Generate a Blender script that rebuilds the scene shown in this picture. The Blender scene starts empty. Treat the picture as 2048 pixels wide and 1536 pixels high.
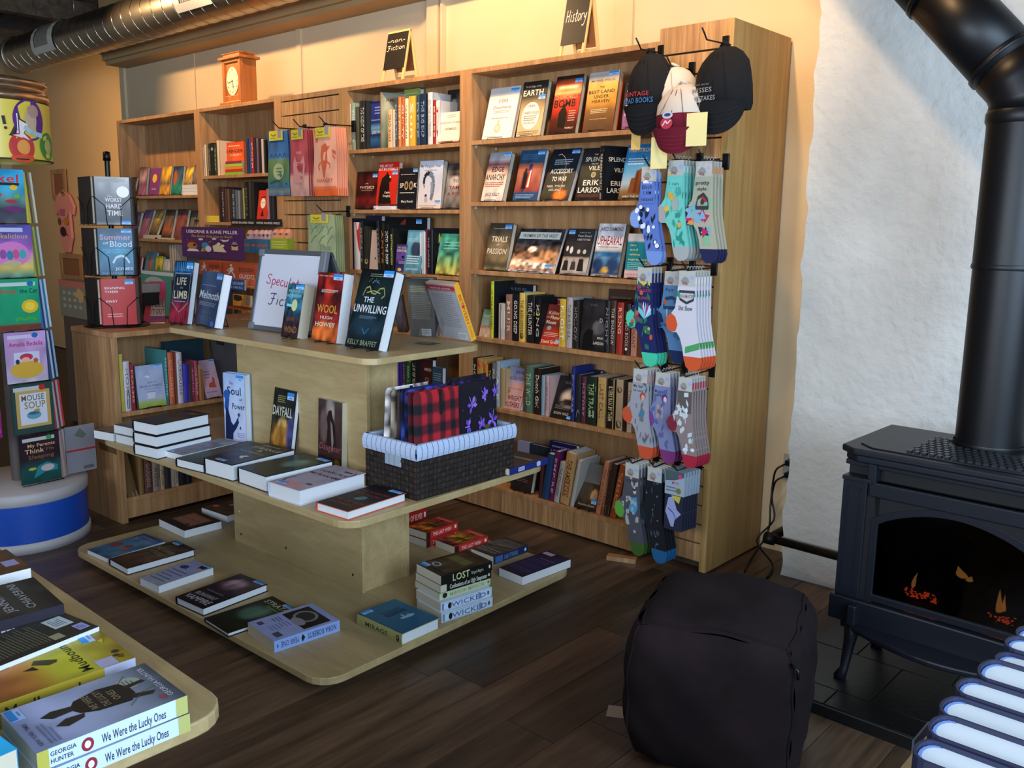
import bpy, math, random
import numpy as np
from mathutils import Matrix, Vector
random.seed(7)
S = bpy.context.scene
COL = S.collection
PI = math.pi
# ------------------------------------------------------------------ camera
H = 1.45                                   # eye height
CAM = dict(f=1791.037, yaw=-0.73251469, pitch=0.175642087, roll=0.014040061)
def _axes():
    cy, sy = math.cos(CAM['yaw']), math.sin(CAM['yaw'])
    cp, sp = math.cos(CAM['pitch']), math.sin(CAM['pitch'])
    f = np.array([sy*cp, cy*cp, -sp]); r = np.array([cy, -sy, 0.]); u = np.cross(r, f)
    cr, sr = math.cos(CAM['roll']), math.sin(CAM['roll'])
    return cr*r+sr*u, -sr*r+cr*u, f
CR, CU, CF = _axes()
CO = np.array([0, 0, H])
cd = bpy.data.cameras.new('camera'); cam = bpy.data.objects.new('camera', cd); COL.objects.link(cam)
cd.sensor_fit = 'HORIZONTAL'; cd.sensor_width = 36; cd.lens = CAM['f']/2048*36; cd.clip_start = .02; cd.clip_end = 100
cam.matrix_world = Matrix(((CR[0], CU[0], -CF[0], 0), (CR[1], CU[1], -CF[1], 0), (CR[2], CU[2], -CF[2], H), (0, 0, 0, 1)))
S.camera = cam
# survey helpers: where the sight line through a point of the photograph meets a real plane of the room
def ray(x, y): return CF + CR*(x-1024)/CAM['f'] - CU*(y-768)/CAM['f']
def onz(x, y, z): d = ray(x, y); return CO + d*(z-H)/d[2]
def ony(x, y, Y): d = ray(x, y); return CO + d*Y/d[1]
def onx(x, y, X): d = ray(x, y); return CO + d*X/d[0]
def pj(p):
    v = np.array(p)-CO; w = v@CF
    return 1024+CAM['f']*(v@CR)/w, 768-CAM['f']*(v@CU)/w
def xat(px, z, Y=None, off=.0):                                    # world X of the sight line at column px, on plane Y, height z
    lo, hi = -12., 3.
    for _ in range(50):
        mid = (lo+hi)/2
        if pj((mid, Y, z))[0] < px: lo = mid
        else: hi = mid
    return lo
def zat(x, y, py):
    lo, hi = -1., 4.
    for _ in range(50):
        mid = (lo+hi)/2
        if pj((x, y, mid))[1] > py: lo = mid
        else: hi = mid
    return lo
# ------------------------------------------------------------------ world, lights, exposure
S.view_settings.view_transform = 'Standard'; S.view_settings.look = 'None'
S.view_settings.gamma = 1; S.view_settings.use_curve_mapping = False
S.view_settings.exposure = 0.45
W = bpy.data.worlds.new('World'); S.world = W; W.use_nodes = True
bg = W.node_tree.nodes['Background']; bg.inputs[0].default_value = (.42, .62, 1, 1); bg.inputs[1].default_value = 1.2
def area(name, loc, target, sx, sy, power, col, spread=PI):
    l = bpy.data.lights.new(name, 'AREA'); l.shape = 'RECTANGLE'; l.size = sx; l.size_y = sy
    l.energy = power; l.color = col; l.spread = spread
    o = bpy.data.objects.new(name, l); COL.objects.link(o); o.location = loc
    o.rotation_euler = (Vector(target)-Vector(loc)).to_track_quat('-Z', 'Y').to_euler()
    return o
def spot(name, loc, target, power, col, size=1.2, blend=.5, r=.03):
    l = bpy.data.lights.new(name, 'SPOT'); l.energy = power; l.color = col; l.spot_size = size; l.spot_blend = blend
    l.shadow_soft_size = r
    o = bpy.data.objects.new(name, l); COL.objects.link(o); o.location = loc
    o.rotation_euler = (Vector(target)-Vector(loc)).to_track_quat('-Z', 'Y').to_euler()
    return o
DAY = (.60, .79, 1.0)
# daylight entering through the shop window on the right wall and the front window behind the camera
area('daylight_right_window', (1.98, .1, 1.85), (-3, 1.1, 1.3), 3.6, 1.5, 165, DAY)
area('daylight_front_window', (-.9, -2.55, 1.75), (-1.2, 3, 1.5), 3.4, 1.1, 120, (.80, .89, 1.0))
WARM = (1.0, .62, .30)
TRACK = [((-6.7, 2.45, 3.02), (-6.1, 3.72, 2.30), 72), ((-5.0, 2.45, 3.02), (-5.2, 3.6, 2.2), 72),
         ((-3.5, 2.55, 3.02), (-3.4, 3.6, 2.1), 88), ((-1.9, 2.45, 3.02), (-2.5, 3.65, 2.3), 66),
         ((-1.55, 2.35, 3.02), (-1.15, 3.46, 2.2), 40), ((-8.3, 2.7, 2.25), (-9.1, 4.1, 1.9), 55),
         ((-2.9, .9, 3.02), (-3.0, 1.9, .3), 14), ((-5.2, .9, 3.02), (-5.2, 1.9, .6), 20)]  # this pair is warm fill added to lift the shelf fronts and table
# ------------------------------------------------------------------ materials
def lin(c):
    if isinstance(c, str): c = tuple(int(c[i:i+2], 16)/255 for i in (0, 2, 4))
    return tuple(((x+.055)/1.055)**2.4 if x > .04045 else x/12.92 for x in c[:3])
MATS = {}
def mat(name, col=None, rough=.5, metal=0, **k):
    if name in MATS: return MATS[name]
    m = bpy.data.materials.new(name); m.use_nodes = True; MATS[name] = m
    n = m.node_tree.nodes; p = n['Principled BSDF']
    if col is not None: p.inputs['Base Color'].default_value = (*lin(col), 1)
    p.inputs['Roughness'].default_value = rough; p.inputs['Metallic'].default_value = metal
    for a, b in k.items(): p.inputs[a.replace('_', ' ')].default_value = b
    return m
def nodes(m): t = m.node_tree; return t.nodes, t.links, t.nodes['Principled BSDF']
def ramp(n, stops):
    r = n.new('ShaderNodeValToRGB'); e = r.color_ramp.elements
    e[0].position = stops[0][0]; e[0].color = (*lin(stops[0][1]), 1)
    e[1].position = stops[-1][0]; e[1].color = (*lin(stops[-1][1]), 1)
    for p, c in stops[1:-1]: x = e.new(p); x.color = (*lin(c), 1)
    return r
def wood(name, dark, mid, light, scale=(30, 30, 1.6), rough=.45, bump=.08, rnd=0.0):
    m = mat(name, rough=rough); n, l, p = nodes(m)
    tc = n.new('ShaderNodeTexCoord'); mp = n.new('ShaderNodeMapping'); mp.inputs['Scale'].default_value = scale
    l.new(tc.outputs['Object'], mp.inputs['Vector'])
    if rnd:
        oi = n.new('ShaderNodeObjectInfo'); mu = n.new('ShaderNodeMath'); mu.operation = 'MULTIPLY'; mu.inputs[1].default_value = 40
        l.new(oi.outputs['Random'], mu.inputs[0]); cx = n.new('ShaderNodeCombineXYZ'); l.new(mu.outputs[0], cx.inputs[0]); l.new(mu.outputs[0], cx.inputs[2])
        l.new(cx.outputs[0], mp.inputs['Location'])
    a = n.new('ShaderNodeTexNoise'); a.inputs['Scale'].default_value = 1; a.inputs['Detail'].default_value = 6; a.inputs['Distortion'].default_value = .6
    l.new(mp.outputs[0], a.inputs['Vector'])
    b = n.new('ShaderNodeTexNoise'); b.inputs['Scale'].default_value = 5; b.inputs['Detail'].default_value = 3
    l.new(mp.outputs[0], b.inputs['Vector'])
    mx = n.new('ShaderNodeMix'); mx.data_type = 'FLOAT'; mx.inputs[0].default_value = .35
    l.new(a.outputs['Fac'], mx.inputs[2]); l.new(b.outputs['Fac'], mx.inputs[3])
    r = ramp(n, [(.3, dark), (.5, mid), (.68, light)]); l.new(mx.outputs[0], r.inputs[0])
    src = r.outputs[0]
    if rnd:
        hs = n.new('ShaderNodeHueSaturation'); mr = n.new('ShaderNodeMapRange')
        mr.inputs['To Min'].default_value = 1-rnd; mr.inputs['To Max'].default_value = 1+rnd
        l.new(oi.outputs['Random'], mr.inputs['Value']); l.new(mr.outputs[0], hs.inputs['Value']); l.new(src, hs.inputs['Color']); src = hs.outputs[0]
    l.new(src, p.inputs['Base Color'])
    bp = n.new('ShaderNodeBump'); bp.inputs['Strength'].default_value = bump; bp.inputs['Distance'].default_value = .002
    l.new(mx.outputs[0], bp.inputs['Height']); l.new(bp.outputs[0], p.inputs['Normal'])
    return m
def noisy(name, c1, c2, scale=3, rough=.8, bump=0, bscale=60, detail=5, dist=.004, **k):
    m = mat(name, rough=rough, **k); n, l, p = nodes(m)
    tc = n.new('ShaderNodeTexCoord'); a = n.new('ShaderNodeTexNoise'); a.inputs['Scale'].default_value = scale; a.inputs['Detail'].default_value = detail
    l.new(tc.outputs['Object'], a.inputs['Vector']); r = ramp(n, [(.32, c1), (.68, c2)]); l.new(a.outputs['Fac'], r.inputs[0]); l.new(r.outputs[0], p.inputs['Base Color'])
    if bump:
        b = n.new('ShaderNodeTexNoise'); b.inputs['Scale'].default_value = bscale; b.inputs['Detail'].default_value = 6
        l.new(tc.outputs['Object'], b.inputs['Vector']); bp = n.new('ShaderNodeBump'); bp.inputs['Strength'].default_value = bump; bp.inputs['Distance'].default_value = dist
        l.new(b.outputs['Fac'], bp.inputs['Height']); l.new(bp.outputs[0], p.inputs['Normal'])
    return m
def attr_mat(name, rough, bump=0, bscale=300, **k):
    k.setdefault('Specular_IOR_Level', .3)
    m = mat(name, rough=rough, **k); n, l, p = nodes(m)
    a = n.new('ShaderNodeAttribute'); a.attribute_name = 'Col'; l.new(a.outputs['Color'], p.inputs['Base Color'])
    if bump:
        tc = n.new('ShaderNodeTexCoord'); b = n.new('ShaderNodeTexNoise'); b.inputs['Scale'].default_value = bscale
        l.new(tc.outputs['Object'], b.inputs['Vector']); bp = n.new('ShaderNodeBump'); bp.inputs['Strength'].default_value = bump; bp.inputs['Distance'].default_value = .001
        l.new(b.outputs['Fac'], bp.inputs['Height']); l.new(bp.outputs[0], p.inputs['Normal'])
    return m
OAK = wood('oak_veneer', '8a6540', 'a87d52', 'bd9468', (26, 26, 1.5), .42)
OAKD = wood('oak_slat', '7d5a3a', 'a37c52', 'bf986a', (40, 40, 2), .45, .15)
OAKS = wood('oak_side_panel', '93703f', 'a9854f', 'b9965f', (34, 34, 1.2), .42)
MAPLE = wood('maple_laminate', 'a48d60', 'b0996c', 'bba578', (3, 16, 16), .4, .03)
PLANK = wood('floor_plank', '33261f', '54402f', '6c5440', (16, 1.3, 16), .4, .2, rnd=.45)
PRINT = attr_mat('printed_paper', .42)
GLOSS = attr_mat('glossy_jacket', .3)
CLOTH = attr_mat('printed_cloth', .9, .5, 900)
BLACK = mat('black_wire', '0b0b0c', .35, .3)
def page_mat(name, c1, c2):
    m = mat(name, rough=.8); n, l, p = nodes(m)
    tc = n.new('ShaderNodeTexCoord'); w = n.new('ShaderNodeTexWave'); w.bands_direction = 'Y'; w.inputs['Scale'].default_value = 180; w.inputs['Distortion'].default_value = 1.5
    l.new(tc.outputs['Object'], w.inputs['Vector']); r = ramp(n, [(0, c1), (1, c2)]); l.new(w.outputs['Fac'], r.inputs[0]); l.new(r.outputs[0], p.inputs['Base Color'])
    return m
PAGEW = page_mat('white_page_edges', 'c9cdd0', 'e9ecee')
PAGEC = page_mat('cream_page_edges', 'b5ab94', 'd6ccb4')
CLEAR = mat('clear_acrylic', 'ffffff', .03, Transmission_Weight=1.0, IOR=1.12, Alpha=.35)
# ------------------------------------------------------------------ mesh builder
class MB:
    def __init__(s): s.v = []; s.f = []; s.c = []; s.sm = []
    def add(s, vs, fs, col=None, smooth=False):
        b = len(s.v); s.v += [tuple(map(float, p)) for p in vs]
        c = lin(col) if isinstance(col, str) else col
        for i, f in enumerate(fs):
            s.f.append(tuple(b+j for j in f)); s.c.append(c); s.sm.append(smooth)
        return s
    def box(s, x0, x1, y0, y1, z0, z1, col=None):
        return s.add([(x, y, z) for z in (z0, z1) for y in (y0, y1) for x in (x0, x1)],
                     [(0, 2, 3, 1), (4, 5, 7, 6), (0, 1, 5, 4), (2, 6, 7, 3), (0, 4, 6, 2), (1, 3, 7, 5)], col)
    def prism(s, pts, y0, y1, col=None, ax='y', smooth=False):        # outline in two axes, extruded along the third
        n = len(pts)
        def P(a, b, d): return {'y': (a, d, b), 'z': (a, b, d), 'x': (d, a, b)}[ax]
        vs = [P(a, b, y0) for a, b in pts]+[P(a, b, y1) for a, b in pts]
        s.add(vs, [tuple(range(n))[::-1], tuple(range(n, 2*n))], col)
        b = len(s.v)-2*n; c = lin(col) if isinstance(col, str) else col
        for i in range(n): s.f.append((b+i, b+(i+1) % n, b+n+(i+1) % n, b+n+i)); s.c.append(c); s.sm.append(smooth)
        return s
    def tube(s, path, r, n=8, col=None, closed=False, smooth=True):
        path = [Vector(p) for p in path]; m = len(path); rs = r if isinstance(r, (list, tuple)) else [r]*m
        vs = []; up = None
        for i, p in enumerate(path):
            a = path[i-1] if (i or closed) else p; b = path[(i+1) % m] if (i < m-1 or closed) else p
            t = (b-a); t = t.normalized() if t.length > 1e-9 else Vector((0, 0, 1))
            if up is None: up = Vector((0, 0, 1)) if abs(t.z) < .9 else Vector((1, 0, 0))
            x = up.cross(t)
            if x.length < 1e-6: x = Vector((1, 0, 0)).cross(t)
            x.normalize(); y = t.cross(x); up = y
            for k in range(n): a_ = 2*PI*k/n; vs.append(p+x*math.cos(a_)*rs[i]+y*math.sin(a_)*rs[i])
        fs = [(i*n+k, i*n+(k+1) % n, ((i+1) % m)*n+(k+1) % n, ((i+1) % m)*n+k) for i in range(m if closed else m-1) for k in range(n)]
        if not closed: fs += [tuple(range(n))[::-1], tuple((m-1)*n+k for k in range(n))]
        return s.add(vs, fs, col, smooth)
    def lathe(s, prof, n=32, col=None, c=(0, 0), a0=0, a1=2*PI, smooth=True):     # prof: (r, z)
        full = abs(a1-a0-2*PI) < 1e-6; m = n if full else n+1
        vs = [(c[0]+r*math.cos(a0+(a1-a0)*k/n), c[1]+r*math.sin(a0+(a1-a0)*k/n), z) for r, z in prof for k in range(m)]
        fs = [(i*m+k, i*m+(k+1) % m, (i+1)*m+(k+1) % m, (i+1)*m+k) for i in range(len(prof)-1) for k in range(n)]
        return s.add(vs, fs, col, smooth)
    def grid(s, fn, nu, nv, cf=None, col=None, smooth=True):
        vs = [fn(i/nu, j/nv) for j in range(nv+1) for i in range(nu+1)]; b = len(s.v); s.v += [tuple(map(float, p)) for p in vs]
        for j in range(nv):
            for i in range(nu):
                a = b+j*(nu+1)+i; s.f.append((a, a+1, a+nu+2, a+nu+1)); s.sm.append(smooth)
                if cf: s.c.append([cf(i/nu, j/nv), cf((i+1)/nu, j/nv), cf((i+1)/nu, (j+1)/nv), cf(i/nu, (j+1)/nv)])
                else: s.c.append(lin(col) if isinstance(col, str) else col)
        return s
    def mesh(s, name):
        me = bpy.data.meshes.new(name); me.from_pydata(s.v, [], s.f)
        if any(c is not None for c in s.c):
            at = me.color_attributes.new('Col', 'FLOAT_COLOR', 'CORNER'); buf = []
            for f, c in zip(s.f, s.c):
                if c is None: c = (.5, .5, .5)
                if isinstance(c, list):
                    for q in c: buf += [q[0], q[1], q[2], 1]
                else: buf += [c[0], c[1], c[2], 1]*len(f)
            at.data.foreach_set('color', buf)
        me.polygons.foreach_set('use_smooth', s.sm); me.update()
        return me
    def build(s, name, m, parent=None, loc=None, M=None, bevel=0, label=None, **k):
        me = s.mesh(name); me.materials.append(m); o = bpy.data.objects.new(name, me); COL.objects.link(o)
        if parent is not None: o.parent = parent
        if M is not None: o.matrix_world = M
        if loc is not None: o.location = loc
        if bevel:
            b = o.modifiers.new('bevel', 'BEVEL'); b.width = bevel; b.segments = 2; b.limit_method = 'ANGLE'; b.angle_limit = .6
        if label: o['label'] = label
        for a, v in k.items(): o[a] = v
        return o
def mb(): return MB()
def tag(o, label, cat, group=None):
    o['label'] = label; o['category'] = cat
    if group: o['group'] = group
    return o
def thing(name, label, cat, loc=(0, 0, 0), rz=0, group=None, M=None):
    o = bpy.data.objects.new(name, None); COL.objects.link(o); o.empty_display_size = .05
    if M is not None: o.matrix_world = M
    else: o.location = loc; o.rotation_euler = (0, 0, rz)
    return tag(o, label, cat, group)
def struct(o): o['kind'] = 'structure'; return o
def rrect(x0, x1, y0, y1, r, n=5):
    pts = []
    for cx, cy, a in ((x1-r, y0+r, -PI/2), (x1-r, y1-r, 0), (x0+r, y1-r, PI/2), (x0+r, y0+r, PI)):
        for i in range(n+1): t = a+PI/2*i/n; pts.append((cx+r*math.cos(t), cy+r*math.sin(t)))
    return pts
# ------------------------------------------------------------------ lettering
GL = {}
def glyph(ch):
    if ch in GL: return GL[ch]
    def mk(body):
        cu = bpy.data.curves.new('t', 'FONT'); cu.body = body; cu.resolution_u = 2; cu.offset = .012; o = bpy.data.objects.new('t', cu); COL.objects.link(o)
        return cu, o
    dg = bpy.context.evaluated_depsgraph_get
    c1, o1 = mk(ch); c2, o2 = mk('H'+ch+'H'); c3, o3 = mk('HH')
    bpy.context.view_layer.update(); adv = o2.dimensions.x-o3.dimensions.x
    me = bpy.data.meshes.new_from_object(o1.evaluated_get(dg()))
    vs = [(v.co.x, v.co.y) for v in me.vertices]; fs = [tuple(p.vertices) for p in me.polygons]
    for o, c in ((o1, c1), (o2, c2), (o3, c3)): bpy.data.objects.remove(o); bpy.data.curves.remove(c)
    bpy.data.meshes.remove(me); GL[ch] = (vs, fs, max(adv, .15)); return GL[ch]
def text2d(t):
    x = 0; V = []; F = []
    for ch in t:
        if ch == ' ': x += .3; continue
        vs, fs, a = glyph(ch); b = len(V); V += [(x+p, q) for p, q in vs]; F += [tuple(b+i for i in f) for f in fs]; x += a+.02
    return V, F
CAPH = .72
# art on a flat face. P(u, v, d) -> point: u right 0..1, v up 0..1, d metres off the face. items see below
def art(m, P, items, d0=.0004):
    for k, it in enumerate(items):
        kind, col = it[0], it[1]; d = d0+.00005*k
        if kind == 'r':
            _, _, u0, v0, u1, v1 = it; m.add([P(u0, v0, d), P(u1, v0, d), P(u1, v1, d), P(u0, v1, d)], [(0, 1, 2, 3)], col)
        elif kind == 'e':
            _, _, cu, cv, ru, rv = it; n = 20; m.add([P(cu+ru*math.cos(2*PI*i/n), cv+rv*math.sin(2*PI*i/n), d) for i in range(n)], [tuple(range(n))], col)
        elif kind == 'p': m.add([P(u, v, d) for u, v in it[2]], [tuple(range(len(it[2])))], col)
        elif kind == 'l':                                            # soft polyline: col, pts, width(u)
            pts = it[2]; w = it[3]/2
            for (a, b), (c, e) in zip(pts, pts[1:]):
                L = math.hypot(c-a, e-b) or 1; nx, ny = -(e-b)/L*w, (c-a)/L*w
                m.add([P(a-nx, b-ny, d), P(c-nx, e-ny, d), P(c+nx, e+ny, d), P(a+nx, b+ny, d)], [(0, 1, 2, 3)], col)
        elif kind == 'g':                                            # rows of unreadably small print
            _, _, u0, v0, u1, v1, rows = it; R = random.Random(int(u0*1000+v0*100+rows))
            for i in range(rows):
                y = v1-(v1-v0)*(i+.25)/rows; h = (v1-v0)/rows*.42; x = u0
                e = u1-(u1-u0)*(.3*R.random() if i % 3 == 2 else .05*R.random())
                while x < e:
                    w = (.03+.07*R.random())*(u1-u0)*1.2; x2 = min(x+w, e); m.add([P(x, y-h, d), P(x2, y-h, d), P(x2, y, d), P(x, y, d)], [(0, 1, 2, 3)], col); x = x2+.012*(u1-u0)*1.5
        elif kind == 't':                                            # t, col, text, u0, u1, v0, h [, shear]
            _, _, tx, u0, u1, v0, h = it[:7]; sh = it[7] if len(it) > 7 else 0
            V, F = text2d(tx)
            if not V: continue
            x0 = min(p[0] for p in V); x1 = max(p[0] for p in V); w = max(x1-x0, 1e-3)
            m.add([P(u0+(x-x0)/w*(u1-u0)+sh*y*h, v0+y/CAPH*h, d) for x, y in V], F, col)
        elif kind == 'tv':                                           # text down the face: col, text, uc, width(u), v0(bottom), v1(top)
            _, _, tx, uc, wu, v0, v1 = it[:7]; V, F = text2d(tx)
            if not V: continue
            x0 = min(p[0] for p in V); x1 = max(p[0] for p in V); w = max(x1-x0, 1e-3)
            m.add([P(uc-wu/2+y/CAPH*wu, v1-(x-x0)/w*(v1-v0), d) for x, y in V], F, col)
# picture printed on a cover: vertical stops + soft blobs + mottling
def pic(stops, blobs=(), noise=.04, seed=1, horiz=False, nscale=5):
    st = [(p, np.array(lin(c))) for p, c in stops]; bl = [(a, b, c, d, np.array(lin(e)), f) for a, b, c, d, e, f in blobs]
    R = np.random.RandomState(seed); g = R.rand(nscale+2, nscale+2)
    def nz(u, v):
        x, y = u*nscale, v*nscale; i, j = int(x), int(y); fx, fy = x-i, y-j; fx = fx*fx*(3-2*fx); fy = fy*fy*(3-2*fy)
        i = min(i, nscale); j = min(j, nscale)
        return (g[i, j]*(1-fx)+g[i+1, j]*fx)*(1-fy)+(g[i, j+1]*(1-fx)+g[i+1, j+1]*fx)*fy
    def f(u, v):
        t = u if horiz else v; c = st[0][1]
        for (p, a), (q, b) in zip(st, st[1:]):
            if t >= p: k = min(1, (t-p)/max(q-p, 1e-6)); c = a*(1-k)+b*k
        for cu, cv, ru, rv, col, soft in bl:
            r = math.hypot((u-cu)/ru, (v-cv)/rv); k = min(1, max(0, (1+soft-r)/(soft+1e-3))) if soft else (1. if r < 1 else 0.)
            k = k*k*(3-2*k); c = c*(1-k)+col*k
        m = 1+(nz(u, v)-.5)*noise*14
        return tuple(np.clip(c*max(m, .15), 0, 1))
    return f
# ================================================================== THE SETTING
YF = 3.218                                 # front plane of the wall bookcases
ZT = 2.19                                  # their height
YW = 3.72                                  # back wall
WALLB = noisy('painted_plaster_beige', 'cdb894', 'd6c29f', 1.2, .85, .25, 40)
WALLW = noisy('rough_white_plaster', 'b4b5b0', 'd9dad5', 1.6, .9, .8, 24, 7, .012)
DARKC = noisy('dark_ceiling_deck', '1c1a18', '2c2926', 3, .95)
JOIST = wood('rough_joist', '3a2f26', '5a4a3a', '75614c', (1.5, 20, 20), .8)
fl = struct(mb().box(-12, 2.1, -2.8, 4.4, -.08, -.012).build('floor', noisy('subfloor', '2a2420', '3a322b', 6, .5)))
R = random.Random(3); pm = {}
x = -5.6; k = 0
while x < 1.0:                                                      # planks run away from the shop window
    y = .1-R.random()*1.0
    while y < 3.5:
        L = 1.24; key = 'plank_mesh'
        if key not in pm:
            me = mb().box(.0012, .1788, .0012, L-.0012, -.012, 0).mesh('plank'); me.materials.append(PLANK); pm[key] = me
        o = bpy.data.objects.new('plank', pm[key]); COL.objects.link(o); o.parent = fl; o.location = (x, y, 0); y += L; k += 1
    x += .18
struct(mb().box(-7.93, -1.56, YW, YW+.2, 0, 3.4).build('wall_back', WALLB))
struct(mb().box(-12, -7.93, 4.1, 4.3, 0, 3.4).build('wall_back_left', noisy('painted_wall_ochre', 'cfae7c', 'd6b684', 1, .85)))
struct(mb().box(-11.9, -11.7, -2.8, 4.2, 0, 3.4).build('wall_left', WALLB))
struct(mb().box(-7.93, -7.85, YW-.02, 4.12, 0, 3.4).build('trim_1', WALLB))
def rough_wall():
    def f(u, v): return (-1.56+u*3.7+(.006*math.sin(v*61)+.005*math.sin(v*143)) * (u < .01), 3.46+.010*math.sin(u*9+v*5)+.006*math.sin(u*31-v*17), v*3.4)
    m = mb(); m.grid(f, 60, 60); m.box(-1.56, 2.1, 3.475, 3.9, 0, 3.4)
    return m
struct(rough_wall().build('wall_right_of_shelves', WALLW))
# right wall with the shop window, wall behind the camera with the front window
m = mb(); m.box(2.05, 2.2, -2.8, 3.6, 0, .85); m.box(2.05, 2.2, -2.8, 3.6, 2.65, 3.4); m.box(2.05, 2.2, -2.8, -1.8, .85, 2.65); m.box(2.05, 2.2, 2.0, 3.6, .85, 2.65)
struct(m.build('wall_right', WALLW))
w = mb(); w.box(2.06, 2.10, -1.8, -1.75, .85, 2.65).box(2.06, 2.10, 1.95, 2.0, .85, 2.65).box(2.06, 2.10, -1.8, 2.0, .85, .9).box(2.06, 2.10, -1.8, 2.0, 2.6, 2.65).box(2.06, 2.10, .08, .12, .9, 2.6)
wo = struct(w.build('window_1', mat('white_window_frame', 'd8d8d4', .5)))
m = mb(); m.box(-10.9, 2.2, -2.85, -2.7, 0, .9); m.box(-10.9, 2.2, -2.85, -2.7, 2.8, 3.4); m.box(-10.9, -2.8, -2.85, -2.7, .9, 2.8); m.box(1.0, 2.2, -2.85, -2.7, .9, 2.8)
struct(m.build('wall_front', WALLB))
w = mb(); w.box(-2.8, -2.74, -2.8, -2.75, .9, 2.8).box(.94, 1.0, -2.8, -2.75, .9, 2.8).box(-2.8, 1, -2.8, -2.75, .9, .96).box(-2.8, 1, -2.8, -2.75, 2.74, 2.8).box(-.95, -.9, -2.8, -2.75, .96, 2.74)
struct(w.build('window_2', MATS['white_window_frame']))
ce = struct(mb().box(-12, 2.2, -2.8, 4.4, 3.55, 3.65).build('ceiling', DARKC))
for i in range(12):
    mb().box(-11, 2.1, -2.4+i*.56, -2.35+i*.56, 3.3, 3.55).build('joist', JOIST, ce)
mb().box(-8.4, -8.28, -2.7, 3.7, 3.12, 3.3).build('beam', JOIST, ce); mb().box(-10.1, -10.0, -2.7, 4, 3.05, 3.3).build('beam', JOIST, ce)
m = mb(); zs = 2.75; m.box(-7.8, 2.0, 3.50, YW, zs, 3.4).box(-7.8, 2.0, 3.53, YW, zs-.03, zs).box(-7.8, 2.0, 3.47, 3.5, zs+.05, zs+.12)
struct(m.build('trim_2', noisy('painted_soffit', 'a98b5f', 'b89a6c', 1.3, .8)))
# plaster strips and a conduit on the back wall
for i, (xa, xb, d) in enumerate([(-6.70, -6.685, .008), (-5.33, -5.28, .012), (-4.02, -3.93, .03), (-3.90, -3.885, .035), (-2.70, -2.60, .010)]):
    struct(mb().box(xa, xb, YW-d, YW, 0, 2.75).build('trim_%d' % (3+i), WALLB))
# wall outlet with two plugs and their cords
t = thing('power_outlet', 'wall outlet with two black plugs in it beside the tall oak display', 'outlet', (-1.66, YW, .40))
mb().box(-.037, .037, -.008, 0, -.06, .06).build('faceplate', mat('outlet_plate', '9a9c98', .5), t, bevel=.002)
mb().box(-.016, .016, -.0095, -.007, .008, .042).box(-.016, .016, -.0095, -.007, -.042, -.008).build('socket', mat('outlet_socket', '7c7d78', .5), t)
for j, dz in enumerate((.028, -.028)):
    t = thing('extension_cord', ['black power cord plugged into the upper outlet socket and trailing to the floor', 'black power cord plugged into the lower outlet socket and trailing to the floor'][j], 'cord', (-1.66, YW-.01, .40+dz))
    mb().box(-.014, .014, -.035, 0, -.012, .012).build('plug', BLACK, t, bevel=.003)
    pts = [(0, -.035, 0), (-.01, -.06, -.005), (-.035, -.07, -.03), (-.05, -.06, -.09-.02*j), (-.045+.02*j, -.08, -.2), (-.03-.05*j, -.12, -.3), (-.06+.1*j, -.2, -.385-dz), (-.02+.1*j, -.34, -.395-dz)]
    q = [Vector(p) for p in pts]; sm = []
    for i in range(len(q)-1):
        a = q[max(i-1, 0)]; b = q[i]; c = q[i+1]; d = q[min(i+2, len(q)-1)]
        for s_ in range(5):
            u = s_/5; sm.append(.5*((2*b)+(-a+c)*u+(2*a-5*b+4*c-d)*u*u+(-a+3*b-3*c+d)*u**3))
    sm.append(q[-1]); mb().tube(sm, .0045).build('cable', BLACK, t)
# gas pipe along the white wall
t = thing('gas_pipe', 'black iron gas pipe running low along the white wall to the stove', 'pipe', (-1.58, 3.40, .17))
mb().tube([(0, 0, 0), (.9, -.02, .0)], .017, 12).build('pipe', mat('iron_pipe', '16130f', .5, .5), t)
mb().tube([(-.03, .0, 0), (.01, 0, 0)], .026, 12).build('elbow', MATS['iron_pipe'], t)
mb().tube([(-.012, 0, 0), (-.012, .05, 0), (-.012, .31, 0)], .02, 10).build('pipe', MATS['iron_pipe'], t)
# ================================================================== SPIRAL DUCT
DUCT = mat('galvanised_steel', 'b0a99c', .34, 1.0)
t = thing('spiral_duct', 'round galvanised spiral air duct hung under the dark ceiling', 'duct', (xat(40, 2.9, 3.3), 3.30, 2.9))
DX0 = xat(40, 2.9, 3.3); m = mb(); n = 40
def dp(xx, a, r=.15): return (xx, r*math.cos(a), r*math.sin(a))
m.add([dp(xx, 2*PI*k/n) for xx in (0, -3.9-DX0) for k in range(n)], [(k, (k+1) % n, n+(k+1) % n, n+k) for k in range(n)], None, True)
m.build('pipe', DUCT, t)
sp = []
turn = .15
i = 0
while i/24*turn < -3.9-DX0: a = 2*PI*i/24; sp.append(dp(i/24*turn, a, .1508)); i += 1
mb().tube(sp, .0026, 5).build('lock_seam', mat('seam_steel', 'c9c2b4', .18, 1.0), t)
mb().tube([dp(0, 2*PI*k/n, .153) for k in range(n)], .008, 6, closed=True).build('collar', DUCT, t)
mb().tube([(-3.9-DX0-.01, 0, 0), (-3.9-DX0+.03, 0, 0)], .152, 32).build('end_cap', DUCT, t)
mb().tube([(1.2, 0, .15), (1.2, 0, .40)], .004, 6).build('hanger_rod', DUCT, t)
mb().tube([(4.0, 0, .15), (4.0, 0, .40)], .004, 6).build('hanger_rod', DUCT, t)
GRY = mat('register_white', 'dcd8cc', .5); GRD = mat('register_gap', 'a09c92', .7)
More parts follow.
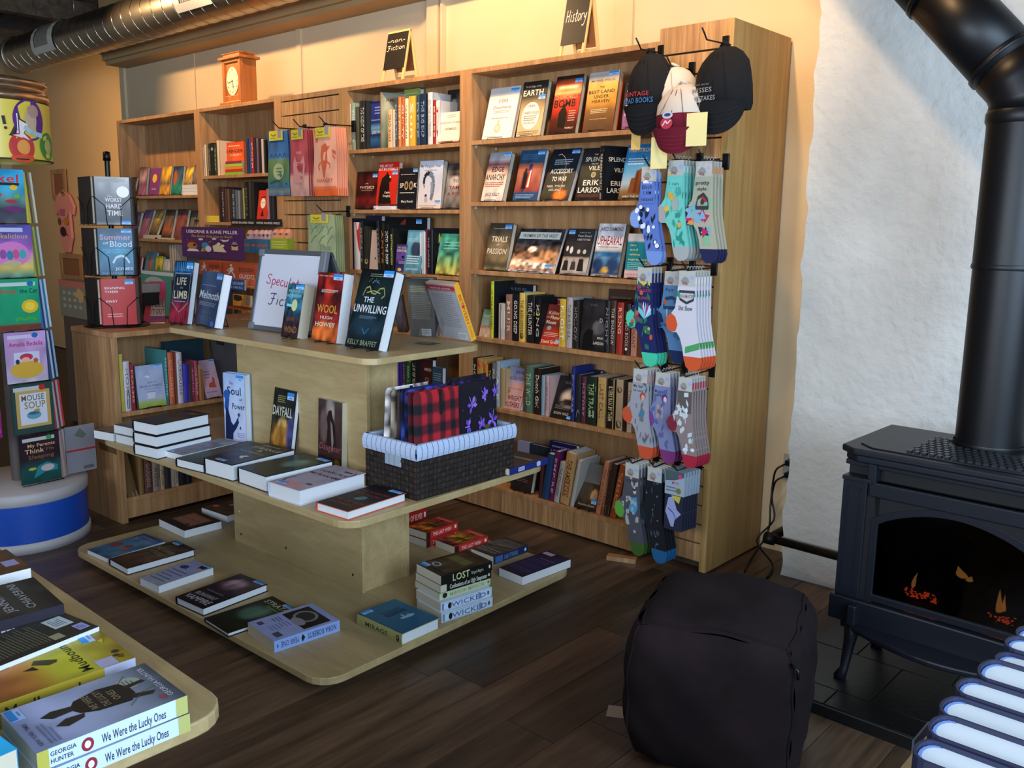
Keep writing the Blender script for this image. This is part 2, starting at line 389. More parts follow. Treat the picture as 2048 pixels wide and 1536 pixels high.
for xx in [xat(q, 2.9, 3.16)-DX0 for q in (66, 352)]:
    a0, a1 = math.radians(96), math.radians(216); r0, r1 = .154, .163
    m = mb()
    def P(u, v, r): return dp(xx+u, a0+(a1-a0)*v, r)
    for (u0, u1, v0, v1) in ((0, .44, 0, .16), (0, .44, .84, 1), (0, .06, .16, .84), (.34, .44, .16, .84)):
        for j in range(4):
            va = v0+(v1-v0)*j/4; vb = v0+(v1-v0)*(j+1)/4
            m.add([P(u0, va, r1), P(u1, va, r1), P(u1, vb, r1), P(u0, vb, r1)], [(0, 1, 2, 3)])
    g = m.build('register', GRY, t)
    m = mb()
    for j in range(11):
        u = .055+.0265*j
        for q in range(6):
            va = .17+.66*q/6; vb = .17+.66*(q+1)/6; m.add([P(u, va, r1-.002), P(u+.014, va, r1+.001), P(u+.014, vb, r1+.001), P(u, vb, r1-.002)], [(0, 1, 2, 3)])
    m.build('louver', GRY, g)
    m = mb()
    for q in range(6):
        va = .16+.68*q/6; vb = .16+.68*(q+1)/6; m.add([P(.05, va, r0), P(.35, va, r0), P(.35, vb, r0), P(.05, vb, r0)], [(0, 1, 2, 3)])
    m.build('damper', GRD, g)
# track lamps (above the frame) for wall and shelves; last two are added fill
SH = mat('track_black', '151515', .4); HOT = mat('lamp_glass', 'ffffff', .4, Emission_Color=(*WARM, 1), Emission_Strength=6)
for i, (p, tg, pw) in enumerate(TRACK):
    t = thing('track_lamp', 'black ceiling spot lamp %s above the frame, %s' % (['one', 'two', 'three', 'four', 'five', 'six', 'seven', 'eight'][i], 'over the shelves' if i < 6 else 'added fill over the table'), 'lamp', p)
    d = (Vector(tg)-Vector(p)).normalized(); q = d.to_track_quat('-Z', 'Y')
    t.rotation_euler = q.to_euler()
    mb().lathe([(.02, .14), (.045, .12), (.05, .0), (.047, .0), (.04, .10), (0, .10)], 20).build('housing', SH, t)
    mb().lathe([(.046, .012), (0, .012)], 20).build('lens', HOT, t)
    mb().tube([(0, 0, .12), tuple(q.inverted()@Vector((0, 0, 3.3-p[2])))], .008, 6).build('stem', SH, t)
    spot('spot_light', tuple(Vector(p)-d*.004+d*.01), tg, pw, WARM, 1.75 if i != 6 else 2.4, .75, .12 if i > 4 else .03)
# ================================================================== BOOKCASES
def bookcase(name, label, x0, x1, shelves, sides=(.035, .035), top=ZT, base=.134, depth=.212, group=None):
    t = thing(name, label, 'bookcase', (x0, YF, 0), group=group); w = x1-x0
    a, b = sides
    mb().box(0, a, 0, depth, .012, top).build('side_panel', OAK, t, bevel=.001)
    mb().box(w-b, w, 0, depth, .012, top).build('side_panel', OAK, t, bevel=.001)
    mb().box(a, w-b, 0, depth, top-.022, top).build('top_panel', OAK, t, bevel=.001)
    mb().box(a, w-b, depth-.012, depth, .02, top-.022).build('back_panel', OAK, t)
    mb().box(a, w-b, .002, .02, .012, base-.02).build('plinth', OAKD, t)
    for z in [base]+list(shelves):
        s = mb().box(a, w-b, .001, depth-.012, z-.02, z).build('shelf', OAK, t, bevel=.0008)
    m = mb()
    for z in shelves:
        for xx in (a+.001, w-b-.006):
            for yy in (.03, depth-.04): m.box(xx, xx+.005, yy, yy+.008, z-.032, z-.02)
    m.build('shelf_clip', mat('clear_clip', 'c9c2a8', .4), t, kind='stuff')
    return t
bookcase('bookcase', 'oak bookcase at the far left end with an empty top shelf', -6.991, -5.796, [1.626, 1.312, .98, .62])
bookcase('bookcase', 'oak bookcase with the wooden mantel clock on top', -5.796, -4.839, [1.749, 1.442, 1.10, .80, .45])
bookcase('bookcase', 'oak bookcase with the non-fiction chalkboard on top', -4.190, -3.226, [1.850, 1.523, 1.187, .87, .54], (.034, .04))
bookcase('bookcase', 'oak bookcase with the History chalkboard on top', -3.226, -2.118, [1.853, 1.559, 1.225, .892, .548], (.04, .02))
def slatwall(label, x0, x1, top, depth, ls, rs, z1, head=True):
    t = thing('slatwall_display', label, 'display stand', (x0, YF, 0)); w = x1-x0
    mb().box(0, ls, 0, depth, .012, top).build('side_panel', OAK, t, bevel=.001)
    mb().box(w-rs, w, 0, depth, .012, top).build('side_panel', OAKS, t, bevel=.001)
    mb().box(ls, w-rs, 0, depth, z1, top).build('header_panel', OAKD, t, bevel=.001)
    mb().box(ls, w-rs, .03, .04, .02, z1).build('back_panel', mat('groove_dark', '3a2a1c', .8), t)
    z = z1-.0827; me = None
    while z > .02:
        if me is None:
            me = mb().box(ls+.0005, w-rs-.0005, .004, .03, .0, .0762).mesh('slat'); me.materials.append(OAKD)
        o = bpy.data.objects.new('slat', me); COL.objects.link(o); o.parent = t; o.location = (0, 0, z); z -= .0832
    return t
slatwall('oak slatwall panel hung with tea towels between two bookcases', -4.839, -4.190, ZT, .212, .04, .04, 2.162)
slatwall('tall oak slatwall tower hung with caps and socks', -2.117, -1.785, 2.237, .485, .012, .03, 2.134)
# ---- low counter bookcase facing right
LA = .035
LX = Matrix.Translation((-4.16, 1.825, 0))@Matrix.Rotation(LA+PI/2, 4, 'Z')      # local x = along the front (away), local -y = out of the front
LXi = LX.inverted()
def onL(px, py, off=0.):                                            # point on the front plane of the low bookcase, local (x, z)
    n = LX.to_3x3()@Vector((0, -1, 0)); p0 = LX@Vector((0, off, 0)); d = Vector(ray(px, py)); o = Vector(CO)
    p = o+d*((p0-o).dot(n)/d.dot(n)); q = LXi@p; return q.x, q.z
t = thing('counter_bookcase', 'low oak counter bookcase standing at right angles behind the tiered table', 'bookcase', M=LX)
LW = 1.12; LD = .40
mb().box(0, .03, 0, LD, .0, .905).build('side_panel', OAKD, t, bevel=.001)
mb().box(LW-.03, LW, 0, LD, .0, .905).build('side_panel', OAK, t, bevel=.001)
mb().box(-.004, LW, -.004, LD, .905, .930).build('countertop', OAK, t, bevel=.002)
mb().box(.03, LW-.03, .2, .215, .02, .905).build('back_panel', OAK, t)
for z in (.122, .545): mb().box(.03, LW-.03, .002, .2, z-.022, z).build('shelf', OAK, t, bevel=.001)
mb().box(.03, LW-.03, .004, .02, .02, .10).build('plinth', OAK, t)
# added counter-shaped block, out of view, cutting low light from the front window
t = thing('light_blocker', 'added unseen oak block behind the camera that cuts low front-window light', 'light blocker', (-2.6, -1.05, 0))
mb().box(0, 3.9, 0, .4, .0, 1.08).build('blocker_body', OAK, t, bevel=.003); mb().box(-.02, 3.92, -.02, .42, 1.08, 1.11).build('blocker_top', OAK, t, bevel=.003)
# ================================================================== TIERED TABLE
TA = .025666
t = thing('tiered_display_table', 'pale maple three-tier display table covered with books', 'table', (0, 0, 0), TA)
TM = Matrix.Rotation(TA, 4, 'Z')
m = mb(); m.prism(rrect(-3.815, -2.076, 1.560, 2.850, .085), .035, .060, ax='z'); m.build('bottom_tier', MAPLE, t, bevel=.003)
m = mb(); m.prism(rrect(-3.79, -2.115, 1.700, 2.705, .075), .500, .525, ax='z'); m.build('middle_tier', MAPLE, t, bevel=.003)
m = mb(); m.prism(rrect(-3.60, -2.27, 1.925, 2.490, .055), .980, 1.003, ax='z'); m.build('top_tier', MAPLE, t, bevel=.003)
m = mb(); m.box(-3.7, -2.2, 1.66, 2.75, 0, .035); m.build('plinth', MAPLE, t)
def column(n0, n1, x0, x1, z0, z1, e):
    mb().box(x0, x1, n0, n0+.018, z0, z1).build('column_panel', MAPLE, t, bevel=.001)
    mb().box(x0, x1, n1-.018, n1, z0, z1).build('column_panel', MAPLE, t, bevel=.001)
    mb().box(x1-.022, x1-.006, n0+.018, n1-.018, z0, z1).build('end_panel', MAPLE, t, bevel=.001)
    mb().box(x0+.006, x0+.022, n0+.018, n1-.018, z0, z1).build('end_panel', MAPLE, t, bevel=.001)
column(2.085, 2.326, -3.38, -2.513, .060, .500, 0); column(2.117, 2.272, -3.36, -2.513, .525, .980, 0)
m = mb()
for xx, zz in ((-3.33, .10), (-3.0, .12), (-2.57, .12), (-3.3, .43), (-2.6, .43)):
    m.tube([(xx, 2.0845, zz), (xx, 2.088, zz)], .006, 10)
m.build('screw_hole', mat('screw_hole_dark', '3c3222', .8), t)
m = mb()
for xx, zz in ((-3.34, .20), (-3.3, .93), (-2.9, .955)): m.tube([(xx, 2.083 if zz < .5 else 2.115, zz), (xx, 2.088 if zz < .5 else 2.12, zz)], .006, 10)
m.build('cap_dot', mat('cap_dot', 'b9b4a0', .5), t)
# ================================================================== TWO OTHER TABLES AT THE PICTURE'S EDGES
t = thing('display_table', 'maple display table in the bottom left corner with rounded edge', 'table', (0, 0, 0), 0)
m = mb(); m.prism(rrect(-2.9, -1.150, -.5, .655, .06), .698, .723, ax='z'); m.build('tabletop', MAPLE, t, bevel=.003)
mb().box(-2.5, -1.6, -.3, .3, 0, .698).build('pedestal', MAPLE, t, bevel=.002)
t = thing('display_table', 'maple display table in the bottom right corner under the row of hardcovers', 'table', (0, 0, 0), 0)
m = mb(); m.prism(rrect(-.350, 1.0, .35, 1.40, .03), .695, .72, ax='z'); m.build('tabletop', MAPLE, t, bevel=.003)
mb().box(-.18, .85, .5, 1.3, 0, .695).build('pedestal', MAPLE, t, bevel=.002)
# ================================================================== HEARTH AND STOVE
t = thing('hearth', 'raised dark tiled hearth under the stove', 'hearth', (0, 0, 0))
mb().box(-1.16, 1.2, 2.488, 3.44, 0, .032).build('hearth_base', mat('hearth_black', '0a0a0b', .5), t)
TILE = noisy('dark_slate_tile', '0e0d0c', '191716', 5, .35, .2, 50)
R = random.Random(5); me_ = {}
def tile(x0, x1, y0, y1):
    m = mb(); z = .040+R.random()*.001; m.box(x0+.002, x1-.002, y0+.002, y1-.002, .030, z); o = m.build('tile', TILE, t, bevel=.001)
x = -1.16
i = 0
while x < 1.15:
    tile(x, min(x+.20, 1.2), 2.492, 2.60); x += .20
for r in range(3):
    x = -1.16-(.15 if r % 2 else 0)
    while x < 1.15: tile(max(x, -1.16), min(x+.30, 1.2), 2.60+r*.28, min(2.60+(r+1)*.28, 3.44)); x += .30
mb().box(-1.16, 1.2, 2.493, 3.44, .031, .036).build('grout', mat('grout', '3c3a37', .9), t)
CAST = mat('blue_black_cast_iron', '161922', .42, .3)
CASTD = mat('inner_cast_iron', '0c0c0e', .6, .2)
SX, SY0, SY1 = -.70, 2.68, 3.20
t = thing('gas_stove', 'black cast-iron freestanding gas stove with flames behind its arched glass', 'stove', (SX, SY0, .04), -.02)
hw = .325
# top plate with chamfered front corners
def outline(h, f, b, c): return [(-h+c, f), (h-c, f), (h, f+c*.8), (h, b), (-h, b), (-h, f+c*.8)]
m = mb(); m.prism(outline(hw+.018, -.035, .40, .05), .738, .760, ax='z'); m.prism(outline(hw+.006, -.022, .40, .045), .715, .738, ax='z')
m.build('top_plate', CAST, t, bevel=.006)
m = mb(); m.prism(outline(.30, .0, .36, .05), .760, .764, ax='z'); m.build('raised_panel', CAST, t, bevel=.002)
m = mb()
for r in range(9):
    for c_ in range(22):
        xx = -.155+c_*.021+(.0105 if r % 2 else 0); yy = .02+r*.030
        if abs(xx-.0) < .105 and yy > .17: continue
        m.box(xx, xx+.013, yy, yy+.018, .7635, .770)
m.build('grille', mat('grille_iron', '262930', .35, .4), t, kind='stuff')
# body
m = mb(); m.box(-hw+.012, hw-.012, .25, .38, .16, .715).box(-hw+.012, -.25, .03, .25, .16, .715).box(.25, hw-.012, .03, .25, .16, .715).box(-.25, .25, .03, .25, .16, .285).box(-.25, .25, .03, .25, .655, .715); m.build('firebox', CASTD, t)
for s in (-1, 1):
    g = mb().box(s*hw-.0 if s < 0 else s*hw-.075, s*hw+.075 if s < 0 else s*hw, -.01, .03, .28, .655).build('corner_pilaster', CAST, t, bevel=.003)
    xa = s*hw+.016 if s < 0 else s*hw-.059
    mm = mb()
    for (a, b, c_, d) in ((0, .043, .31, .314), (0, .043, .63, .634), (0, .004, .31, .634), (.039, .043, .31, .634), (0, .043, .57, .574)): mm.box(xa+a, xa+b, -.0125, -.0095, c_, d)
    mm.build('moulding', CAST, g)
    mb().box(s*hw if s < 0 else s*hw-.09, s*hw+.09 if s < 0 else s*hw, -.02, .03, .655, .668).build('moulding', CAST, t, bevel=.002)
    mb().box((s*hw+.075 if s < 0 else s*hw-.10), (s*hw+.10 if s < 0 else s*hw-.075), -.014, .02, .655, .715).build('bracket', CAST, t, bevel=.002)
mb().box(-hw, hw, .0, .03, .70, .716).build('cornice', CAST, t, bevel=.002)
mb().box(-hw+.08, hw-.08, -.012, .02, .615, .66).build('lintel', CAST, t, bevel=.004)
# side skins
for s in (-1, 1): mb().box(s*hw if s < 0 else s*hw-.012, s*hw+.012 if s < 0 else s*hw, .03, .37, .20, .715).build('side_plate', CAST, t, bevel=.002)
# base with bowed ash ledge
def bow(h, f, b, n=14, k=.05): return [(-h, b), (-h, f)]+[(-h+2*h*i/n, f-k*math.sin(PI*i/n)) for i in range(1, n)]+[(h, f), (h, b)]
mb().prism(bow(hw+.012, -.02, .39, k=.0), .20, .28, ax='z').build('base_rail', CAST, t, bevel=.005)
mb().prism(bow(hw-.075, -.045, .05, k=.07), .185, .205, ax='z').build('ash_ledge', CAST, t, bevel=.006)
mb().box(-hw+.06, -hw+.085, -.05, -.01, .205, .27).box(hw-.085, hw-.06, -.05, -.01, .205, .27).build('bracket', CAST, t, bevel=.004)
# arched door frame and glass
def arch(h, z0, z1, k, n=16): return [(-h, z0), (h, z0)]+[(h-2*h*i/n, z1+k*math.sin(PI*i/n)**.8) for i in range(0, n+1)]
o_, i_ = arch(.232, .285, .545, .07), arch(.212, .305, .53, .065)
m = mb(); n = len(o_)
vs = [(a, -.004, b) for a, b in o_]+[(a, -.004, b) for a, b in i_]+[(a, .012, b) for a, b in o_]+[(a, .012, b) for a, b in i_]
fs = [(k, (k+1) % n, n+(k+1) % n, n+k) for k in range(n)]+[(2*n+k, 3*n+k, 3*n+(k+1) % n, 2*n+(k+1) % n) for k in range(n)]+[(n+k, n+(k+1) % n, 3*n+(k+1) % n, 3*n+k) for k in range(n)]+[(k, 2*n+k, 2*n+(k+1) % n, (k+1) % n) for k in range(n)]
m.add(vs, fs); dr = m.build('door_frame', CAST, t, bevel=.001)
# the firebox front has an opening: replace front face by a recessed cavity
GL_ = mat('stove_glass', '0a0a0b', .04, Transmission_Weight=1.0, IOR=1.45)
mb().prism(i_, .004, .008).build('glass', GL_, dr)
m = mb(); m.box(-hw+.05, -.212, .0, .03, .28, .655).box(.212, hw-.05, .0, .03, .28, .655)
up = [(-.232, .66)]+[(a, b) for a, b in reversed(arch(.222, .285, .545, .07)[2:])]+[(.232, .66)]
m.prism(up, .0, .03); m.build('face_plate', CASTD, t)
LOG = noisy('charred_log', '0d0a08', '2c241d', 14, .9, .6, 40)
R = random.Random(9)
cav = mb(); cav.box(-.24, .24, .20, .21, .28, .65).box(-.24, .24, .03, .21, .28, .30); cav.build('fire_tray', CASTD, t)
def logm(a, b, r):
    pts = [Vector(a).lerp(Vector(b), i/8)+Vector((R.uniform(-1, 1), R.uniform(-1, 1), R.uniform(-1, 1)))*.005 for i in range(9)]
    return mb().tube(pts, [r*R.uniform(.8, 1.15) for _ in pts], 10)
for a, b, r in (((-.19, .10, .33), (.05, .12, .33), .028), ((-.02, .07, .325), (.2, .09, .32), .030), ((-.10, .14, .37), (.12, .11, .375), .024), ((.03, .06, .36), (.10, .15, .40), .018), ((-.2, .08, .325), (-.12, .15, .36), .018)):
    logm(a, b, r).build('log', LOG, t)
EMB = mat('glowing_ember', 'ff3300', .8, Emission_Color=(1, .10, .02, 1), Emission_Strength=40)
FLM = mat('flame', 'ff9a30', .8, Emission_Color=(1, .42, .08, 1), Emission_Strength=26)
m = mb()
for _ in range(130):
    cx = R.choice([-.115, -.09, -.06, .12, .135, .15]); q = (cx+R.uniform(-.02, .02), .055+R.uniform(-.01, .02), .315+R.uniform(-.006, .016)); s_ = R.uniform(.0012, .0034)
    m.box(q[0]-s_, q[0]+s_, q[1]-s_, q[1]+s_, q[2]-s_*.6, q[2]+s_*.6)
m.build('ember_bed', EMB, t, kind='stuff')
def flame(x, y, z, h, r, lean=0):
    m = mb(); prof = [(0, 0), (.6, .08), (1, .25), (.85, .45), (.5, .7), (.2, .88), (0, 1)]
    n = 10; vs = []
    for (pr, pz) in prof:
        for k in range(n): a = 2*PI*k/n; vs.append((x+lean*pz**2+pr*r*math.cos(a)*(1+.25*math.sin(3*a+pz*5)), y+pr*r*.4*math.sin(a), z+pz*h))
    m.add(vs, [(i*n+k, i*n+(k+1) % n, (i+1)*n+(k+1) % n, (i+1)*n+k) for i in range(len(prof)-1) for k in range(n)], None, True)
    m.build('flame', FLM, t)
flame(-.115, .06, .335, .055, .006, .012); flame(.01, .09, .395, .035, .016, -.012); flame(.03, .09, .39, .02, .010, .01); flame(.125, .06, .32, .085, .009, -.002); flame(.136, .065, .32, .07, .006, .0)
for (xx, yy) in ((-.27, .03), (.27, .03), (-.27, .33), (.27, .33)):
    m = mb(); m.tube([(xx, yy, .20), (xx*1.02, yy-.01, .12), (xx*1.05, yy-.016, .03), (xx*1.08, yy-.03, .0)], [.03, .018, .013, .02], 10); m.build('leg', CAST, t)
# flue
FL = mat('flue_black', '0d0e11', .42, .3)
t = thing('flue_pipe', 'black stove pipe rising from the stove and elbowing up to the left', 'pipe', (SX, 2.97, .80))
m = mb(); m.lathe([(.096, .0), (.096, .55)], 36); m.build('pipe', FL, t)
m = mb(); m.lathe([(.098, .545), (.098, 1.0)], 36); m.build('pipe', FL, t)
for pr_ in ([(.1, 0), (.1, .006), (.1015, .012), (.1, .018)], [(.099, .54), (.1015, .548), (.099, .556)], [(.0985, .955), (.103, .965), (.103, .985), (.0985, .995)]): mb().lathe(pr_, 36).build('band', FL, t)
m = mb(); m.tube([(0, 0, .99), (0, 0, 1.03), (-.02, 0, 1.075), (-.06, 0, 1.12)], .099, 36); m.build('elbow', FL, t)
a = Vector((-.05, 0, 1.11)); d = Vector((-1, 0.0, 1.12)).normalized()
m = mb(); m.tube([a, a+d*.34], .097, 36); m.build('pipe', FL, t)
m = mb(); m.tube([a+d*.335, a+d*1.6], .099, 36); m.build('pipe', FL, t)
mb().tube([a+d*.03, a+d*.045], .103, 36).build('band', FL, t); mb().tube([a+d*.33, a+d*.345], .1015, 36).build('band', FL, t)
# ================================================================== BOOKS
def frame_M(o, ax, az):                                            # x along ax, z along az, y = away from the front
    ax = Vector(ax).normalized(); az = (Vector(az)-ax*Vector(az).dot(ax)).normalized(); ay = az.cross(ax)
    return Matrix(((ax.x, ay.x, az.x, o[0]), (ax.y, ay.y, az.y, o[1]), (ax.z, ay.z, az.z, o[2]), (0, 0, 0, 1)))
STK_B, STK_W = '2f8fd8', 'a9c6ee'
def book(label, M, w, h, t, cov='555555', spine=None, items=(), sitems=(), hard=True, group=None, pages=None, stick=None, sp='L', name='book', glossy=False, back=None, gridn=(14, 20)):
    r = thing(name, label, 'book', M=M, group=group)
    c = .0028 if hard else .0009; ins = .004 if hard else .0006
    mt = GLOSS if glossy else PRINT
    base = cov if isinstance(cov, str) else None
    spine = spine or base or '333333'; back = back or spine
    m = mb()
    fx0, fx1 = 0, w
    if base: m.box(fx0, fx1, 0, c, 0, h, base)
    else:
        m.grid(lambda u, v: (u*w, 0, v*h), gridn[0], gridn[1], cov, smooth=False)
        m.box(fx0, fx1, .0002, c, 0, h, spine)
    m.box(fx0, fx1, t-c, t, 0, h, back)
    xs = 0 if sp == 'L' else w
    s = 1 if sp == 'L' else -1
    if hard and t > .018:                                          # gently rounded spine
        n = 5; pts = [(xs-s*.004*math.sin(PI*i/n), t*i/n) for i in range(n+1)]; ins_ = [(a+s*c*.8, b) for a, b in pts]
        m.prism(pts+ins_[::-1], 0, h, spine, ax='z')
    else: m.box(min(xs, xs+s*c), max(xs, xs+s*c), c, t-c, 0, h, spine)
    m.build('cover', mt, r)
    a0, a1 = (c, w-ins) if sp == 'L' else (ins, w-c)
    mb().box(a0, a1, c, t-c, ins, h-ins).build('page_block', pages or (PAGEW if hard else PAGEC), r)
    if items:
        m = mb(); art(m, lambda u, v, d: (u*w, -d, v*h), items); m.build('cover_print', mt, r)
    if sitems:
        xo = -.0042 if hard and t > .018 else 0
        m = mb()
        if sp == 'L': art(m, lambda u, v, d: (xo*math.sin(PI*min(max(u, 0), 1)) if xo else -d, (1-u)*t, v*h) if not xo else (xo*math.sin(PI*min(max(u, 0), 1))-d, (1-u)*t, v*h), sitems)
        else: art(m, lambda u, v, d: (w-xo*math.sin(PI*min(max(u, 0), 1))+d, u*t, v*h), sitems)
        m.build('spine_print', mt, r)
    if stick:
        u0, v0, u1, v1 = stick if isinstance(stick, tuple) else (.70, .885, .97, .965)
        mm = mb(); mm.box(u0*w, u1*w, -.0010, -.0008, v0*h, v1*h, STK_W); vb = v0+(v1-v0)*.5
        mm.box(u0*w, u1*w, -.0012, -.0010, vb*h, v1*h, STK_B)
        mm.box((u0+.3*(u1-u0))*w, (u0+.75*(u1-u0))*w, -.0012, -.0010, (v0+(v1-v0)*.15)*h, (v0+(v1-v0)*.32)*h, '6e86b8')
        mm.build('price_sticker', PRINT, r)
    return r
def short_easel(l):
    w_ = l.replace('face-out ', '').split(); w_ = w_[:11]
    while w_[-1] in ('the', 'a', 'of', 'with', 'and', 'on', 'in', 'top', 'two', 'its', 'small', 'big', 'large', 'far', 'from', 'first', 'second', 'about', 'between', 'beside'): w_ = w_[:-1]
    return 'black wire easel under the '+' '.join(w_).rstrip(',')
def wire_easel(label, P, ax, tilt, w, group='wire easels under the face-out books', r=.0016):
    """P: bottom-left corner of the book on its support, ax: unit vector along the book, tilt: backward lean"""
    ay = Vector((-ax[1], ax[0], 0)); M = Matrix(((ax[0], ay.x, 0, P[0]), (ax[1], ay.y, 0, P[1]), (0, 0, 1, P[2]), (0, 0, 0, 1)))
    t = thing('wire_easel', label, 'book stand', M=M, group=group)
    tt = math.tan(tilt); x0, x1 = w*.25, w*.75; y = .012
    m = mb()
    for xx in (x0, x1):
        m.tube([(xx, -.010, .010), (xx, -.012, .002), (xx, .030, .002), (xx, .045, .004)], r, 6)
        m.tube([(xx, .032, .003), (xx*.7+.3*(x0+x1)/2, .032+.12*tt, .12)], r, 6)
        m.tube([(xx*.7+.3*(x0+x1)/2, .032+.12*tt, .12), (xx, .085, .002)], r, 6)
    m.tube([(x0, -.010, .010), (x1, -.010, .010)], r, 6); m.tube([(x0, .085, .002), (x1, .085, .002)], r, 6)
    m.build('wire_frame', BLACK, t); return t
def stand(label, Y, z, bl, br, tl, t=.025, easel=True, where='', **k):      # face-out book on a shelf: px of bottom-left/right, top-left
    x0 = xat(bl, z+.006, Y); x1 = xat(br, z+.006, Y); w = x1-x0
    p = onx(tl[0], tl[1], x0); dy, dz = p[1]-Y, p[2]-z-.006
    tilt = min(max(math.atan2(dy, dz), .10), .42); 
    zz = dz/math.cos(tilt)*1.0
    h = max(zz, .12)
    h = min(h, w*1.75) if w > .08 else h
    # clip so that the foot of the lean stays on the shelf
    o = (x0, Y, z+.006 if easel else z+.001)
    M = frame_M(o, (1, 0, 0), (0, math.sin(tilt), math.cos(tilt)))
    b = book(label, M, w, h, t, **k)
    if easel: wire_easel(short_easel(label), (x0, Y, z), (1, 0, 0), tilt, w)
    return b
def G(*s, **k): return pic(s, **k)
GH = 'face-out books on the oak shelves'
YB = YF+.026
def lerp(a, b, k): return a+(b-a)*k
# ---- History case, shelf 1
z = 1.853
stand('cream face-out book with a gold medal, first on the top history shelf', YB, z, 963, 1022, (983, 178), .022, cov=G((0, 'f1ead8'), (.7, 'efe9da'), (.8, 'c9c8c4'), (1, 'bfc2c6'), noise=.01), spine='ddd6c4', pages=PAGEC, stick=True,
      items=[('t', 'b06a4c', '100', .36, .66, .70, .07, .1), ('t', '8a5a3c', 'Documents', .2, .8, .58, .065, .25), ('g', 'a08a78', .25, .49, .78, .55, 2), ('g', 'a89a86', .2, .37, .8, .42, 1), ('e', 'c8b58c', .47, .2, .1, .085), ('e', 'd9cba8', .47, .2, .07, .06), ('r', 'cdbb94', .44, .28, .5, .36), ('g', 'a89a86', .1, .03, .5, .06, 1)])
stand('tan and black face-out book titled EARTH with a white oval', YB, z, 1031, 1080, (1048.5, 165), .03, cov=G((0, 'cdb488'), (.45, 'c5a878'), (.62, '8f7a58'), (.72, '2e2822'), (1, '23201d'), noise=.03), pages=PAGEC, stick=(.7, .66, .97, .74),
      items=[('t', 'c9c0a8', 'To the Edge of the', .1, .75, .89, .035, .1), ('t', 'ece4cf', 'EARTH', .06, .86, .74, .105), ('e', 'f1ead4', .48, .37, .36, .25), ('t', '2b2420', '1909,', .32, .64, .52, .05), ('t', '2b2420', 'THREE POLES', .17, .8, .40, .05), ('g', '6a5d4c', .22, .27, .74, .38, 3), ('t', '2b2420', 'EXPLORATION', .25, .7, .22, .035), ('g', '7a6a50', .08, .03, .9, .1, 2)])
stand('red and black face-out book with a fiery cloud and the word BOMB', YB, z, 1096, 1149, (1115, 154), .03, pages=PAGEC, glossy=True, cov=G((0, '241a16'), (.25, '5a1c12'), (.45, 'c9301c'), (.60, 'd63a1e'), (.68, '7a2415'), (.75, '2a1a15'), (1, '2b211c'), blobs=[(.5, .72, .42, .045, 'ffb56a', .8), (.5, .83, .5, .06, 'c2502c', .8), (.5, .81, .28, .02, 'ffd9a0', .8)], noise=.02), stick=(.72, .86, .99, .93),
      items=[('t', 'ff9a6c', 'CHURCHILLS', .06, .9, .60, .06), ('t', '1d1613', 'BOMB', .06, .86, .46, .13), ('p', '17120f', [(.3, .12), (.28, .36), (.36, .44), (.52, .44), (.6, .34), (.56, .1)]), ('e', '1a1411', .44, .47, .065, .045), ('g', 'd7a58a', .66, .2, .92, .4, 5), ('t', 'd8c4a6', 'FARMELO', .6, .9, .08, .03)])
stand('golden misty face-out book with dark capitals and a red spine edge', YB, z, 1164, 1224, (1180, 147), .034, spine='b3402a', pages=PAGEC, cov=G((0, '5a3f28'), (.2, '6b4a2c'), (.35, '8a602f'), (.5, 'd99a3c'), (.8, 'e3b45c'), (.9, '9fa0a0'), (1, 'b4b6b4'), noise=.025), stick=(.66, .93, .97, .995),
      items=[('t', '4a3a30', 'MICHAEL WALLIS', .1, .88, .84, .035), ('t', '3a2f28', 'THE', .4, .56, .73, .03), ('t', '33261c', 'BEST LAND', .06, .92, .64, .055), ('t', '33261c', 'UNDER', .26, .74, .56, .055), ('t', '33261c', 'HEAVEN', .2, .78, .48, .055), ('g', 'e4cfa0', .2, .3, .78, .38, 3), ('g', 'bfa070', .2, .19, .8, .22, 1)])
stand('purple and grey face-out book titled CODES beside the black cap', YB, z, 1242, 1288, (1251, 155), .03, cov=G((0, '8a5a8c'), (.3, 'a06a90'), (.5, '584a58'), (.8, '3d3238'), (1, '2a2226'), noise=.08), pages=PAGEC,
      items=[('t', 'f0ece6', 'THE', .12, .4, .86, .06), ('t', 'f0ece6', 'WOMAN', .12, .8, .72, .06), ('t', 'f0ece6', 'WHO', .12, .5, .57, .06), ('t', 'f0ece6', 'SMASHED', .1, .95, .42, .065), ('t', 'f6f2ec', 'CODES', .1, .75, .26, .075), ('t', 'd98aa0', 'JASON FAGONE', .06, .9, .07, .04)])
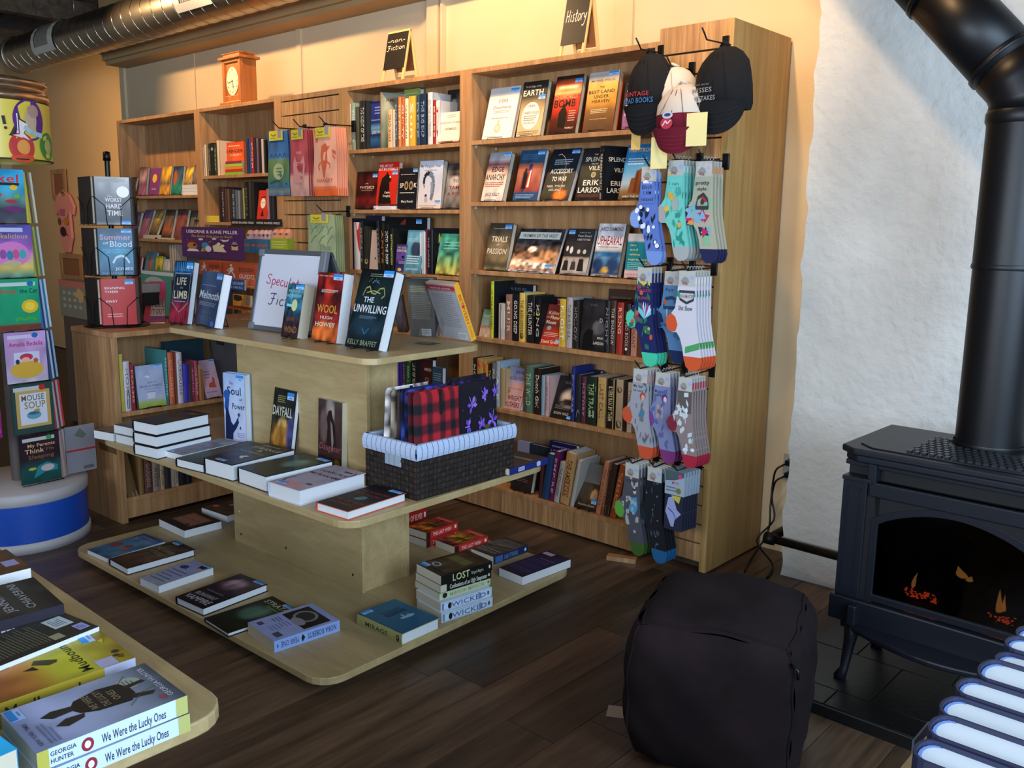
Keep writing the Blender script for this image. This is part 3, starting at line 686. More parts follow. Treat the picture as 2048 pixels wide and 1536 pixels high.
# ---- shelf 2
z = 1.559
stand('pale face-out book with big black title ANARCHY', YB, z, 961, 1004, (981, 306), .033, pages=PAGEC, cov=G((0, 'd8ccc4'), (.5, 'dcc6b4'), (.68, 'c08c7c'), (.76, '7c2e2a'), (.84, 'a8a8ac'), (1, '9aa6b4'), noise=.05), stick=(.68, .92, .97, .99),
      items=[('t', '17191f', 'EDGE', .26, .8, .60, .10), ('t', '17191f', 'ANARCHY', .03, .9, .43, .12), ('g', 'a8443a', .06, .28, .9, .39, 3), ('t', '3f4450', 'JACK KELLY', .16, .82, .1, .07)])
stand('blue face-out book with a flag and a suited figure', YB, z, 1024, 1073, (1044, 301), .026, cov=G((0, '2d4f74'), (.18, '27466a'), (.2, '8d3d33'), (.5, 'b06a54'), (.72, 'a8604a'), (.74, '24445f'), (1, '29527a'), blobs=[(.35, .4, .1, .2, '1c2030', .3)], noise=.05), stick=(.7, .9, .98, .97),
      items=[('p', 'c23a30', [(.42, .25), (.5, .7), (.6, .72), (.62, .27)]), ('p', 'e7dccb', [(.48, .26), (.54, .7), (.57, .7), (.56, .26)]), ('p', '2c3c70', [(.42, .58), (.46, .72), (.58, .72), (.56, .6)]), ('p', '15161c', [(.28, .24), (.28, .5), (.34, .56), (.42, .5), (.44, .24)]), ('e', '2a1c16', .35, .6, .045, .035), ('g', '86a4c4', .1, .04, .85, .13, 3), ('g', '3d6c95', .1, .8, .8, .92, 3)])
stand('black face-out book with a rocket arc titled ACCESSORY', YB, z, 1079, 1135, (1108, 299), .03, cov=G((0, '1f1d16'), (.12, '3a3726'), (.4, '2c2f2b'), (.7, '1a222c'), (1, '141d2c'), blobs=[(.66, .1, .14, .06, 'ff7a2c', 1.0)], noise=.05), stick=(.7, .9, .98, .97),
      items=[('l', 'e6b48a', [(.64, .1), (.66, .4), (.6, .7), (.48, .84), (.34, .9), (.24, .88)], .012), ('t', 'e9e4d8', 'ACCESSORY', .12, .9, .52, .09), ('t', 'e9e4d8', 'TO WAR', .24, .76, .37, .09), ('g', 'a3b6c6', .18, .68, .82, .8, 3), ('t', 'd8d2c4', 'NEIL TYSON', .14, .76, .25, .045), ('t', 'd8d2c4', 'AVIS LANG', .22, .62, .18, .045)])
stand('black face-out book titled VILE with a small glowing clock', YB, z, 1149, 1204, (1169, 297), .03, cov=G((0, '1c1a1a'), (.3, '2a2a24'), (.5, '3d3f30'), (.8, '26272a'), (1, '1b1c20'), noise=.04), stick=(.78, .82, .99, .89),
      items=[('t', 'd6cfb4', 'THE', .42, .56, .86, .025), ('t', 'e3dcc3', 'SPLENDID', .14, .96, .74, .085), ('t', 'd6cfb4', 'AND THE', .38, .62, .68, .025), ('t', 'e3dcc3', 'VILE', .3, .72, .57, .085), ('e', 'b9ad7c', .52, .48, .085, .055), ('e', '8a8158', .52, .48, .05, .034), ('t', 'e9e4d6', 'ERIK', .2, .78, .28, .105), ('t', 'e9e4d6', 'LARSON', .06, .96, .14, .105), ('r', 'a84c3c', .06, .06, .94, .066), ('g', 'a84c3c', .1, .075, .9, .105, 1)])
xq = xat(1205, z, YB-.01)
book('black hardcover turned to show both lettered spine and cover, second history shelf', frame_M((xq+.004, YB-.012, z+.001), (math.cos(1.2), math.sin(1.2), 0), (.0, .0, 1)), .15, .235, .034, cov='15171b', glossy=True,
     items=[('t', 'd6d0c0', 'SPLENDID', .15, .95, .72, .08), ('t', 'c8c2b0', 'VILE', .35, .7, .53, .08), ('t', 'd6d0c0', 'ERIK', .25, .75, .28, .09), ('t', 'd6d0c0', 'LARSON', .12, .95, .15, .09)],
     sitems=[('tv', 'e3dcc8', 'THE SPLENDID AND THE VILE', .5, .45, .2, .85), ('tv', 'c9c2a8', 'LARSON', .5, .4, .03, .15), ('r', '8a8468', .1, .9, .9, .93)])
stand('sky-blue face-out book with a brown fortress', YB, z, 1235, 1292, (1257, 290), .03, cov=G((0, '5a4028'), (.15, '8a6a44'), (.3, '9db8c8'), (.5, '5aa0cc'), (.8, '2f7fb8'), (1, '2672ae'), noise=.02), glossy=True,
      items=[('t', 'e9c48c', 'TIGHTROPE', .05, .95, .86, .075), ('g', 'cfe2f0', .12, .62, .8, .76, 3), ('p', '7a4526', [(.3, .12), (.34, .38), (.46, .40), (.48, .52), (.66, .56), (.7, .42), (.9, .36), (.92, .1)]), ('p', '5e331c', [(.48, .12), (.5, .5), (.58, .52), (.6, .12)]), ('t', 'e4dcc8', 'HALF THE SKY', .15, .8, .04, .035)])
# ---- shelf 3
z = 1.225
stand('brown sepia face-out book with the slanted title PASSION', YB, z, 966, 1011, (982, 446), .032, pages=PAGEC, cov=G((0, '8a8468'), (.08, '4a4030'), (.4, '6a5a40'), (.7, '544a38'), (1, '3f3a30'), blobs=[(.6, .4, .4, .18, '7a6a4c', .6)], noise=.07), stick=(.68, .88, .96, .97),
      items=[('t', 'd8d0bc', 'TRIALS', .16, .84, .60, .12, .2), ('t', 'd8d0bc', 'OF', .42, .54, .52, .04, .2), ('t', 'd8d0bc', 'PASSION', .04, .88, .34, .12, .2), ('g', 'a8a088', .2, .86, .8, .9, 1)])
stand('wide face-out book, brown photograph, banner reading WOMEN OF THE WEST', YB, z, 1016, 1106, (1053, 457), .014, hard=False, pages=PAGEW, cov=G((0, 'b8b4bc'), (.06, 'a87c5c'), (.2, 'c9a284'), (.35, '8a6248'), (.5, '5a4638'), (.62, '33333a'), (1, '2a2c33'), blobs=[(.4, .52, .08, .05, 'e6cdb4', .4), (.25, .2, .18, .06, 'e9c8a8', .8), (.75, .35, .2, .1, 'b08058', .8), (.6, .15, .2, .05, 'f0d8c0', .8)], noise=.16, seed=4, nscale=16), gridn=(34, 30), spine='6a5648', stick=(.78, .1, .95, .18),
      items=[('r', 'c9cdc4', .03, .76, .93, .92), ('t', '2c2f33', 'WOMEN OF THE WEST', .1, .87, .80, .075)])
stand('dark face-out book with bottles above and seated men below', YB, z, 1118, 1171, (1138, 457), .024, cov=G((0, '8a7c70'), (.1, 'b5aaa0'), (.36, 'a59a90'), (.4, '2b2a2c'), (.7, '26262a'), (1, '2f2d30'), noise=.05), stick=(.05, .88, .28, .97),
      items=[('t', 'a9a59c', 'WHAT IS THE', .45, .85, .9, .03), ('t', 'c4bfb4', 'Past Dead', .42, .92, .82, .05), ('t', 'c4bfb4', 'LAND TO FIND', .42, .9, .74, .045), ('e', 'cfccc4', .12, .56, .045, .06), ('e', 'cfccc4', .28, .53, .06, .08), ('e', 'b9b5ad', .56, .5, .06, .05), ('e', 'b9b5ad', .78, .5, .06, .05), ('p', '26211f', [(.06, .08), (.1, .3), (.24, .3), (.28, .08)]), ('p', '3a3432', [(.36, .1), (.38, .28), (.52, .28), (.56, .1)]), ('p', '1f1b1a', [(.62, .08), (.64, .34), (.8, .34), (.86, .08)]), ('e', '8a7464', .17, .33, .035, .03), ('e', '8a7464', .45, .31, .035, .03), ('e', '8a7464', .72, .37, .035, .03)])
stand('white face-out book titled UPHEAVAL above blue rocks', YB, z, 1180, 1234, (1199, 447), .036, pages=PAGEC, cov=G((0, 'b8a890'), (.05, '2c4a78'), (.2, '3a628c'), (.35, '5c86a8'), (.46, '2f6488'), (.49, 'a89c84'), (.51, 'd6d6dc'), (1, 'd2d3dc'), blobs=[(.45, .12, .3, .04, 'd9b03c', 1.0), (.2, .2, .15, .12, '1d3358', .7), (.75, .22, .15, .12, '22406a', .7), (.6, .42, .25, .04, '1c5a8c', .7)], noise=.06, seed=9, nscale=9),
      items=[('t', '22252c', 'JARED DIAMOND', .08, .94, .86, .075), ('t', '8c1f2c', 'UPHEAVAL', .05, .95, .60, .17), ('g', '70747c', .1, .54, .9, .57, 1)])
stand('teal face-out book with yellow lowercase title partly behind blue socks', YB, z, 1247, 1292, (1257, 467), .02, cov=G((0, 'd8b8b4'), (.16, 'dcbcb8'), (.17, '17808c'), (.8, '168494'), (.84, 'c6c8d0'), (1, 'c2c4cc'), noise=.02),
      items=[('t', 'd9cf6a', 'me', .16, .42, .72, .05), ('t', 'd9cf6a', 'and', .16, .5, .62, .05), ('t', 'd9cf6a', 'white', .14, .62, .51, .05), ('t', 'd9cf6a', 'supremacy', .12, .95, .40, .05), ('g', '9cd0d0', .1, .2, .9, .36, 4), ('t', 'c06a84', 'LAYLA F. SAAD', .08, .8, .06, .045)])
# ---- spines: (x0, x1, y_top, colour, [text, text colour, extra])   x at the shelf
ORD = ['first', 'second', 'third', 'fourth', 'fifth', 'sixth', 'seventh', 'eighth', 'ninth', 'tenth', 'eleventh', 'twelfth', 'thirteenth', 'fourteenth', 'fifteenth', 'sixteenth', 'seventeenth', 'eighteenth', 'nineteenth', 'twentieth', 'twenty-first', 'twenty-second', 'twenty-third', 'twenty-fourth']
RB = random.Random(21)
def cname(c):
    r, g, b = [int(c[i:i+2], 16) for i in (0, 2, 4)]; mx, mn = max(r, g, b), min(r, g, b)
    L = 'dark ' if mx < 90 else ('pale ' if mn > 150 else '')
    if mx-mn < 28: return 'black' if mx < 50 else 'dark grey' if mx < 95 else 'grey' if mx < 170 else 'white'
    if r >= g and r >= b: n = ('red' if g < r*.5 and b < r*.55 else 'brown' if r < 170 and g > b else 'orange' if g < r*.72 and b < g else 'tan' if b > g*.55 and b < g else 'yellow' if b < g else 'pink')
    elif g >= b: n = 'green'
    else: n = 'violet' if r > g*1.15 else 'teal' if g > b*.85 else 'blue'
    return L+n
def spine_book(label, o, ax, z, w, h, t, col, text=None, tcol='e0d8c8', extra=None, lean=0., hard=True, group=None, frontcol=None):
    """upright book, spine towards -ay; ax: unit vector along the shelf. book x axis runs into the shelf"""
    ax = Vector(ax); ay = Vector((-ax.y, ax.x, 0)); up = Vector((0, 0, 1))*math.cos(lean)+ax*math.sin(lean)
    # local x -> ay (depth), local -y (front cover) -> +ax, so origin at the right-hand side
    M = frame_M(tuple(Vector(o)+ax*(t/max(math.cos(lean), .3))), ay, up)
    it = []
    if extra: it += extra
    if text: it.append(('tv', tcol, text, .5, .5, .16, .86))
    return book(label, M, w, h, t, cov=frontcol or col, spine=col, sitems=it, hard=hard, group=group)
def spines(where, Y, z, rows, dep=.03, ax=(1, 0, 0), conv=None, w=.145):
    out = []
    for i, rw in enumerate(rows):
        x0, x1, yt, col = rw[:4]; text = rw[4] if len(rw) > 4 else None; tcol = rw[5] if len(rw) > 5 else 'd8d0c0'
        o = rw[6] if len(rw) > 6 else {}
        if conv is None:
            X0 = xat(x0, z, Y+o.get('in', 0)); X1 = xat(x1, z, Y+o.get('in', 0)); P = (X0, Y+o.get('in', 0), z+.001); h = zat(X0, Y+o.get('in', 0), yt)-z-.002; t = X1-X0-.0012
        else: P, t, h = conv(x0, x1, yt, z)
        t = max(t, .006); h = min(max(h, .10), .31)
        lb = '%s-spined book, %s from the left %s' % (cname(col), ORD[i], where)
        out.append(spine_book(lb, P, ax, z, o.get('w', w), h, t, col, text, tcol, o.get('extra'), o.get('lean', 0), t > .012, None, o.get('front')))
    return out
TM_ = 'a89a7a'
YS = YF+.022
z = .892
spines('on the fourth history shelf', YS, z, [
 (981, 987.5, 561.6, 'b9c832', 'IN THE GARDEN', '33381c', {'w': .15, 'front': '1b1c20'}),
 (996, 1010, 606, 'b8b4ac', None, 'd', {'extra': [('r', '2c2f36', 0, .0, .5, 1), ('r', 'd0ccc4', .5, .3, 1, .8)]}),
 (1011, 1024, 588, '8c6a58', 'MUIR', 'd8c8b4', {'extra': [('r', 'b87848', 0, .2, 1, .55), ('r', '4a4c54', 0, .7, 1, 1)]}),
 (1025, 1038, 587, '14161c', 'GOING DEEP', 'e4e4e4'),
 (1038, 1050, 585, 'd9bc5c', 'THE BEEKEEPERS', '6a4a20', {'extra': [('r', '2c4c4a', 0, .78, 1, 1), ('e', '5a4020', .5, .12, .3, .06)]}),
 (1053, 1068, 590, '1a1c20', 'THE HUNTER', 'd8d4c8', {'extra': [('r', '5c7890', 0, .70, 1, 1), ('r', 'e3dca0', 0, .58, 1, .66)]}),
 (1070, 1081, 596, '141416', 'KING', 'c8c4b4', {'extra': [('e', 'd9cf4a', .5, .66, .35, .04)]}),
 (1118, 1131, 597, 'c9a83c', 'FLIGHT', 'f0ece4', {'extra': [('r', '23201c', 0, .42, 1, 1), ('r', 'd9c43c', 0, .1, 1, .42), ('r', 'd8cbb0', 0, 0, 1, .12)]}),
 (1132, 1144, 594, 'a8a4a0', 'THE BURIED GIRL', '5a5450', {'extra': [('r', '2f6e6a', .2, .93, 1, 1)]}),
 (1145, 1157, 600, '22201f', 'HOLLOW', '8a8070'),
 (1208, 1218, 600, '1a1820', 'NIGHT', '8a8490'),
 (1219, 1230, 600, '3c2c24', 'THE SHADOW', 'c9c0b0'),
 (1232, 1245, 604, '9c2c1c', None, 'd', {'extra': [('r', '4a2a24', 0, 0, 1, .35), ('tv', 'e8c8b0', 'RISING', .5, .5, .4, .9)]}),
 (1246.5, 1259, 606, '2a1a1a', 'THE RED BOOK', 'c9a890', {'extra': [('r', 'c22c20', 0, 0, 1, .52), ('e', 'e8d8b0', .5, .12, .2, .03)]}),
 (1261, 1273, 610, 'b8806a', 'COVENANT', '6a3c30')])
stand('teal and cream face-out book leaning at the left end of the fourth history shelf', YB, z, 957, 980, (972, 592), .02, cov=G((0, 'c4a894'), (.35, 'b89c88'), (.5, '7a9c94'), (1, '4a8078'), noise=.05), easel=False,
      items=[('t', 'c8d8d0', 'LOST', .2, .8, .72, .08), ('g', '6a5040', .1, .3, .8, .42, 3)])
def backed(label, z, px0, px1, yt, col, items=(), t=.03, yo=.14, **k):                 # tall book standing behind the others, front out
    Y = YF+yo; x0 = xat(px0, z, Y); x1 = xat(px1, z, Y); h = min(zat(x0, Y, yt)-z, .32)
    M = frame_M((x0, Y, z+.001), (1, 0, 0), (0, .03, 1)); return book(label, M, x1-x0, h, t, cov=col, items=items, **k)
backed('large black book standing face-out behind the left end of the fourth history shelf', z, 1003, 1062, 566, '1b1c20', [('t', '5a5c64', 'RISE', .2, .8, .88, .05), ('t', '6a6c74', 'REMEMBER', .05, .5, .72, .07), ('g', '4a4c54', .1, .55, .9, .66, 2)], stick=(.72, .80, .95, .88))
backed('dark book with a blue and white target design behind the red cover', z, 1088, 1130, 593, '1d1f26', [('e', 'aab8c8', .6, .86, .36, .11), ('e', 'b83838', .6, .9, .14, .05), ('p', 'c9c88c', [(.05, .98), (.2, .98), (.3, .7), (.55, .55), (.45, .45), (.12, .62)]), ('p', '6a64a8', [(.2, .98), (.3, .98), (.38, .78), (.62, .66), (.55, .6), (.3, .7)])])
backed('tall brown face-out book behind the right end of the fourth history shelf', z, 1212, 1262, 578, '4a3428', [('g', '6a5040', .1, .6, .9, .9, 4)])
stand('red face-out book titled Moon with a round medallion, fourth history shelf', YS-.004, z, 1079, 1117, (1098, 606), .02, hard=False, easel=False, cov=G((0, 'b8362a'), (.35, 'a83226'), (.5, '5a2c28'), (.7, '8a3428'), (1, 'a03c2c'), noise=.03), stick=(.78, .1, 1, .18),
      items=[('t', 'e8d8c4', 'Killers', .12, .8, .76, .08), ('t', 'e8d8c4', 'of the', .05, .22, .67, .035), ('t', 'e8d8c4', 'Flower', .26, .94, .64, .085), ('t', 'e8d8c4', 'Moon', .1, .6, .52, .09), ('e', '8a9aa0', .3, .42, .12, .055), ('g', 'e0b8a4', .1, .2, .85, .32, 3), ('t', 'f2e2c8', 'David Grann', .06, .96, .05, .08)])
stand('black face-out book with a dim portrait silhouette, fourth history shelf', YS-.006, z, 1158.5, 1207, (1162, 594), .028, easel=False, cov=G((0, '1a1818'), (.3, '2a2829'), (.6, '1e1d20'), (1, '2b2a2e'), blobs=[(.7, .45, .18, .1, '5c5a5c', .6)], noise=.06),
      items=[('t', '55525a', 'THE', .3, .6, .86, .04), ('t', 'b0aca8', 'D', .74, .86, .56, .08), ('p', '0d0d0e', [(.1, .02), (.12, .3), (.3, .42), (.5, .4), (.5, .2), (.7, .02)]), ('t', 'c8c4bc', 'ERIK', .7, .95, .24, .04), ('t', 'c8c4bc', 'LARSON', .55, .96, .13, .055)])
# ---- shelf 5
z = .548
spines('on the fifth history shelf', YS, z, [
 (946, 953.5, 715, '201e20', 'NORTH', 'e0dcd0'), (954, 967, 716, 'b98a4a', None, 'd', {'extra': [('e', 'c8402c', .5, .88, .45, .07), ('r', '8a5a2c', 0, 0, 1, .3)]}),
 (967.5, 976, 727, 'c07c2c'), (976.5, 983, 727, '1c1a1a', 'THE SCENE', 'd8c890'), (983.5, 991, 724, '6a6c6c', 'PACE', 'c8c8c0'),
 (991.5, 1000, 722, '93a5b3', 'VALE', 'e8e4d8', {'extra': [('r', 'd8d4c8', 0, .3, 1, .55)]}), (1000.5, 1011, 736, 'a8906a'),
 (1048, 1066, 731, '4f6f58', 'THE WILD', 'a9c4a0', {'extra': [('r', '6a4430', 0, 0, .25, 1), ('r', '35553c', .3, 0, 1, .45)]}),
 (1068, 1081, 736, '2a1c16', 'Dutch Girl', 'e8e0d4'),
 (1082, 1089.5, 750, '7fa0b0', None, 'd', {'extra': [('r', 'c8c4bc', 0, .38, 1, .68), ('r', 'a83c3c', 0, .08, 1, .38)]}), (1090, 1098, 751, 'c09c98', 'AMERICAN', '7a5c5a'),
 (1141, 1148.5, 733, '1c2a6c', 'CIVIL WAR', 'a8a8c0'), (1150, 1161, 748, '23252b', None, 'd', {'extra': [('p', '8a8494', [(.2, .1), (.8, .2), (.6, .28), (.3, .2)])]}),
 (1162, 1171, 752, '552838', 'HISTORY', 'b08890'), (1172, 1192, 751, '1c2a20', 'THE TRAILS', '9ab878', {'extra': [('r', '7c9a58', .1, .7, .9, .82), ('r', 'a9a898', .35, .16, .8, .3)]}),
 (1194, 1210, 753, 'b8955c', 'LAST CALL', '6a4420', {'extra': [('r', '3a2c24', 0, .06, 1, .26)]}), (1212, 1228, 757, '1e1816', 'RIVERS RAN BY THEM', 'd8c8a0', {'extra': [('r', 'b89850', .82, 0, .92, 1)]}),
 (1230, 1244, 758, 'b09a78', None, 'd', {'extra': [('e', '5a4430', .5, .8, .35, .06), ('e', '4a3a2c', .5, .12, .4, .08)]}), (1245, 1252, 760, '2c1f1c'), (1253, 1263, 764, 'b8a890', 'THE PLAINS', '6a5444')])
stand('lavender to pink face-out book with large dark title BROTHERS', YS-.004, z, 1004, 1040, (1021, 720), .03, easel=False, glossy=False, cov=G((0, 'c89890'), (.3, 'd0a098'), (.62, 'c89a98'), (.66, 'a09ab8'), (1, '9aa0c4'), noise=.02),
      items=[('t', '3c3c58', 'DAVID', .42, .92, .86, .07, .1), ('t', '3c3c58', 'McCULLOUGH', .1, .98, .70, .085, .1), ('e', 'a8803c', .18, .42, .12, .06), ('t', '6a2c30', 'WRIGHT', .2, .95, .22, .12, .1), ('t', '6a2c30', 'BROTHERS', .02, .9, .06, .12, .1), ('l', '8a5a60', [(.1, .5), (.9, .49)], .008)])
stand('black face-out book with a bright dome of light, fifth history shelf', YS-.004, z, 1099.5, 1140, (1122, 748), .03, easel=False, cov=G((0, '1c1918'), (.5, '221e1c'), (1, '2a2a2c'), blobs=[(.75, .5, .3, .14, 'd8c0a8', .9), (.75, .4, .36, .06, '2a2422', .4)], noise=.05), stick=(.8, .03, .98, .1),
      items=[('t', '8a8478', 'THE INVENTION', .3, .95, .82, .06), ('t', 'b8b0a4', 'BORN WILD', .14, .85, .1, .06), ('g', '7a746c', .12, .22, .85, .32, 3)])
backed('green and white patterned book lying behind the pink-spined book', z, 1098, 1124, 752, '7c9480', [('p', 'b8c4b8', [(0, .5), (1, .7), (1, 1), (0, 1)]), ('l', '3c5a34', [(.2, .1), (.6, .6), (.8, .9)], .06)])
backed('navy hardcover standing face-out behind the history row', z, 1148, 1196, 736, '141a3c', [('g', '3a4470', .15, .8, .85, .94, 2)], glossy=True)
# ---- bottom shelf
z = .134
def lb(px0, px1, yt, xt0, col, text=None, tcol='d8d0c0', extra=None, lab=''):
    X0 = xat(px0, z, YS); X1 = xat(px1, z, YS); Z = zat(X0, YS, yt); Xt = xat(xt0, Z, YS); h = math.hypot(Z-z, Xt-X0); le = math.atan2(Xt-X0, Z-z)
    return spine_book(lab, (X0, YS, z+.001), (1, 0, 0), z, .15, min(h, .30), (X1-X0)*math.cos(le)-.001, col, text, tcol, extra, le)
for i, a in enumerate([(1077, 1083, 925, 1082, '4a2424'), (1083.5, 1096, 905, 1096, '24406c', None, 'd', [('r', '2c6c44', 0, 0, 1, .5)]), (1097, 1106, 900, 1111, '5c2048', 'EMPIRE', 'c8a0b8'), (1107, 1117, 922, 1121, 'a8a49c', 'THE STRANGERS', '4a4644'),
    (1119, 1138, 903, 1134, 'b8905c', 'THE AMERICAN', '5a3820', [('r', 'a83c44', .2, .14, .8, .5), ('r', '2c201c', 0, 0, 1, .18)]), (1139.5, 1147, 918, 1156, 'b0aca4'),
    (1191, 1200, 920, 1210, 'c07c5c', 'THE WIDOWS', '7c3a28'), (1200.5, 1207, 938, 1213, '7c5034', 'CONFLICT', 'c8a484'), (1207.5, 1218, 925, 1225, '3a2a22', None, 'd', [('r', '9a8c70', .15, .04, .85, .2)]), (1219, 1231, 926, 1241, '9c4c24', 'THE BIG ROCK', 'd8a878')]):
    lb(*a, **({'lab': '%s-spined book, %s from the left in the leaning row on the bottom history shelf' % (cname(a[4]), ORD[i])}) if len(a) < 9 else {})
stand('dark red-lettered face-out book on the bottom history shelf behind the middle tier', YB, z, 1020, 1061, (1032, 905), .03, easel=True, pages=PAGEC, cov=G((0, '241f1e'), (.5, '2c2422'), (1, '33302f'), noise=.05), items=[('t', 'a83c38', 'Fathers', .3, .75, .45, .07, .2), ('g', '7a5450', .2, .25, .8, .35, 2)])
stand('grey paper face-out book behind the dark cover on the bottom history shelf', YB+.02, z, 1144, 1192, (1158, 918), .008, easel=False, hard=False, cov='77756f', items=[])
stand('dark face-out book with a candlelit face, bottom history shelf', YB-.006, z, 1148, 1190, (1175, 943), .03, easel=True, cov=G((0, '241c16'), (.3, '4a3c2c'), (.6, '33291f'), (1, '2c2822'), blobs=[(.75, .45, .12, .12, 'c8a070', .6), (.3, .55, .25, .2, '5a4a38', .6)], noise=.08), items=[('t', 'c8b48c', 'Francine Hirsch', .15, .9, .1, .06)], stick=(.72, .2, .95, .34))
backed('lavender face-out book half hidden behind the middle tier corner', z, 1032, 1056, 882, '9a94a8', yo=.1)
backed('navy book with white capitals HERALDRY standing at the back of the bottom history shelf', z, 1095, 1148, 882, '1c1a44', [('t', 'b4b4cc', 'HERALDRY', .06, .98, .74, .12), ('g', '7c7ca0', .1, .88, .9, .95, 1)], yo=.08)
backed('slate book standing behind the lavender one on the bottom history shelf', z, 1056, 1094, 888, '2c3038', yo=.1)
# ================================================================== NON-FICTION CASE
z = 1.850
spines('on the top non-fiction shelf', YS, z, [
 (691.5, 696, 209, '8c2c24', None, 'd', {'extra': [('r', '3c2418', 0, 0, 1, .55)]}), (696.5, 703.5, 208, 'd9ccb0', None, 'd', {'extra': [('r', '33241c', 0, .3, 1, .65)]}), (704, 712, 206, '8fa89c', 'THE RIVER', 'dfe8dc'), (712.5, 719.5, 214, '4c5040'),
 (720.5, 733, 202, '2c2e2f', 'THE NIGHT OF TIME', 'c8c8bc', {'extra': [('r', '17181a', .5, 0, 1, 1)]}), (776, 786, 219, 'd0b48c', 'DEAD WAKE', '7a3c24', {'extra': [('r', 'a82c20', 0, .18, 1, .4)]}), (786.5, 790.5, 219, 'c8c4b8'), (791, 796, 195, '3c4048', 'NORTH', 'b8b8b0'),
 (797, 803.5, 194, 'd07c40', 'THE EDGE', 'f0e0c4'), (804, 810, 196, 'b85a30', 'GUILTY', 'f4e8d0', {'extra': [('r', 'e8dcc0', 0, .7, 1, .95)]}), (810.5, 818, 197, 'e4d8b0', 'THE DAWN OF WAR', '4a3420'), (818.5, 832, 193, 'e0a83c', 'Sun', 'f8e8c0', {'extra': [('r', 'f0d890', 0, .6, 1, 1), ('r', 'b86420', 0, 0, 1, .35)]}),
 (834, 840, 190, '24405c', 'DEEP', '8ca8c0'), (840.5, 853, 188, '1c2c44', 'THE BIG SHIP', '8aa4c0'), (856, 866, 185, 'c8ccce', 'ON THE WATERSHED', '8a8c90'), (866.5, 871, 200, 'a02c20', 'BOSS', 'e8d8c8'), (872, 880, 201, 'e4e0d8', 'D', 'a82c20', {'extra': [('r', 'b03028', .2, .6, .9, .85)]})], w=.15)
backed('cobalt-blue face-out book with a wave, top non-fiction shelf', z, 741, 768, 204, G((0, '16204c'), (.2, '2c5c84'), (.3, '1a2450'), (.45, '5c94b4'), (.55, '20306c'), (1, '2c3884'), noise=.04), [('t', 'c8d4e8', 'QUIET WORLD', .1, .95, .33, .06), ('g', '8ca0d0', .3, .72, .8, .9, 3), ('t', 'a8b8d8', 'DOUGLAS BRINKLEY', .05, .95, .6, .03)], yo=.05, t=.02)
xq = xat(763, z, YS)
book('large red-spined hardcover turned to show its landscape cover, top non-fiction shelf', frame_M((xq+.004, YS-.004, z+.001), (math.cos(1.15), math.sin(1.15), 0), (0, .0, 1)), .18, .292, .016, cov=G((0, '4a5a44'), (.4, '7c8c6c'), (.7, 'a0a890'), (1, '889078'), noise=.06), spine='b0643c', items=[('t', '8c2c24', 'AMERICA', .15, .9, .84, .07)])
backed('green hardcover showing above the yellow and orange spines', z, 806, 838, 180, '8c9c54', [('g', 'b8c080', .1, .85, .9, .95, 2)])
backed('black and white photo book of a soldier, top non-fiction shelf', z, 893, 925, 181, G((0, '2c2824'), (.4, '3c3834'), (.7, '55504a'), (1, '2a2826'), blobs=[(.4, .72, .12, .09, 'c8beb0', .4), (.4, .86, .16, .05, '1a1816', .3)], noise=.08))
stand('cream face-out book titled ARMIES, top non-fiction shelf right end', YB-.01, z, 875.5, 918, (883, 226), .02, cov=G((0, 'a83424'), (.06, 'e6ddc8'), (1, 'e9e1d0'), noise=.01), items=[('t', '8a7a64', 'EISENHOWERS', .06, .95, .62, .06), ('t', '8a7a64', 'ARMIES', .26, .8, .40, .09), ('g', 'b0a48c', .3, .8, .7, .92, 2)])
z = 1.523
stand('dark red face-out book titled PHYSICS', YB, z, 710, 751, (715.5, 344), .02, glossy=True, cov=G((0, '3c1614'), (.25, '6c1c18'), (.4, '3a1614'), (.7, '4a1c1a'), (1, '2c1212'), noise=.09), stick=(.76, .84, .98, .93), items=[('t', 'd8c0a8', 'THE', .42, .56, .66, .03), ('t', 'e0ccb0', 'PHYSICS', .18, .86, .54, .07), ('t', 'b09484', 'DEVOTIONAL', .25, .8, .48, .03)])
xa = xat(747, z, YB); xb = xat(791, z, YB)
b_ = book('white paperback lying flat under the red cat book', frame_M((xa, YB+.005+.16, z+.020), (1, 0, 0), (0, 1, 0)) if False else frame_M((xa, YB+.0, z+.021), (1, 0, 0), (0, 1, 0)), xb-xa, .14, .02, cov='c8c0b4', spine='c8c0b4', hard=False, pages=PAGEW)
stand('red face-out book with a large black cat silhouette', YB, z+.022, 751, 791, (758.5, 325), .03, pages=PAGEC, cov='c42a1e', stick=(.72, .70, .97, .78), items=[('t', 'f0e4dc', 'WILL MY CAT', .04, .7, .88, .065, .15), ('t', 'f0e4dc', 'EAT MY EYEBALLS', .03, .95, .80, .065, .15), ('p', '17130f', [(.12, .02), (.14, .4), (.22, .62), (.40, .70), (.48, .78), (.52, .71), (.66, .64), (.70, .57), (.6, .52), (.64, .3), (.78, .02)]), ('p', 'e8e0d4', [(.58, .66), (.64, .67), (.66, .62), (.6, .63)]), ('t', 'e8dcc8', 'Caitlin', .4, .66, .26, .05), ('t', 'e8dcc8', 'Doughty', .34, .7, .18, .055)])
stand('black face-out book titled SPOOK with two ornate gold ovals', YB, z, 794, 831.5, (798.5, 337), .02, hard=False, cov='15161a', stick=(.74, .90, .97, .985), items=[('t', 'e8e4da', 'SP', .08, .28, .52, .115), ('t', 'e8e4da', 'K', .82, .97, .52, .115), ('e', 'a08a5c', .42, .57, .10, .11), ('e', '2a2418', .42, .57, .05, .06), ('e', 'a08a5c', .67, .57, .10, .11), ('e', '2a2418', .67, .57, .05, .06), ('g', 'b8b4ac', .1, .36, .88, .42, 1), ('t', 'd8d4cc', 'Mary Roach', .2, .82, .15, .06), ('g', 'a8a49c', .1, .82, .85, .86, 1)])
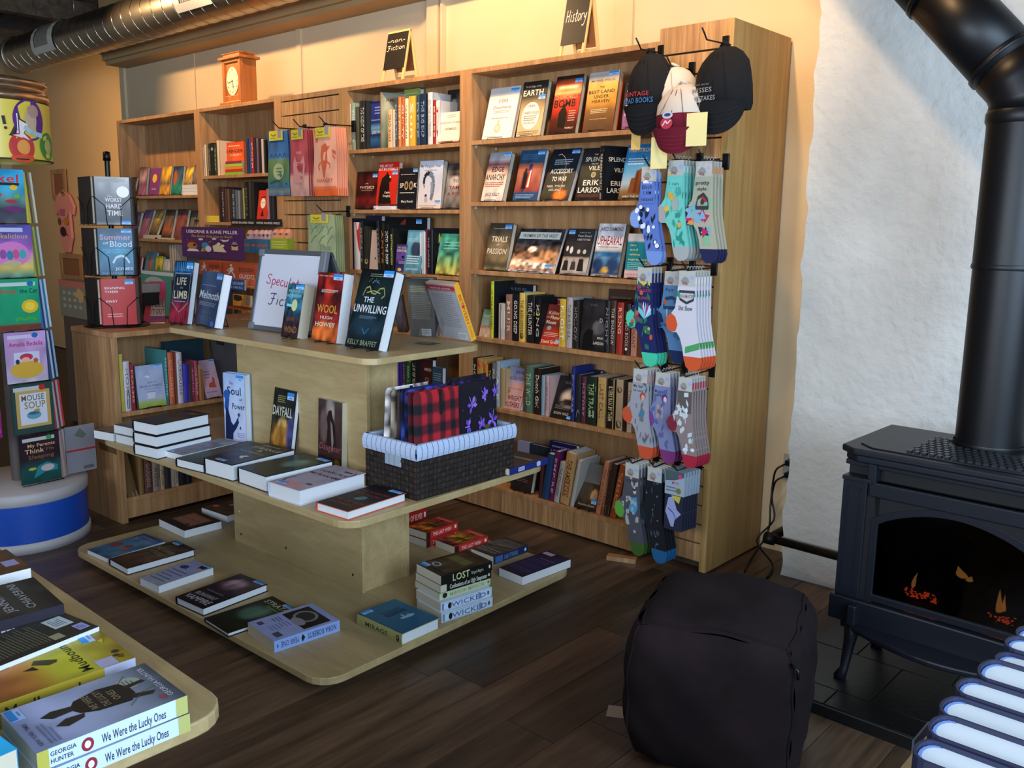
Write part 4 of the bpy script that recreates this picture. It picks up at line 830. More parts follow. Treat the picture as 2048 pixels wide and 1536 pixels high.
stand('white face-out book with a penguin neck and chick', YB, z, 834, 881, (840.5, 322.5), .034, pages=PAGEC, cov=G((0, 'd8c8bc'), (.3, 'd0cdd2'), (.7, 'bcc4d6'), (1, 'c6d0e2'), noise=.01), stick=(.74, .11, .97, .17), items=[('t', '5a6478', 'My Penguin Year', .05, .9, .86, .065), ('l', '23252c', [(.22, .52), (.24, .66), (.34, .74), (.46, .73)], .09), ('l', '6a7488', [(.44, .74), (.58, .68), (.64, .52), (.62, .34), (.56, .18)], .12), ('l', '8a92a4', [(.54, .56), (.58, .44), (.56, .32)], .09), ('l', '8a5a3c', [(.22, .52), (.26, .44)], .04), ('e', '3a3c44', .34, .27, .05, .035), ('e', 'a8acb4', .35, .19, .07, .06), ('g', 'a89c94', .08, .03, .85, .08, 1), ('t', '7c8698', 'Lindsay McCrae', .2, .75, .79, .03)])
stand('grey face-out book with a fox and red letters FOX', YB, z, 885, 921, (898, 322), .02, cov=G((0, '5a5250'), (.4, '8c8680'), (.7, 'a09a96'), (1, '55504f'), blobs=[(.6, .8, .4, .14, '4a4442', .6), (.45, .6, .2, .1, 'b8b0a8', .6)], noise=.1), items=[('t', '2c2a2e', 'HOW', .35, .8, .72, .07), ('t', '5c2028', 'TO', .38, .7, .58, .07), ('t', '8c2c30', 'TAME', .2, .92, .43, .075), ('t', '8c2c30', 'A FOX', .15, .95, .29, .075)])
z = 1.187
spines('on the third non-fiction shelf', YS, z, [
 (698, 708.5, 436, '1e1c2c', 'THE HAUNTED', 'b8b8c4'), (709, 721, 444, 'd8d4d4', None, 'd', {'extra': [('p', 'b8342c', [(.4, 1), (1, 1), (1, .35), (.8, .45), (.6, .7)])]}), (722, 727, 441, '1a1a1c', 'DETAILS', '9a9a94'), (728, 737.5, 452, '2a2824', None, 'd', {'extra': [('e', '9a8c5c', .6, .2, .35, .06)]}),
 (756.5, 762, 441, '15181c', 'A FIELD GUIDE', '8c9488', {'lean': -.05}), (763, 770, 446, '1c1a16', 'ANTS', 'c8742c'), (770.5, 780, 449, '14161a', 'INTO THE DEEP', 'e0e0d8'), (781, 788, 456, '1a1c1a', 'BOTTOMFEEDERS', 'c8d07c'),
 (840, 843.5, 465, 'd0d8dc'), (844, 847.5, 463, 'b0c8d0'), (848, 851, 463, 'd8dce0'), (851.5, 855, 458, '6c2a34'), (855.5, 860, 462, '1c1c24', 'THE HORSE', 'a0a0a8'), (861, 866, 460, '1a1a1e')], w=.15)
backed('large black book with violet edge at the back left, third non-fiction shelf', z, 703, 762, 431, '241c34', yo=.11)
backed('wide black book with a red figure at the back of the third non-fiction shelf', z, 770, 852, 434, '141416', [('p', '8c2c24', [(.35, .86), (.5, .98), (.5, .86)])], yo=.11, stick=(.75, .88, .88, .96))
stand('pinkish face-out book tucked between black spines, third non-fiction shelf', YS, z, 738.5, 756, (744, 458), .01, easel=False, hard=False, cov='b8a094', items=[('e', '4a3c38', .6, .3, .08, .03)])
stand('purple face-out book with yellow letters about a sky', YS-.008, z, 790, 811, (792.5, 456), .018, easel=False, cov=G((0, '4a3c88'), (.3, '2c2450'), (.5, '6a4a9c'), (1, '3c3078'), noise=.05), items=[('t', 'd8c85c', 'THE TOTAL', .1, .95, .85, .07), ('t', 'e4dcc8', 'SKYWATCHER', .08, .98, .73, .09), ('e', '15131c', .65, .55, .14, .05), ('e', 'd8c84c', .4, .1, .18, .06), ('g', 'b8b0d0', .3, .3, .9, .4, 3)])
stand('light blue face-out book with a dark bird and white script', YS-.016, z, 806.5, 839.5, (817, 457), .014, easel=False, cov=G((0, '4c88a4'), (.5, '5c9cb8'), (1, '6cacc4'), blobs=[(.6, .55, .25, .16, '2c3c54', .5)], noise=.05), items=[('t', '9cccd8', 'WOODPECKER', .05, .95, .72, .1, .1), ('g', 'd0e4ec', .12, .2, .9, .42, 4), ('t', 'dfecf0', 'JON YOUNG', .1, .85, .07, .05)])
stand('green and yellow watercolour face-out book at the right end of the third non-fiction shelf', YS-.01, z, 870, 918, (883, 467), .016, easel=True, cov=G((0, 'c8bc58'), (.25, '8aa860'), (.5, '4c9c80'), (.75, '3c9488'), (1, '4c9c78'), noise=.12, seed=5, nscale=8), items=[('g', '7cc4b4', .2, .6, .85, .82, 3)])
backed('black book with colourful petals behind the green watercolour book', z, 864, 921, 456, '17171a', [('p', 'c8c84c', [(.05, .5), (.25, .9), (.3, .75)]), ('p', 'c05a94', [(.02, .3), (.2, .7), (.25, .5)]), ('p', '7cb84c', [(.1, .2), (.3, .6), (.3, .4)])], yo=.06)
z = .54
spines('on the lowest visible non-fiction shelf', YS, z, [(794, 799, 716, '4a2c9c'), (799.5, 804.5, 716, '34287c'), (805, 812, 718, '3c3048', 'ANGELS', '8c80a0'), (812.5, 822, 722, '1c5434', 'GOOD ALE', '9cc4a0'), (823, 835, 716, '1c1c1e', 'LAW OF WAR', 'd0c8c0')])
backed('maroon face-out book titled MEN, low non-fiction shelf', z, 838, 864, 717, '3c1c20', [('t', 'c0b8b0', 'MEN', .4, .9, .66, .09), ('e', '7c6c64', .6, .4, .16, .07), ('e', '3c1c20', .6, .4, .09, .04)], yo=.04)
backed('blue-grey face-out book beside the bookcase post, low non-fiction shelf', z, 862, 884, 733, '2f4c64', [('g', '7c9cb0', .2, .5, .9, .8, 4)], yo=.04)
# ================================================================== LEFT CASES
z = 1.626
for a in [
 ('dark leaning face-out book with yellow spots, far left case upper shelf', 256, 266, (270, 327), G((0, 'b8a488'), (.4, '3a3020'), (.6, 'b0a428'), (.8, '2c261c'), noise=.1), ()),
 ('mauve and pink face-out book, second on the far left upper shelf', 276, 291, (281, 329), G((0, 'a86c8c'), (.4, '905c6c'), (.6, 'c8a098'), (1, '6c3c44'), noise=.07), ()),
 ('purple face-out book with a yellow circle', 296, 316, (302, 337), '86407c', [('e', 'f0c83c', .5, .62, .22, .16), ('t', 'e0c8d8', 'Gatsby', .3, .75, .2, .07)]),
 ('orange and yellow face-out book, upper shelf of the far left case', 318.5, 338, (324.5, 334), G((0, 'e09830'), (.3, 'c8902c'), (.4, '8c6c5c'), (.6, 'd8a034'), (1, 'f0b83c'), noise=.1), ()),
 ('teal and navy illustrated face-out book, far left case', 341.5, 361, (348, 333), G((0, '20785c'), (.3, '2c8878'), (.6, '44606c'), (1, '24405c'), blobs=[(.3, .6, .14, .2, 'c85c34', .5)], noise=.07), ())]:
    stand(a[0], YB, z, a[1], a[2], a[3], .022, cov=a[4], items=a[5], pages=PAGEC, easel=True)
xa = xat(365, z, YB); xb = xat(396, z, YB)
for i in range(3):
    book(['lowest white book of the flat stack on the far left upper shelf', 'middle white book of the flat stack on the far left upper shelf', 'top white book of the flat stack on the far left upper shelf'][i], frame_M((xa, YB, z+.024*(i+1)), (1, 0, 0), (0, 1, 0)), xb-xa, .15, .0235, cov='e4dcd0', hard=False, pages=PAGEW)
stand('small yellow illustrated book standing on the flat white stack', YB+.02, z+.073, 367, 381, (374, 334), .012, cov=G((0, '7c6c4c'), (.4, 'c8a048'), (.7, 'e8c040'), (1, 'd8a838'), noise=.1), easel=False, hard=False)
stand('small grey-brown book standing on the flat white stack', YB+.02, z+.073, 383, 396, (391, 327), .012, cov=G((0, '5c5048'), (.5, '8c7c6c'), (1, '6c5c50'), noise=.12), easel=False, hard=False)
z = 1.312
for a in [
 ('violet leaning face-out book on the second far left shelf', 258, 272, (270, 417), G((0, '8c5064'), (.5, '6c4c74'), (1, '5c4470'), noise=.07), 0),
 ('pink and violet leaning face-out book on the second far left shelf', 276, 292, (292, 418), G((0, '94586c'), (.5, '9c6470'), (1, '5c4c80'), noise=.08), 0),
 ('brown and gold leaning face-out book on two cream paperbacks', 297, 312, (323, 412), G((0, '4c3c2c'), (.4, '8c7448'), (.7, 'b8984c'), (1, '7c6c50'), noise=.1), .03),
 ('dark face-out book with an orange flame, second far left shelf', 322, 341, (333, 418), G((0, '2c2420'), (.3, 'a8603c'), (.6, '6c5444'), (1, '2c2a28'), noise=.08), .012),
 ('reddish-brown face-out book, second far left shelf', 347, 367, (357, 417), G((0, '6c3c34'), (.5, '8c4c44'), (1, '4c2c30'), noise=.07), 0),
 ('grey-brown face-out book near the post, second far left shelf', 372, 383, (385, 420), G((0, '5c5444'), (.5, '6c6450'), (1, '4c4844'), noise=.06), 0),
 ('black and white patterned face-out book beside the post, second far left shelf', 384, 396, (391, 420), G((0, '2c2c28'), (.5, '8c8468'), (1, '1c1c20'), noise=.14), 0)]:
    stand(a[0], YB, z+a[5], a[1], a[2], a[3], .025, cov=a[4], pages=PAGEC, easel=False)
for i, (p0, p1, q) in enumerate(((287, 316, .028), (310, 345, .0115))):
    xa = xat(p0, z, YB-.02); xb = xat(p1, z, YB-.02)
    book(['thick cream paperback lying flat under the gold book', 'thin cream paperback lying flat under the flame book'][i], frame_M((xa, YB-.02, z+q), (1, 0, 0), (0, 1, 0)), xb-xa-.01, .12, q-.001, cov='d0c8b0', hard=False, pages=PAGEC)
z = .98
for a in [('red face-out book low on the far left case', 264, 277, (272, 500), '8c2c28'), ('teal face-out book with a red rocket', 284, 304, (294, 501), G((0, '7c5c4c'), (.4, '5c8c94'), (1, '4c7c8c'), blobs=[(.5, .5, .12, .3, 'c84c34', .4)], noise=.05)),
          ('yellow-green face-out book low on the far left case', 307, 322, (313, 501), G((0, 'a89c2c'), (.5, 'c8bc38'), (1, 'c8b830'), blobs=[(.5, .4, .2, .2, '6c6c24', .6)], noise=.05)),
          ('white face-out book with bold black letters, low on the far left case', 326, 340, (331, 503), G((0, '3a3436'), (.3, 'c8c0bc'), (1, 'd0c8c4'), noise=.05)), ]:
    stand(a[0], YB, z, a[1], a[2], a[3], .02, cov=a[4], easel=False)
spines('low beside the purple sign', YS, z, [(342, 346.5, 490, '9c9488'), (347, 351, 490, 'b0a89c'), (351.5, 356, 489, 'a89c90')])
# case with the clock
z = 1.749
spines('on the upper shelf under the mantel clock', YS, z, [(400.5, 405.5, 292, 'b0342c', None, 'd', {'extra': [('r', '3c8c54', 0, .75, 1, 1)]}), (406, 410.5, 295, 'd8ccc4', None, 'd', {'extra': [('r', '2c343c', 0, .65, 1, 1)]}), (411, 414.5, 289, 'd8ccb4'),
 (415, 418.5, 289, '8c7c60'), (419, 423.5, 287, '2c302c', 'WOODS', 'a8a890'), (424, 430, 286, '1c2422', None, 'd', {'extra': [('e', 'c8c8b8', .5, .82, .35, .05)]}), (430.5, 435, 288, '34403c', 'TREES', '9cac9c'),
 (436, 441, 281, 'd8c8a4'), (489, 495, 283, '7c4c30'), (496, 500, 277, '24386c'), (500.5, 503.5, 276, '34508c'), (504, 509, 275, 'a02c24', 'STORM', 'e0c8b8'), (510, 514, 276, '2c2c38'), (514.5, 519, 276, '6c5c70'), (519.5, 524, 277, '23232a'), (524.5, 529, 278, 'c8bcb0'), (530, 535, 279, '15151a')], w=.13)
backed('bright orange face-out book whose title begins DANGER', z, 449, 489, 286, G((0, 'e0642c'), (.7, 'e8602c'), (1, 'd84c24'), noise=.02), [('t', '3c201c', 'DANGER', .06, .95, .68, .1), ('g', 'f4c890', .2, .84, .8, .92, 1), ('t', 'f0d0b0', 'SURVEY', .3, .85, .58, .06)], yo=.07, t=.02)
for i, c in enumerate(['7ab82c', 'b8341c', 'd8843c', '9cc83c', '8a3450']):
    xa = xat(451+i*.4, z, YS-.002); xb = xat(486-(i == 4)*1.5, z, YS-.002)
    th = .0175
    book('%s little book lying flat, %s from the bottom of the bright stack' % (cname(c), ORD[i]), frame_M((xa, YS-.002+.0, z+th*(i+1)), (0, 1, 0), (-1, 0, 0)) if False else frame_M((xb, YS-.004, z+th*(i+1)), (0, 1, 0), (-1, 0, 0)), .10, xb-xa, th-.0007, cov=c, hard=False, sitems=[('t', 'f0e8c8', 'POCKET', .15, .85, .3, .3)] if False else ())
z = 1.442
for i in range(4):
    xa = xat(408, z, YS); xb = xat(438, z, YS); th = .0105
    book('yellow little book lying flat, %s from the bottom of the yellow stack' % ORD[i], frame_M((xb, YS, z+th*(i+1)), (0, 1, 0), (-1, 0, 0)), .10, xb-xa, th-.0006, cov='d8cc44', hard=False)
spines('on the shelf below the orange danger book', YS, z, [(439.5, 445, 373, '2c2422'), (445.5, 451, 374, '3c2c34', 'NATURE', 'b0a8b0'), (451.5, 456, 377, '4c3c34'), (456.5, 461, 378, '6c4c3c'), (461.5, 466, 379, '2c3038'), (466.5, 472, 379, '3c4850', 'BIRDS', 'a8b4b8'),
 (472.5, 477, 380, '5c6474'), (477.5, 482, 381, '7c8494'), (482.5, 487, 380, '4c4c54'), (487.5, 491, 376, '9c9c50'), (491.5, 499, 364, '1c1c1c', 'PORTABLE', '6c6c64'), (499.5, 505, 363, '3c3a38'), (505.5, 511, 365, '2c2a28'), (535, 540, 377, 'b07c84'), (540.5, 545, 385, '2c2c34'), (545.5, 550, 388, '34343c')], w=.13)
stand('red face-out book with a white cartoon face', YB-.02, z, 512.5, 533, (519, 373), .02, easel=False, cov='c8341c', items=[('e', 'f0e4d0', .5, .6, .24, .16), ('e', '23201e', .42, .62, .03, .02), ('e', '23201e', .6, .62, .03, .02), ('p', '23201e', [(.35, .2), (.5, .42), (.68, .2)]), ('l', '23201e', [(.3, .78), (.7, .8)], .03)])
# ================================================================== LOW COUNTER BOOKCASE
LA_ = Vector((math.cos(LA+PI/2), math.sin(LA+PI/2), 0)); LN = Vector((-LA_.y, LA_.x, 0))
def Lconv(x0, x1, yt, z):
    def at(px):
        lo, hi = -.2, 1.6
        for _ in range(50):
            mid = (lo+hi)/2; p = LX@Vector((mid, .012, z))
            if pj(p)[0] < px: lo = mid
            else: hi = mid
        return lo
    a, b = at(x0), at(x1); P = LX@Vector((a, .012, z+.001)); q = P.copy(); Z = zat(q.x, q.y, yt)
    return tuple(P), b-a-.0012, Z-z-.002
def Lstand(label, z, bl, br, tl, t=.02, easel=True, **k):
    P, w, _ = Lconv(bl, br, 500, z); P = Vector(P)-LN*.010
    n = LA_; d = Vector(ray(*tl)); o = Vector(CO); p = o+d*((P-o).dot(n)/d.dot(n)); q = p-P
    tilt = min(max(math.atan2(q.dot(LN), q.z), .08), .35); h = q.z/math.cos(tilt)
    M = frame_M(tuple(P+Vector((0, 0, .005 if easel else 0))), LA_, LN*math.sin(tilt)+Vector((0, 0, math.cos(tilt))))
    book(label, M, w, h, t, **k)
    if easel: wire_easel(short_easel(label), (P.x, P.y, z), (LA_.x, LA_.y, 0), tilt, w, 'wire easels on the low counter bookcase')
for i, (zz, wh, rows) in enumerate([(.545, 'in the low counter bookcase, upper shelf', [
   (231.5, 243.5, 712, '34363c', 'ALCHEMY', '8c8c84', {'w': .17}), (244, 251, 708, 'b8ac4c', None, 'd', {'lean': 0}), (251.5, 264, 723, 'bcb4b8', 'HORSE', '7c7488', {'extra': [('p', '3a2c24', [(.3, .05), (.3, .3), (.5, .44), (.8, .34), (.7, .05)])]}), (265, 272, 727, '8c2c34', 'PSALMS', 'c89c94'),
   (333, 339.5, 700, '3c8080', 'MEDICINE', '9cc8b8', {'lean': 0, 'w': .19, 'front': '1c3c4c'}), (340, 351, 705, 'c0603c', 'CHILDREN', 'd8a080'), (352, 356, 705, '7c3c34'), (357, 368, 705, 'c4bcc0', 'LAROUSSE', '5c5c6c'),
   (369, 380, 728, '3c34a0', None, 'd', {'extra': [('r', '8c8cc0', 0, 0, 1, .42), ('e', '3430a8', .5, .5, .5, .1)]}), (380.5, 385, 726, '4c3c34'), (385.5, 391, 726, '7c3444', 'SOUL', 'c08c9c'), (391.5, 399, 722, 'a03c50', 'THE DREAM', 'd8a0a8'), (399.5, 404, 729, 'a88450'), (404.5, 409, 740, '9c5c34')]),
   (.122, 'in the low counter bookcase, bottom shelf', [(280, 290, 905, '7c6038'), (291, 306, 918, '5c3c34', 'GARDENS', 'a88c7c'), (307, 321, 925, '8c7c70', 'WEEDS', '4c3c34', {'extra': [('r', 'b8a898', 0, 0, 1, .4)]}), (322, 331, 930, 'a89070', 'WILD', '5c4c3c'), (332, 343, 930, '2c2c34', None, 'd', {'extra': [('r', 'b8602c', 0, .1, 1, .45)]}), (344, 350, 935, 'a89c8c'), (351, 358, 938, 'b0a08c', 'SEEDS', '5c5044'), (359, 372, 940, '23262c'), (373, 384, 944, '1c2028')])]):
    spines(wh, 0, zz, rows, ax=tuple(LA_), conv=Lconv)
Lstand('pale blue face-out book with a paper boat and a cup', .545, 276, 332, (268, 735), .02, cov=G((0, '8ca048'), (.14, '9cac58'), (.18, 'a0a8c0'), (1, '9ca8c8'), noise=.02), items=[('t', '5c6488', 'HOW TO', .4, .72, .56, .05), ('t', '5c6488', 'MAKE A FRIEND', .12, .9, .48, .05), ('g', '7c84a0', .25, .42, .8, .45, 1), ('p', 'd0c8d0', [(.3, .74), (.46, .68), (.62, .8), (.5, .72), (.42, .76)]), ('p', 'c4c4d0', [(.36, .2), (.34, .36), (.66, .36), (.62, .2)]), ('l', '6c7490', [(.34, .36), (.66, .36)], .015)], stick=(.68, .93, .97, .99))
Lstand('pink face-out book with a red dog', .545, 411, 443, (387, 722), .02, cov=G((0, 'b898b0'), (.5, 'c8a4b8'), (1, 'b4a0c4'), noise=.02), items=[('g', '7c5c7c', .2, .5, .55, .72, 3), ('p', 'b84c3c', [(.3, .28), (.38, .38), (.6, .42), (.66, .56), (.76, .5), (.74, .34), (.8, .26), (.6, .26)]), ('g', '8c6c84', .1, .12, .8, .18, 1)], stick=(.66, .9, .97, .985))
P_, w_, _ = Lconv(300, 340, 700, .545)
book('large dark teal hardcover leaning at the back of the low counter shelf', frame_M(tuple(LX@Vector((.32, .11, .546))), LA_, (0, 0, 1)), .22, .30, .03, cov='173440', glossy=True)
book('tall grey face-out book with two dark animals behind the pink dog book', frame_M(tuple(LX@Vector((.60, .09, .546))), LA_, Vector((0, 0, 1))+LN*.12), .23, .33, .02, cov=G((0, '54545c'), (1, '4c4c50'), noise=.03), items=[('e', '23201f', .16, .86, .08, .05), ('p', '23201f', [(.1, .8), (.14, .88), (.3, .84), (.3, .76)]), ('p', '23201f', [(.62, .84), (.66, .92), (.82, .92), (.84, .84)]), ('g', '8c8c94', .36, .88, .58, .94, 2), ('r', '6c2c34', .1, .38, .13, .42)])
P0 = LX@Vector((.10, .012, .123))
spine_book('thick brown book leaning on the bottom shelf of the low counter bookcase', tuple(P0-LA_*.06), tuple(LA_), .123, .17, .27, .05, '6c5434', None, 'd', [('r', '5c3c20', 0, 0, 1, .45), ('r', '9c8c74', .5, 0, 1, .1)], -.18)
# ================================================================== BOOKS ON THE TABLES
def flat(label, z, t, A, B, Rr, h=None, w=None, **k):
    """book lying flat: A bottom-left, B bottom-right, Rr top-right corner of its upper cover (points of the photograph)"""
    Z = z+t; a, b, r = [Vector(onz(p[0], p[1], Z)) for p in (A, B, Rr)]
    ax = (b-a); w = w or ax.length; ax.normalize(); az = r-b; az = az-ax*az.dot(ax); h = h or az.length; az.normalize()
    return book(label, frame_M(tuple(a), ax, az), w, h, t, **k)
def tstand(label, z, BL, BR, TL, t=.03, lift=.006, ez=None, **k):            # standing on a table, any direction
    a, b = Vector(onz(BL[0], BL[1], z+lift)), Vector(onz(BR[0], BR[1], z+lift)); ax = b-a; w = ax.length; ax.normalize()
    n = ax; d = Vector(ray(*TL)); o = Vector(CO); p = o+d*((a-o).dot(n)/d.dot(n)); az = (p-a); az = az-ax*az.dot(ax); h = az.length; az.normalize()
    bk = book(label, frame_M(tuple(a), ax, az), w, h, t, **k)
    if ez:
        ay = Vector((-ax.y, ax.x, 0)); wire_easel(ez, (a.x, a.y, z), (ax.x, ax.y, 0), math.atan2(az.dot(ay), az.z), w)
    return bk
Z3 = 1.003
def rot(items):                                                     # the same print turned half round on its cover
    o = []
    for q in items:
        if q[0] in ('r', 'g'): o.append((q[0], q[1], 1-q[4], 1-q[5], 1-q[2], 1-q[3])+tuple(q[6:]))
        elif q[0] == 'e': o.append((q[0], q[1], 1-q[2], 1-q[3], q[4], q[5]))
        elif q[0] in ('p', 'l'): o.append((q[0], q[1], [(1-a, 1-b) for a, b in q[2]])+tuple(q[3:]))
        else: o.append(q)
    return o
E1 = 'black wire easel under the %s on the top tier'
tstand('dark novel with red lower half and lettering LIFE LIMB, left end of the top tier', Z3, (336, 646), (373.5, 649), (351, 521), .036, ez=E1 % 'LIFE LIMB book', glossy=True,
       cov=G((0, '5c1c2c'), (.25, '8c2438'), (.4, '2c2034'), (.5, '182030'), (.78, '15202c'), (.85, '2c5c8c'), (1, '1c3450'), noise=.10, nscale=8), stick=(.66, .88, .98, .97),
       items=[('t', 'b8b494', 'LIFE', .22, .72, .62, .12), ('t', '8c8c7c', 'AND', .42, .58, .56, .03), ('t', 'b8b494', 'LIMB', .14, .84, .40, .13), ('l', '7c8c94', [(.08, .8), (.08, .34), (.5, .18), (.92, .34), (.92, .8), (.08, .8)], .015), ('g', '6ca0b8', .2, .34, .8, .37, 1)] + [('l', '4c9cd0', [(.15+.1*i, .98), (.2+.09*i, .84)], .025) for i in range(8)] + [('l', 'a82c44', [(.1+.1*i, .03), (.16+.09*i, .22)], .02) for i in range(8)])
tstand('navy novel with white script title, second from the left on the top tier', Z3, (388, 646), (427, 657), (407, 541), .042, ez=E1 % 'navy novel', glossy=True, spine='1c2c4c',
       cov=G((0, '20385c'), (.5, '1c3050'), (1, '24406c'), noise=.03), stick=(.74, .88, .99, .985), items=[('t', 'c8d4e0', 'Melmoth', .03, .98, .50, .15, .25), ('g', '7c90ac', .1, .73, .8, .76, 1), ('g', '7c90ac', .1, .36, .9, .44, 3), ('t', '3c5474', 'SARAH', .22, .78, .22, .07), ('t', '3c5474', 'PERRY', .18, .84, .10, .09), ('e', '2c64b8', .88, .07, .09, .05)])
tstand('small teal and black novel with a moon and the word WIND', Z3, (561, 673), (594, 676.6), (577, 566.4), .056, ez=E1 % 'small WIND novel', pages=PAGEC, spine='b8842c', hard=False,
       cov=G((0, '2c1c20'), (.3, '241c24'), (.45, '1c3444'), (.6, '2c6c8c'), (.8, '3c7888'), (1, '2c5c6c'), noise=.14, nscale=9), stick=(.50, .90, .97, .985), items=[('e', 'b8c48c', .56, .60, .17, .11), ('l', '8cc0cc', [(.1, .6), (.4, .59)], .05), ('t', '8c5c34', 'WIND', .14, .9, .09, .12), ('t', '6c4434', 'NAME', .2, .7, .3, .09), ('t', '9cb8bc', 'PATRICK', .12, .8, .84, .05), ('t', '9cb8bc', 'ROTHFUSS', .06, .9, .75, .05)])
tstand('red and black novel with yellow title WOOL', Z3, (622, 680), (672, 687), (638, 544), .05, ez=E1 % 'red WOOL novel', pages=PAGEW, hard=False, glossy=True, spine='7c1c20',
       cov=G((0, '7c3020'), (.12, 'a8442c'), (.3, '8c2420'), (.5, '6c1c1c'), (.7, '2c1618'), (.85, '7c1c1c'), (1, '8c201e'), blobs=[(.5, .75, .12, .25, 'a82c20', .8), (.5, .15, .35, .1, 'c8642c', .9)], noise=.12, nscale=8), stick=(.62, .90, .97, .985),
       items=[('t', 'c8903c', 'WOOL', .10, .90, .42, .12), ('g', 'd8d0c8', .2, .71, .85, .76, 3), ('t', 'd8c8b8', 'HUGH', .26, .74, .33, .045), ('t', 'd8c8b8', 'HOWEY', .1, .88, .22, .065), ('t', 'c8a8a0', 'NEW YORK TIMES', .05, .6, .94, .025)])
tstand('black-green hardcover titled UNWILLING with snakes, biggest on the top tier', Z3, (689, 692), (755.5, 702), (725, 537), .048, ez=E1 % 'black UNWILLING hardcover', spine='12211f', glossy=True,
       cov=G((0, '141a20'), (.3, '16222a'), (.6, '172a2c'), (.8, '132022'), (1, '12181c'), blobs=[(.5, .3, .3, .1, '1c3440', .8)], noise=.08), stick=(.68, .91, .97, .99),
       items=[('t', 'd8dce0', 'THE', .26, .56, .58, .07), ('t', 'd8dce0', 'UNWILLING', .02, .98, .45, .10), ('l', '8c9458', [(.2, .66), (.26, .76), (.36, .78), (.44, .7), (.56, .69), (.66, .76), (.78, .77), (.84, .68), (.76, .64)], .02), ('l', 'b8a868', [(.3, .7), (.5, .73), (.7, .7)], .012), ('g', '6c7c8c', .25, .37, .75, .41, 3), ('g', '7c8c6c', .3, .9, .66, .95, 2), ('t', '7c8868', 'KELLY BRAFFET', .06, .92, .04, .065), ('l', '3c6c9c', [(.4, .26), (.5, .18), (.6, .26)], .014), ('l', '3c6c9c', [(.4, .82), (.5, .86), (.62, .82)], .012)] + [('e', 'b8c888', .3+.04*i, .84+.02*(i % 3), .008, .004) for i in range(8)])
tstand('grey back cover of a thick book leaning near the right end of the top tier', Z3, (821, 672), (872.6, 675), (814, 556), .036, lift=.002, cov=G((0, '4c4844'), (.5, '55504a'), (.8, '6c6a60'), (1, '3c3a38'), noise=.03), spine='2c2c2e', sp='R', pages=PAGEW, items=[('g', '7c7a6c', .1, .3, .85, .72, 14), ('g', 'a8a47c', .1, .76, .7, .88, 4), ('r', '9c9c9c', .45, .02, .82, .14), ('g', '3c3c3c', .5, .04, .78, .12, 3)])
tstand('white back cover with red stripe and yellow spine, far right of the top tier', Z3, (887, 674), (943, 683.6), (850, 564), .026, lift=.002, cov=G((0, 'a8a8ac'), (.88, 'a0a2a6'), (.881, 'a83444'), (.95, 'a83444'), (.951, 'c8c4c8'), (1, 'd0ccd0'), noise=.01), spine='e8a42c', sp='R', hard=False, items=[('g', '84868c', .1, .22, .85, .82, 17), ('r', 'c8c8c8', .62, .03, .92, .14), ('g', '4c4c50', .65, .05, .9, .12, 3), ('t', 'e8c8c8', 'FROM THE AUTHOR', .12, .85, .9, .03)], sitems=[('tv', 'b8541c', 'BETWEEN', .5, .5, .3, .8), ('e', 'c83430', .5, .6, .3, .03), ('tv', 'b87420', 'CLARKE', .5, .4, .06, .26)])
tstand('small dark paperback glimpsed behind the UNWILLING hardcover on the top tier', Z3, (796, 664), (816, 665), (782, 590), .02, lift=.002, cov=G((0, '4c3c38'), (.5, '6c5c60'), (1, '4c4448'), noise=.08), hard=False, sp='R')
# clear acrylic easels
def acrylic(label, px, py, rz, s=1.0):
    p = onz(px, py, Z3); t = thing('acrylic_easel', label, 'book stand', tuple(p), rz)
    m = mb(); m.prism([(0, 0), (.05*s, .0), (.09*s, .15*s), (.075*s, .15*s)], -.04, -.037, ax='x'); m.prism([(0, 0), (.05*s, .0), (.09*s, .15*s), (.075*s, .15*s)], .037, .04, ax='x'); m.box(-.04, .04, -.02, .05*s, 0, .003)
    m.build('acrylic_sheet', CLEAR, t)
acrylic('clear acrylic book easel near the right end of the top tier', 850, 688, .2)
acrylic('clear acrylic book easel between the navy novel and the whiteboard', 484, 640, .2, 1.3)
# standing on the middle tier
Z2 = .525
tstand('pale blue hardcover with a dark blue female silhouette standing on the middle tier', Z2, (450, 879), (492.7, 886), (445, 745), .036, lift=.001, glossy=True, spine='8cacd8', cov=G((0, 'b4bcdc'), (.5, 'b8c4e0'), (1, 'a4bce4'), noise=.02), stick=(.62, .90, .96, .985),
       items=[('t', '2c3450', 'The', .3, .46, .84, .04), ('t', '232a44', 'Soul', .18, .82, .69, .12), ('t', '3c4464', 'of', .74, .86, .61, .04), ('t', '2c3450', 'Power', .40, .98, .48, .09), ('e', '2a5ca8', .16, .68, .14, .075), ('p', '24509c', [(.1, .64), (.04, .5), (.12, .42), (.22, .46), (.28, .62)]), ('p', '1c2a50', [(.1, .5), (.22, .46), (.34, .28), (.44, .24), (.56, .3), (.66, .33), (.7, .29), (.58, .2), (.42, .12), (.4, .02), (.06, .02)]), ('l', '1c2a50', [(.58, .3), (.68, .36)], .03), ('e', '3c4c7c', .7, .40, .06, .03), ('p', '3c4c7c', [(.7, .2), (.78, .24), (.8, .18)]), ('g', '8c94b4', .6, .06, .95, .14, 3)])
def atN(px, n, z):
    lo, hi = -4., -1.
    c, s_ = math.cos(TA), math.sin(TA)
    for _ in range(50):
        mid = (lo+hi)/2; q = pj((mid*c-n*s_, mid*s_+n*c, z))
        if q[0] < px: lo = mid
        else: hi = mid
    return pj((lo*c-n*s_, lo*s_+n*c, z))
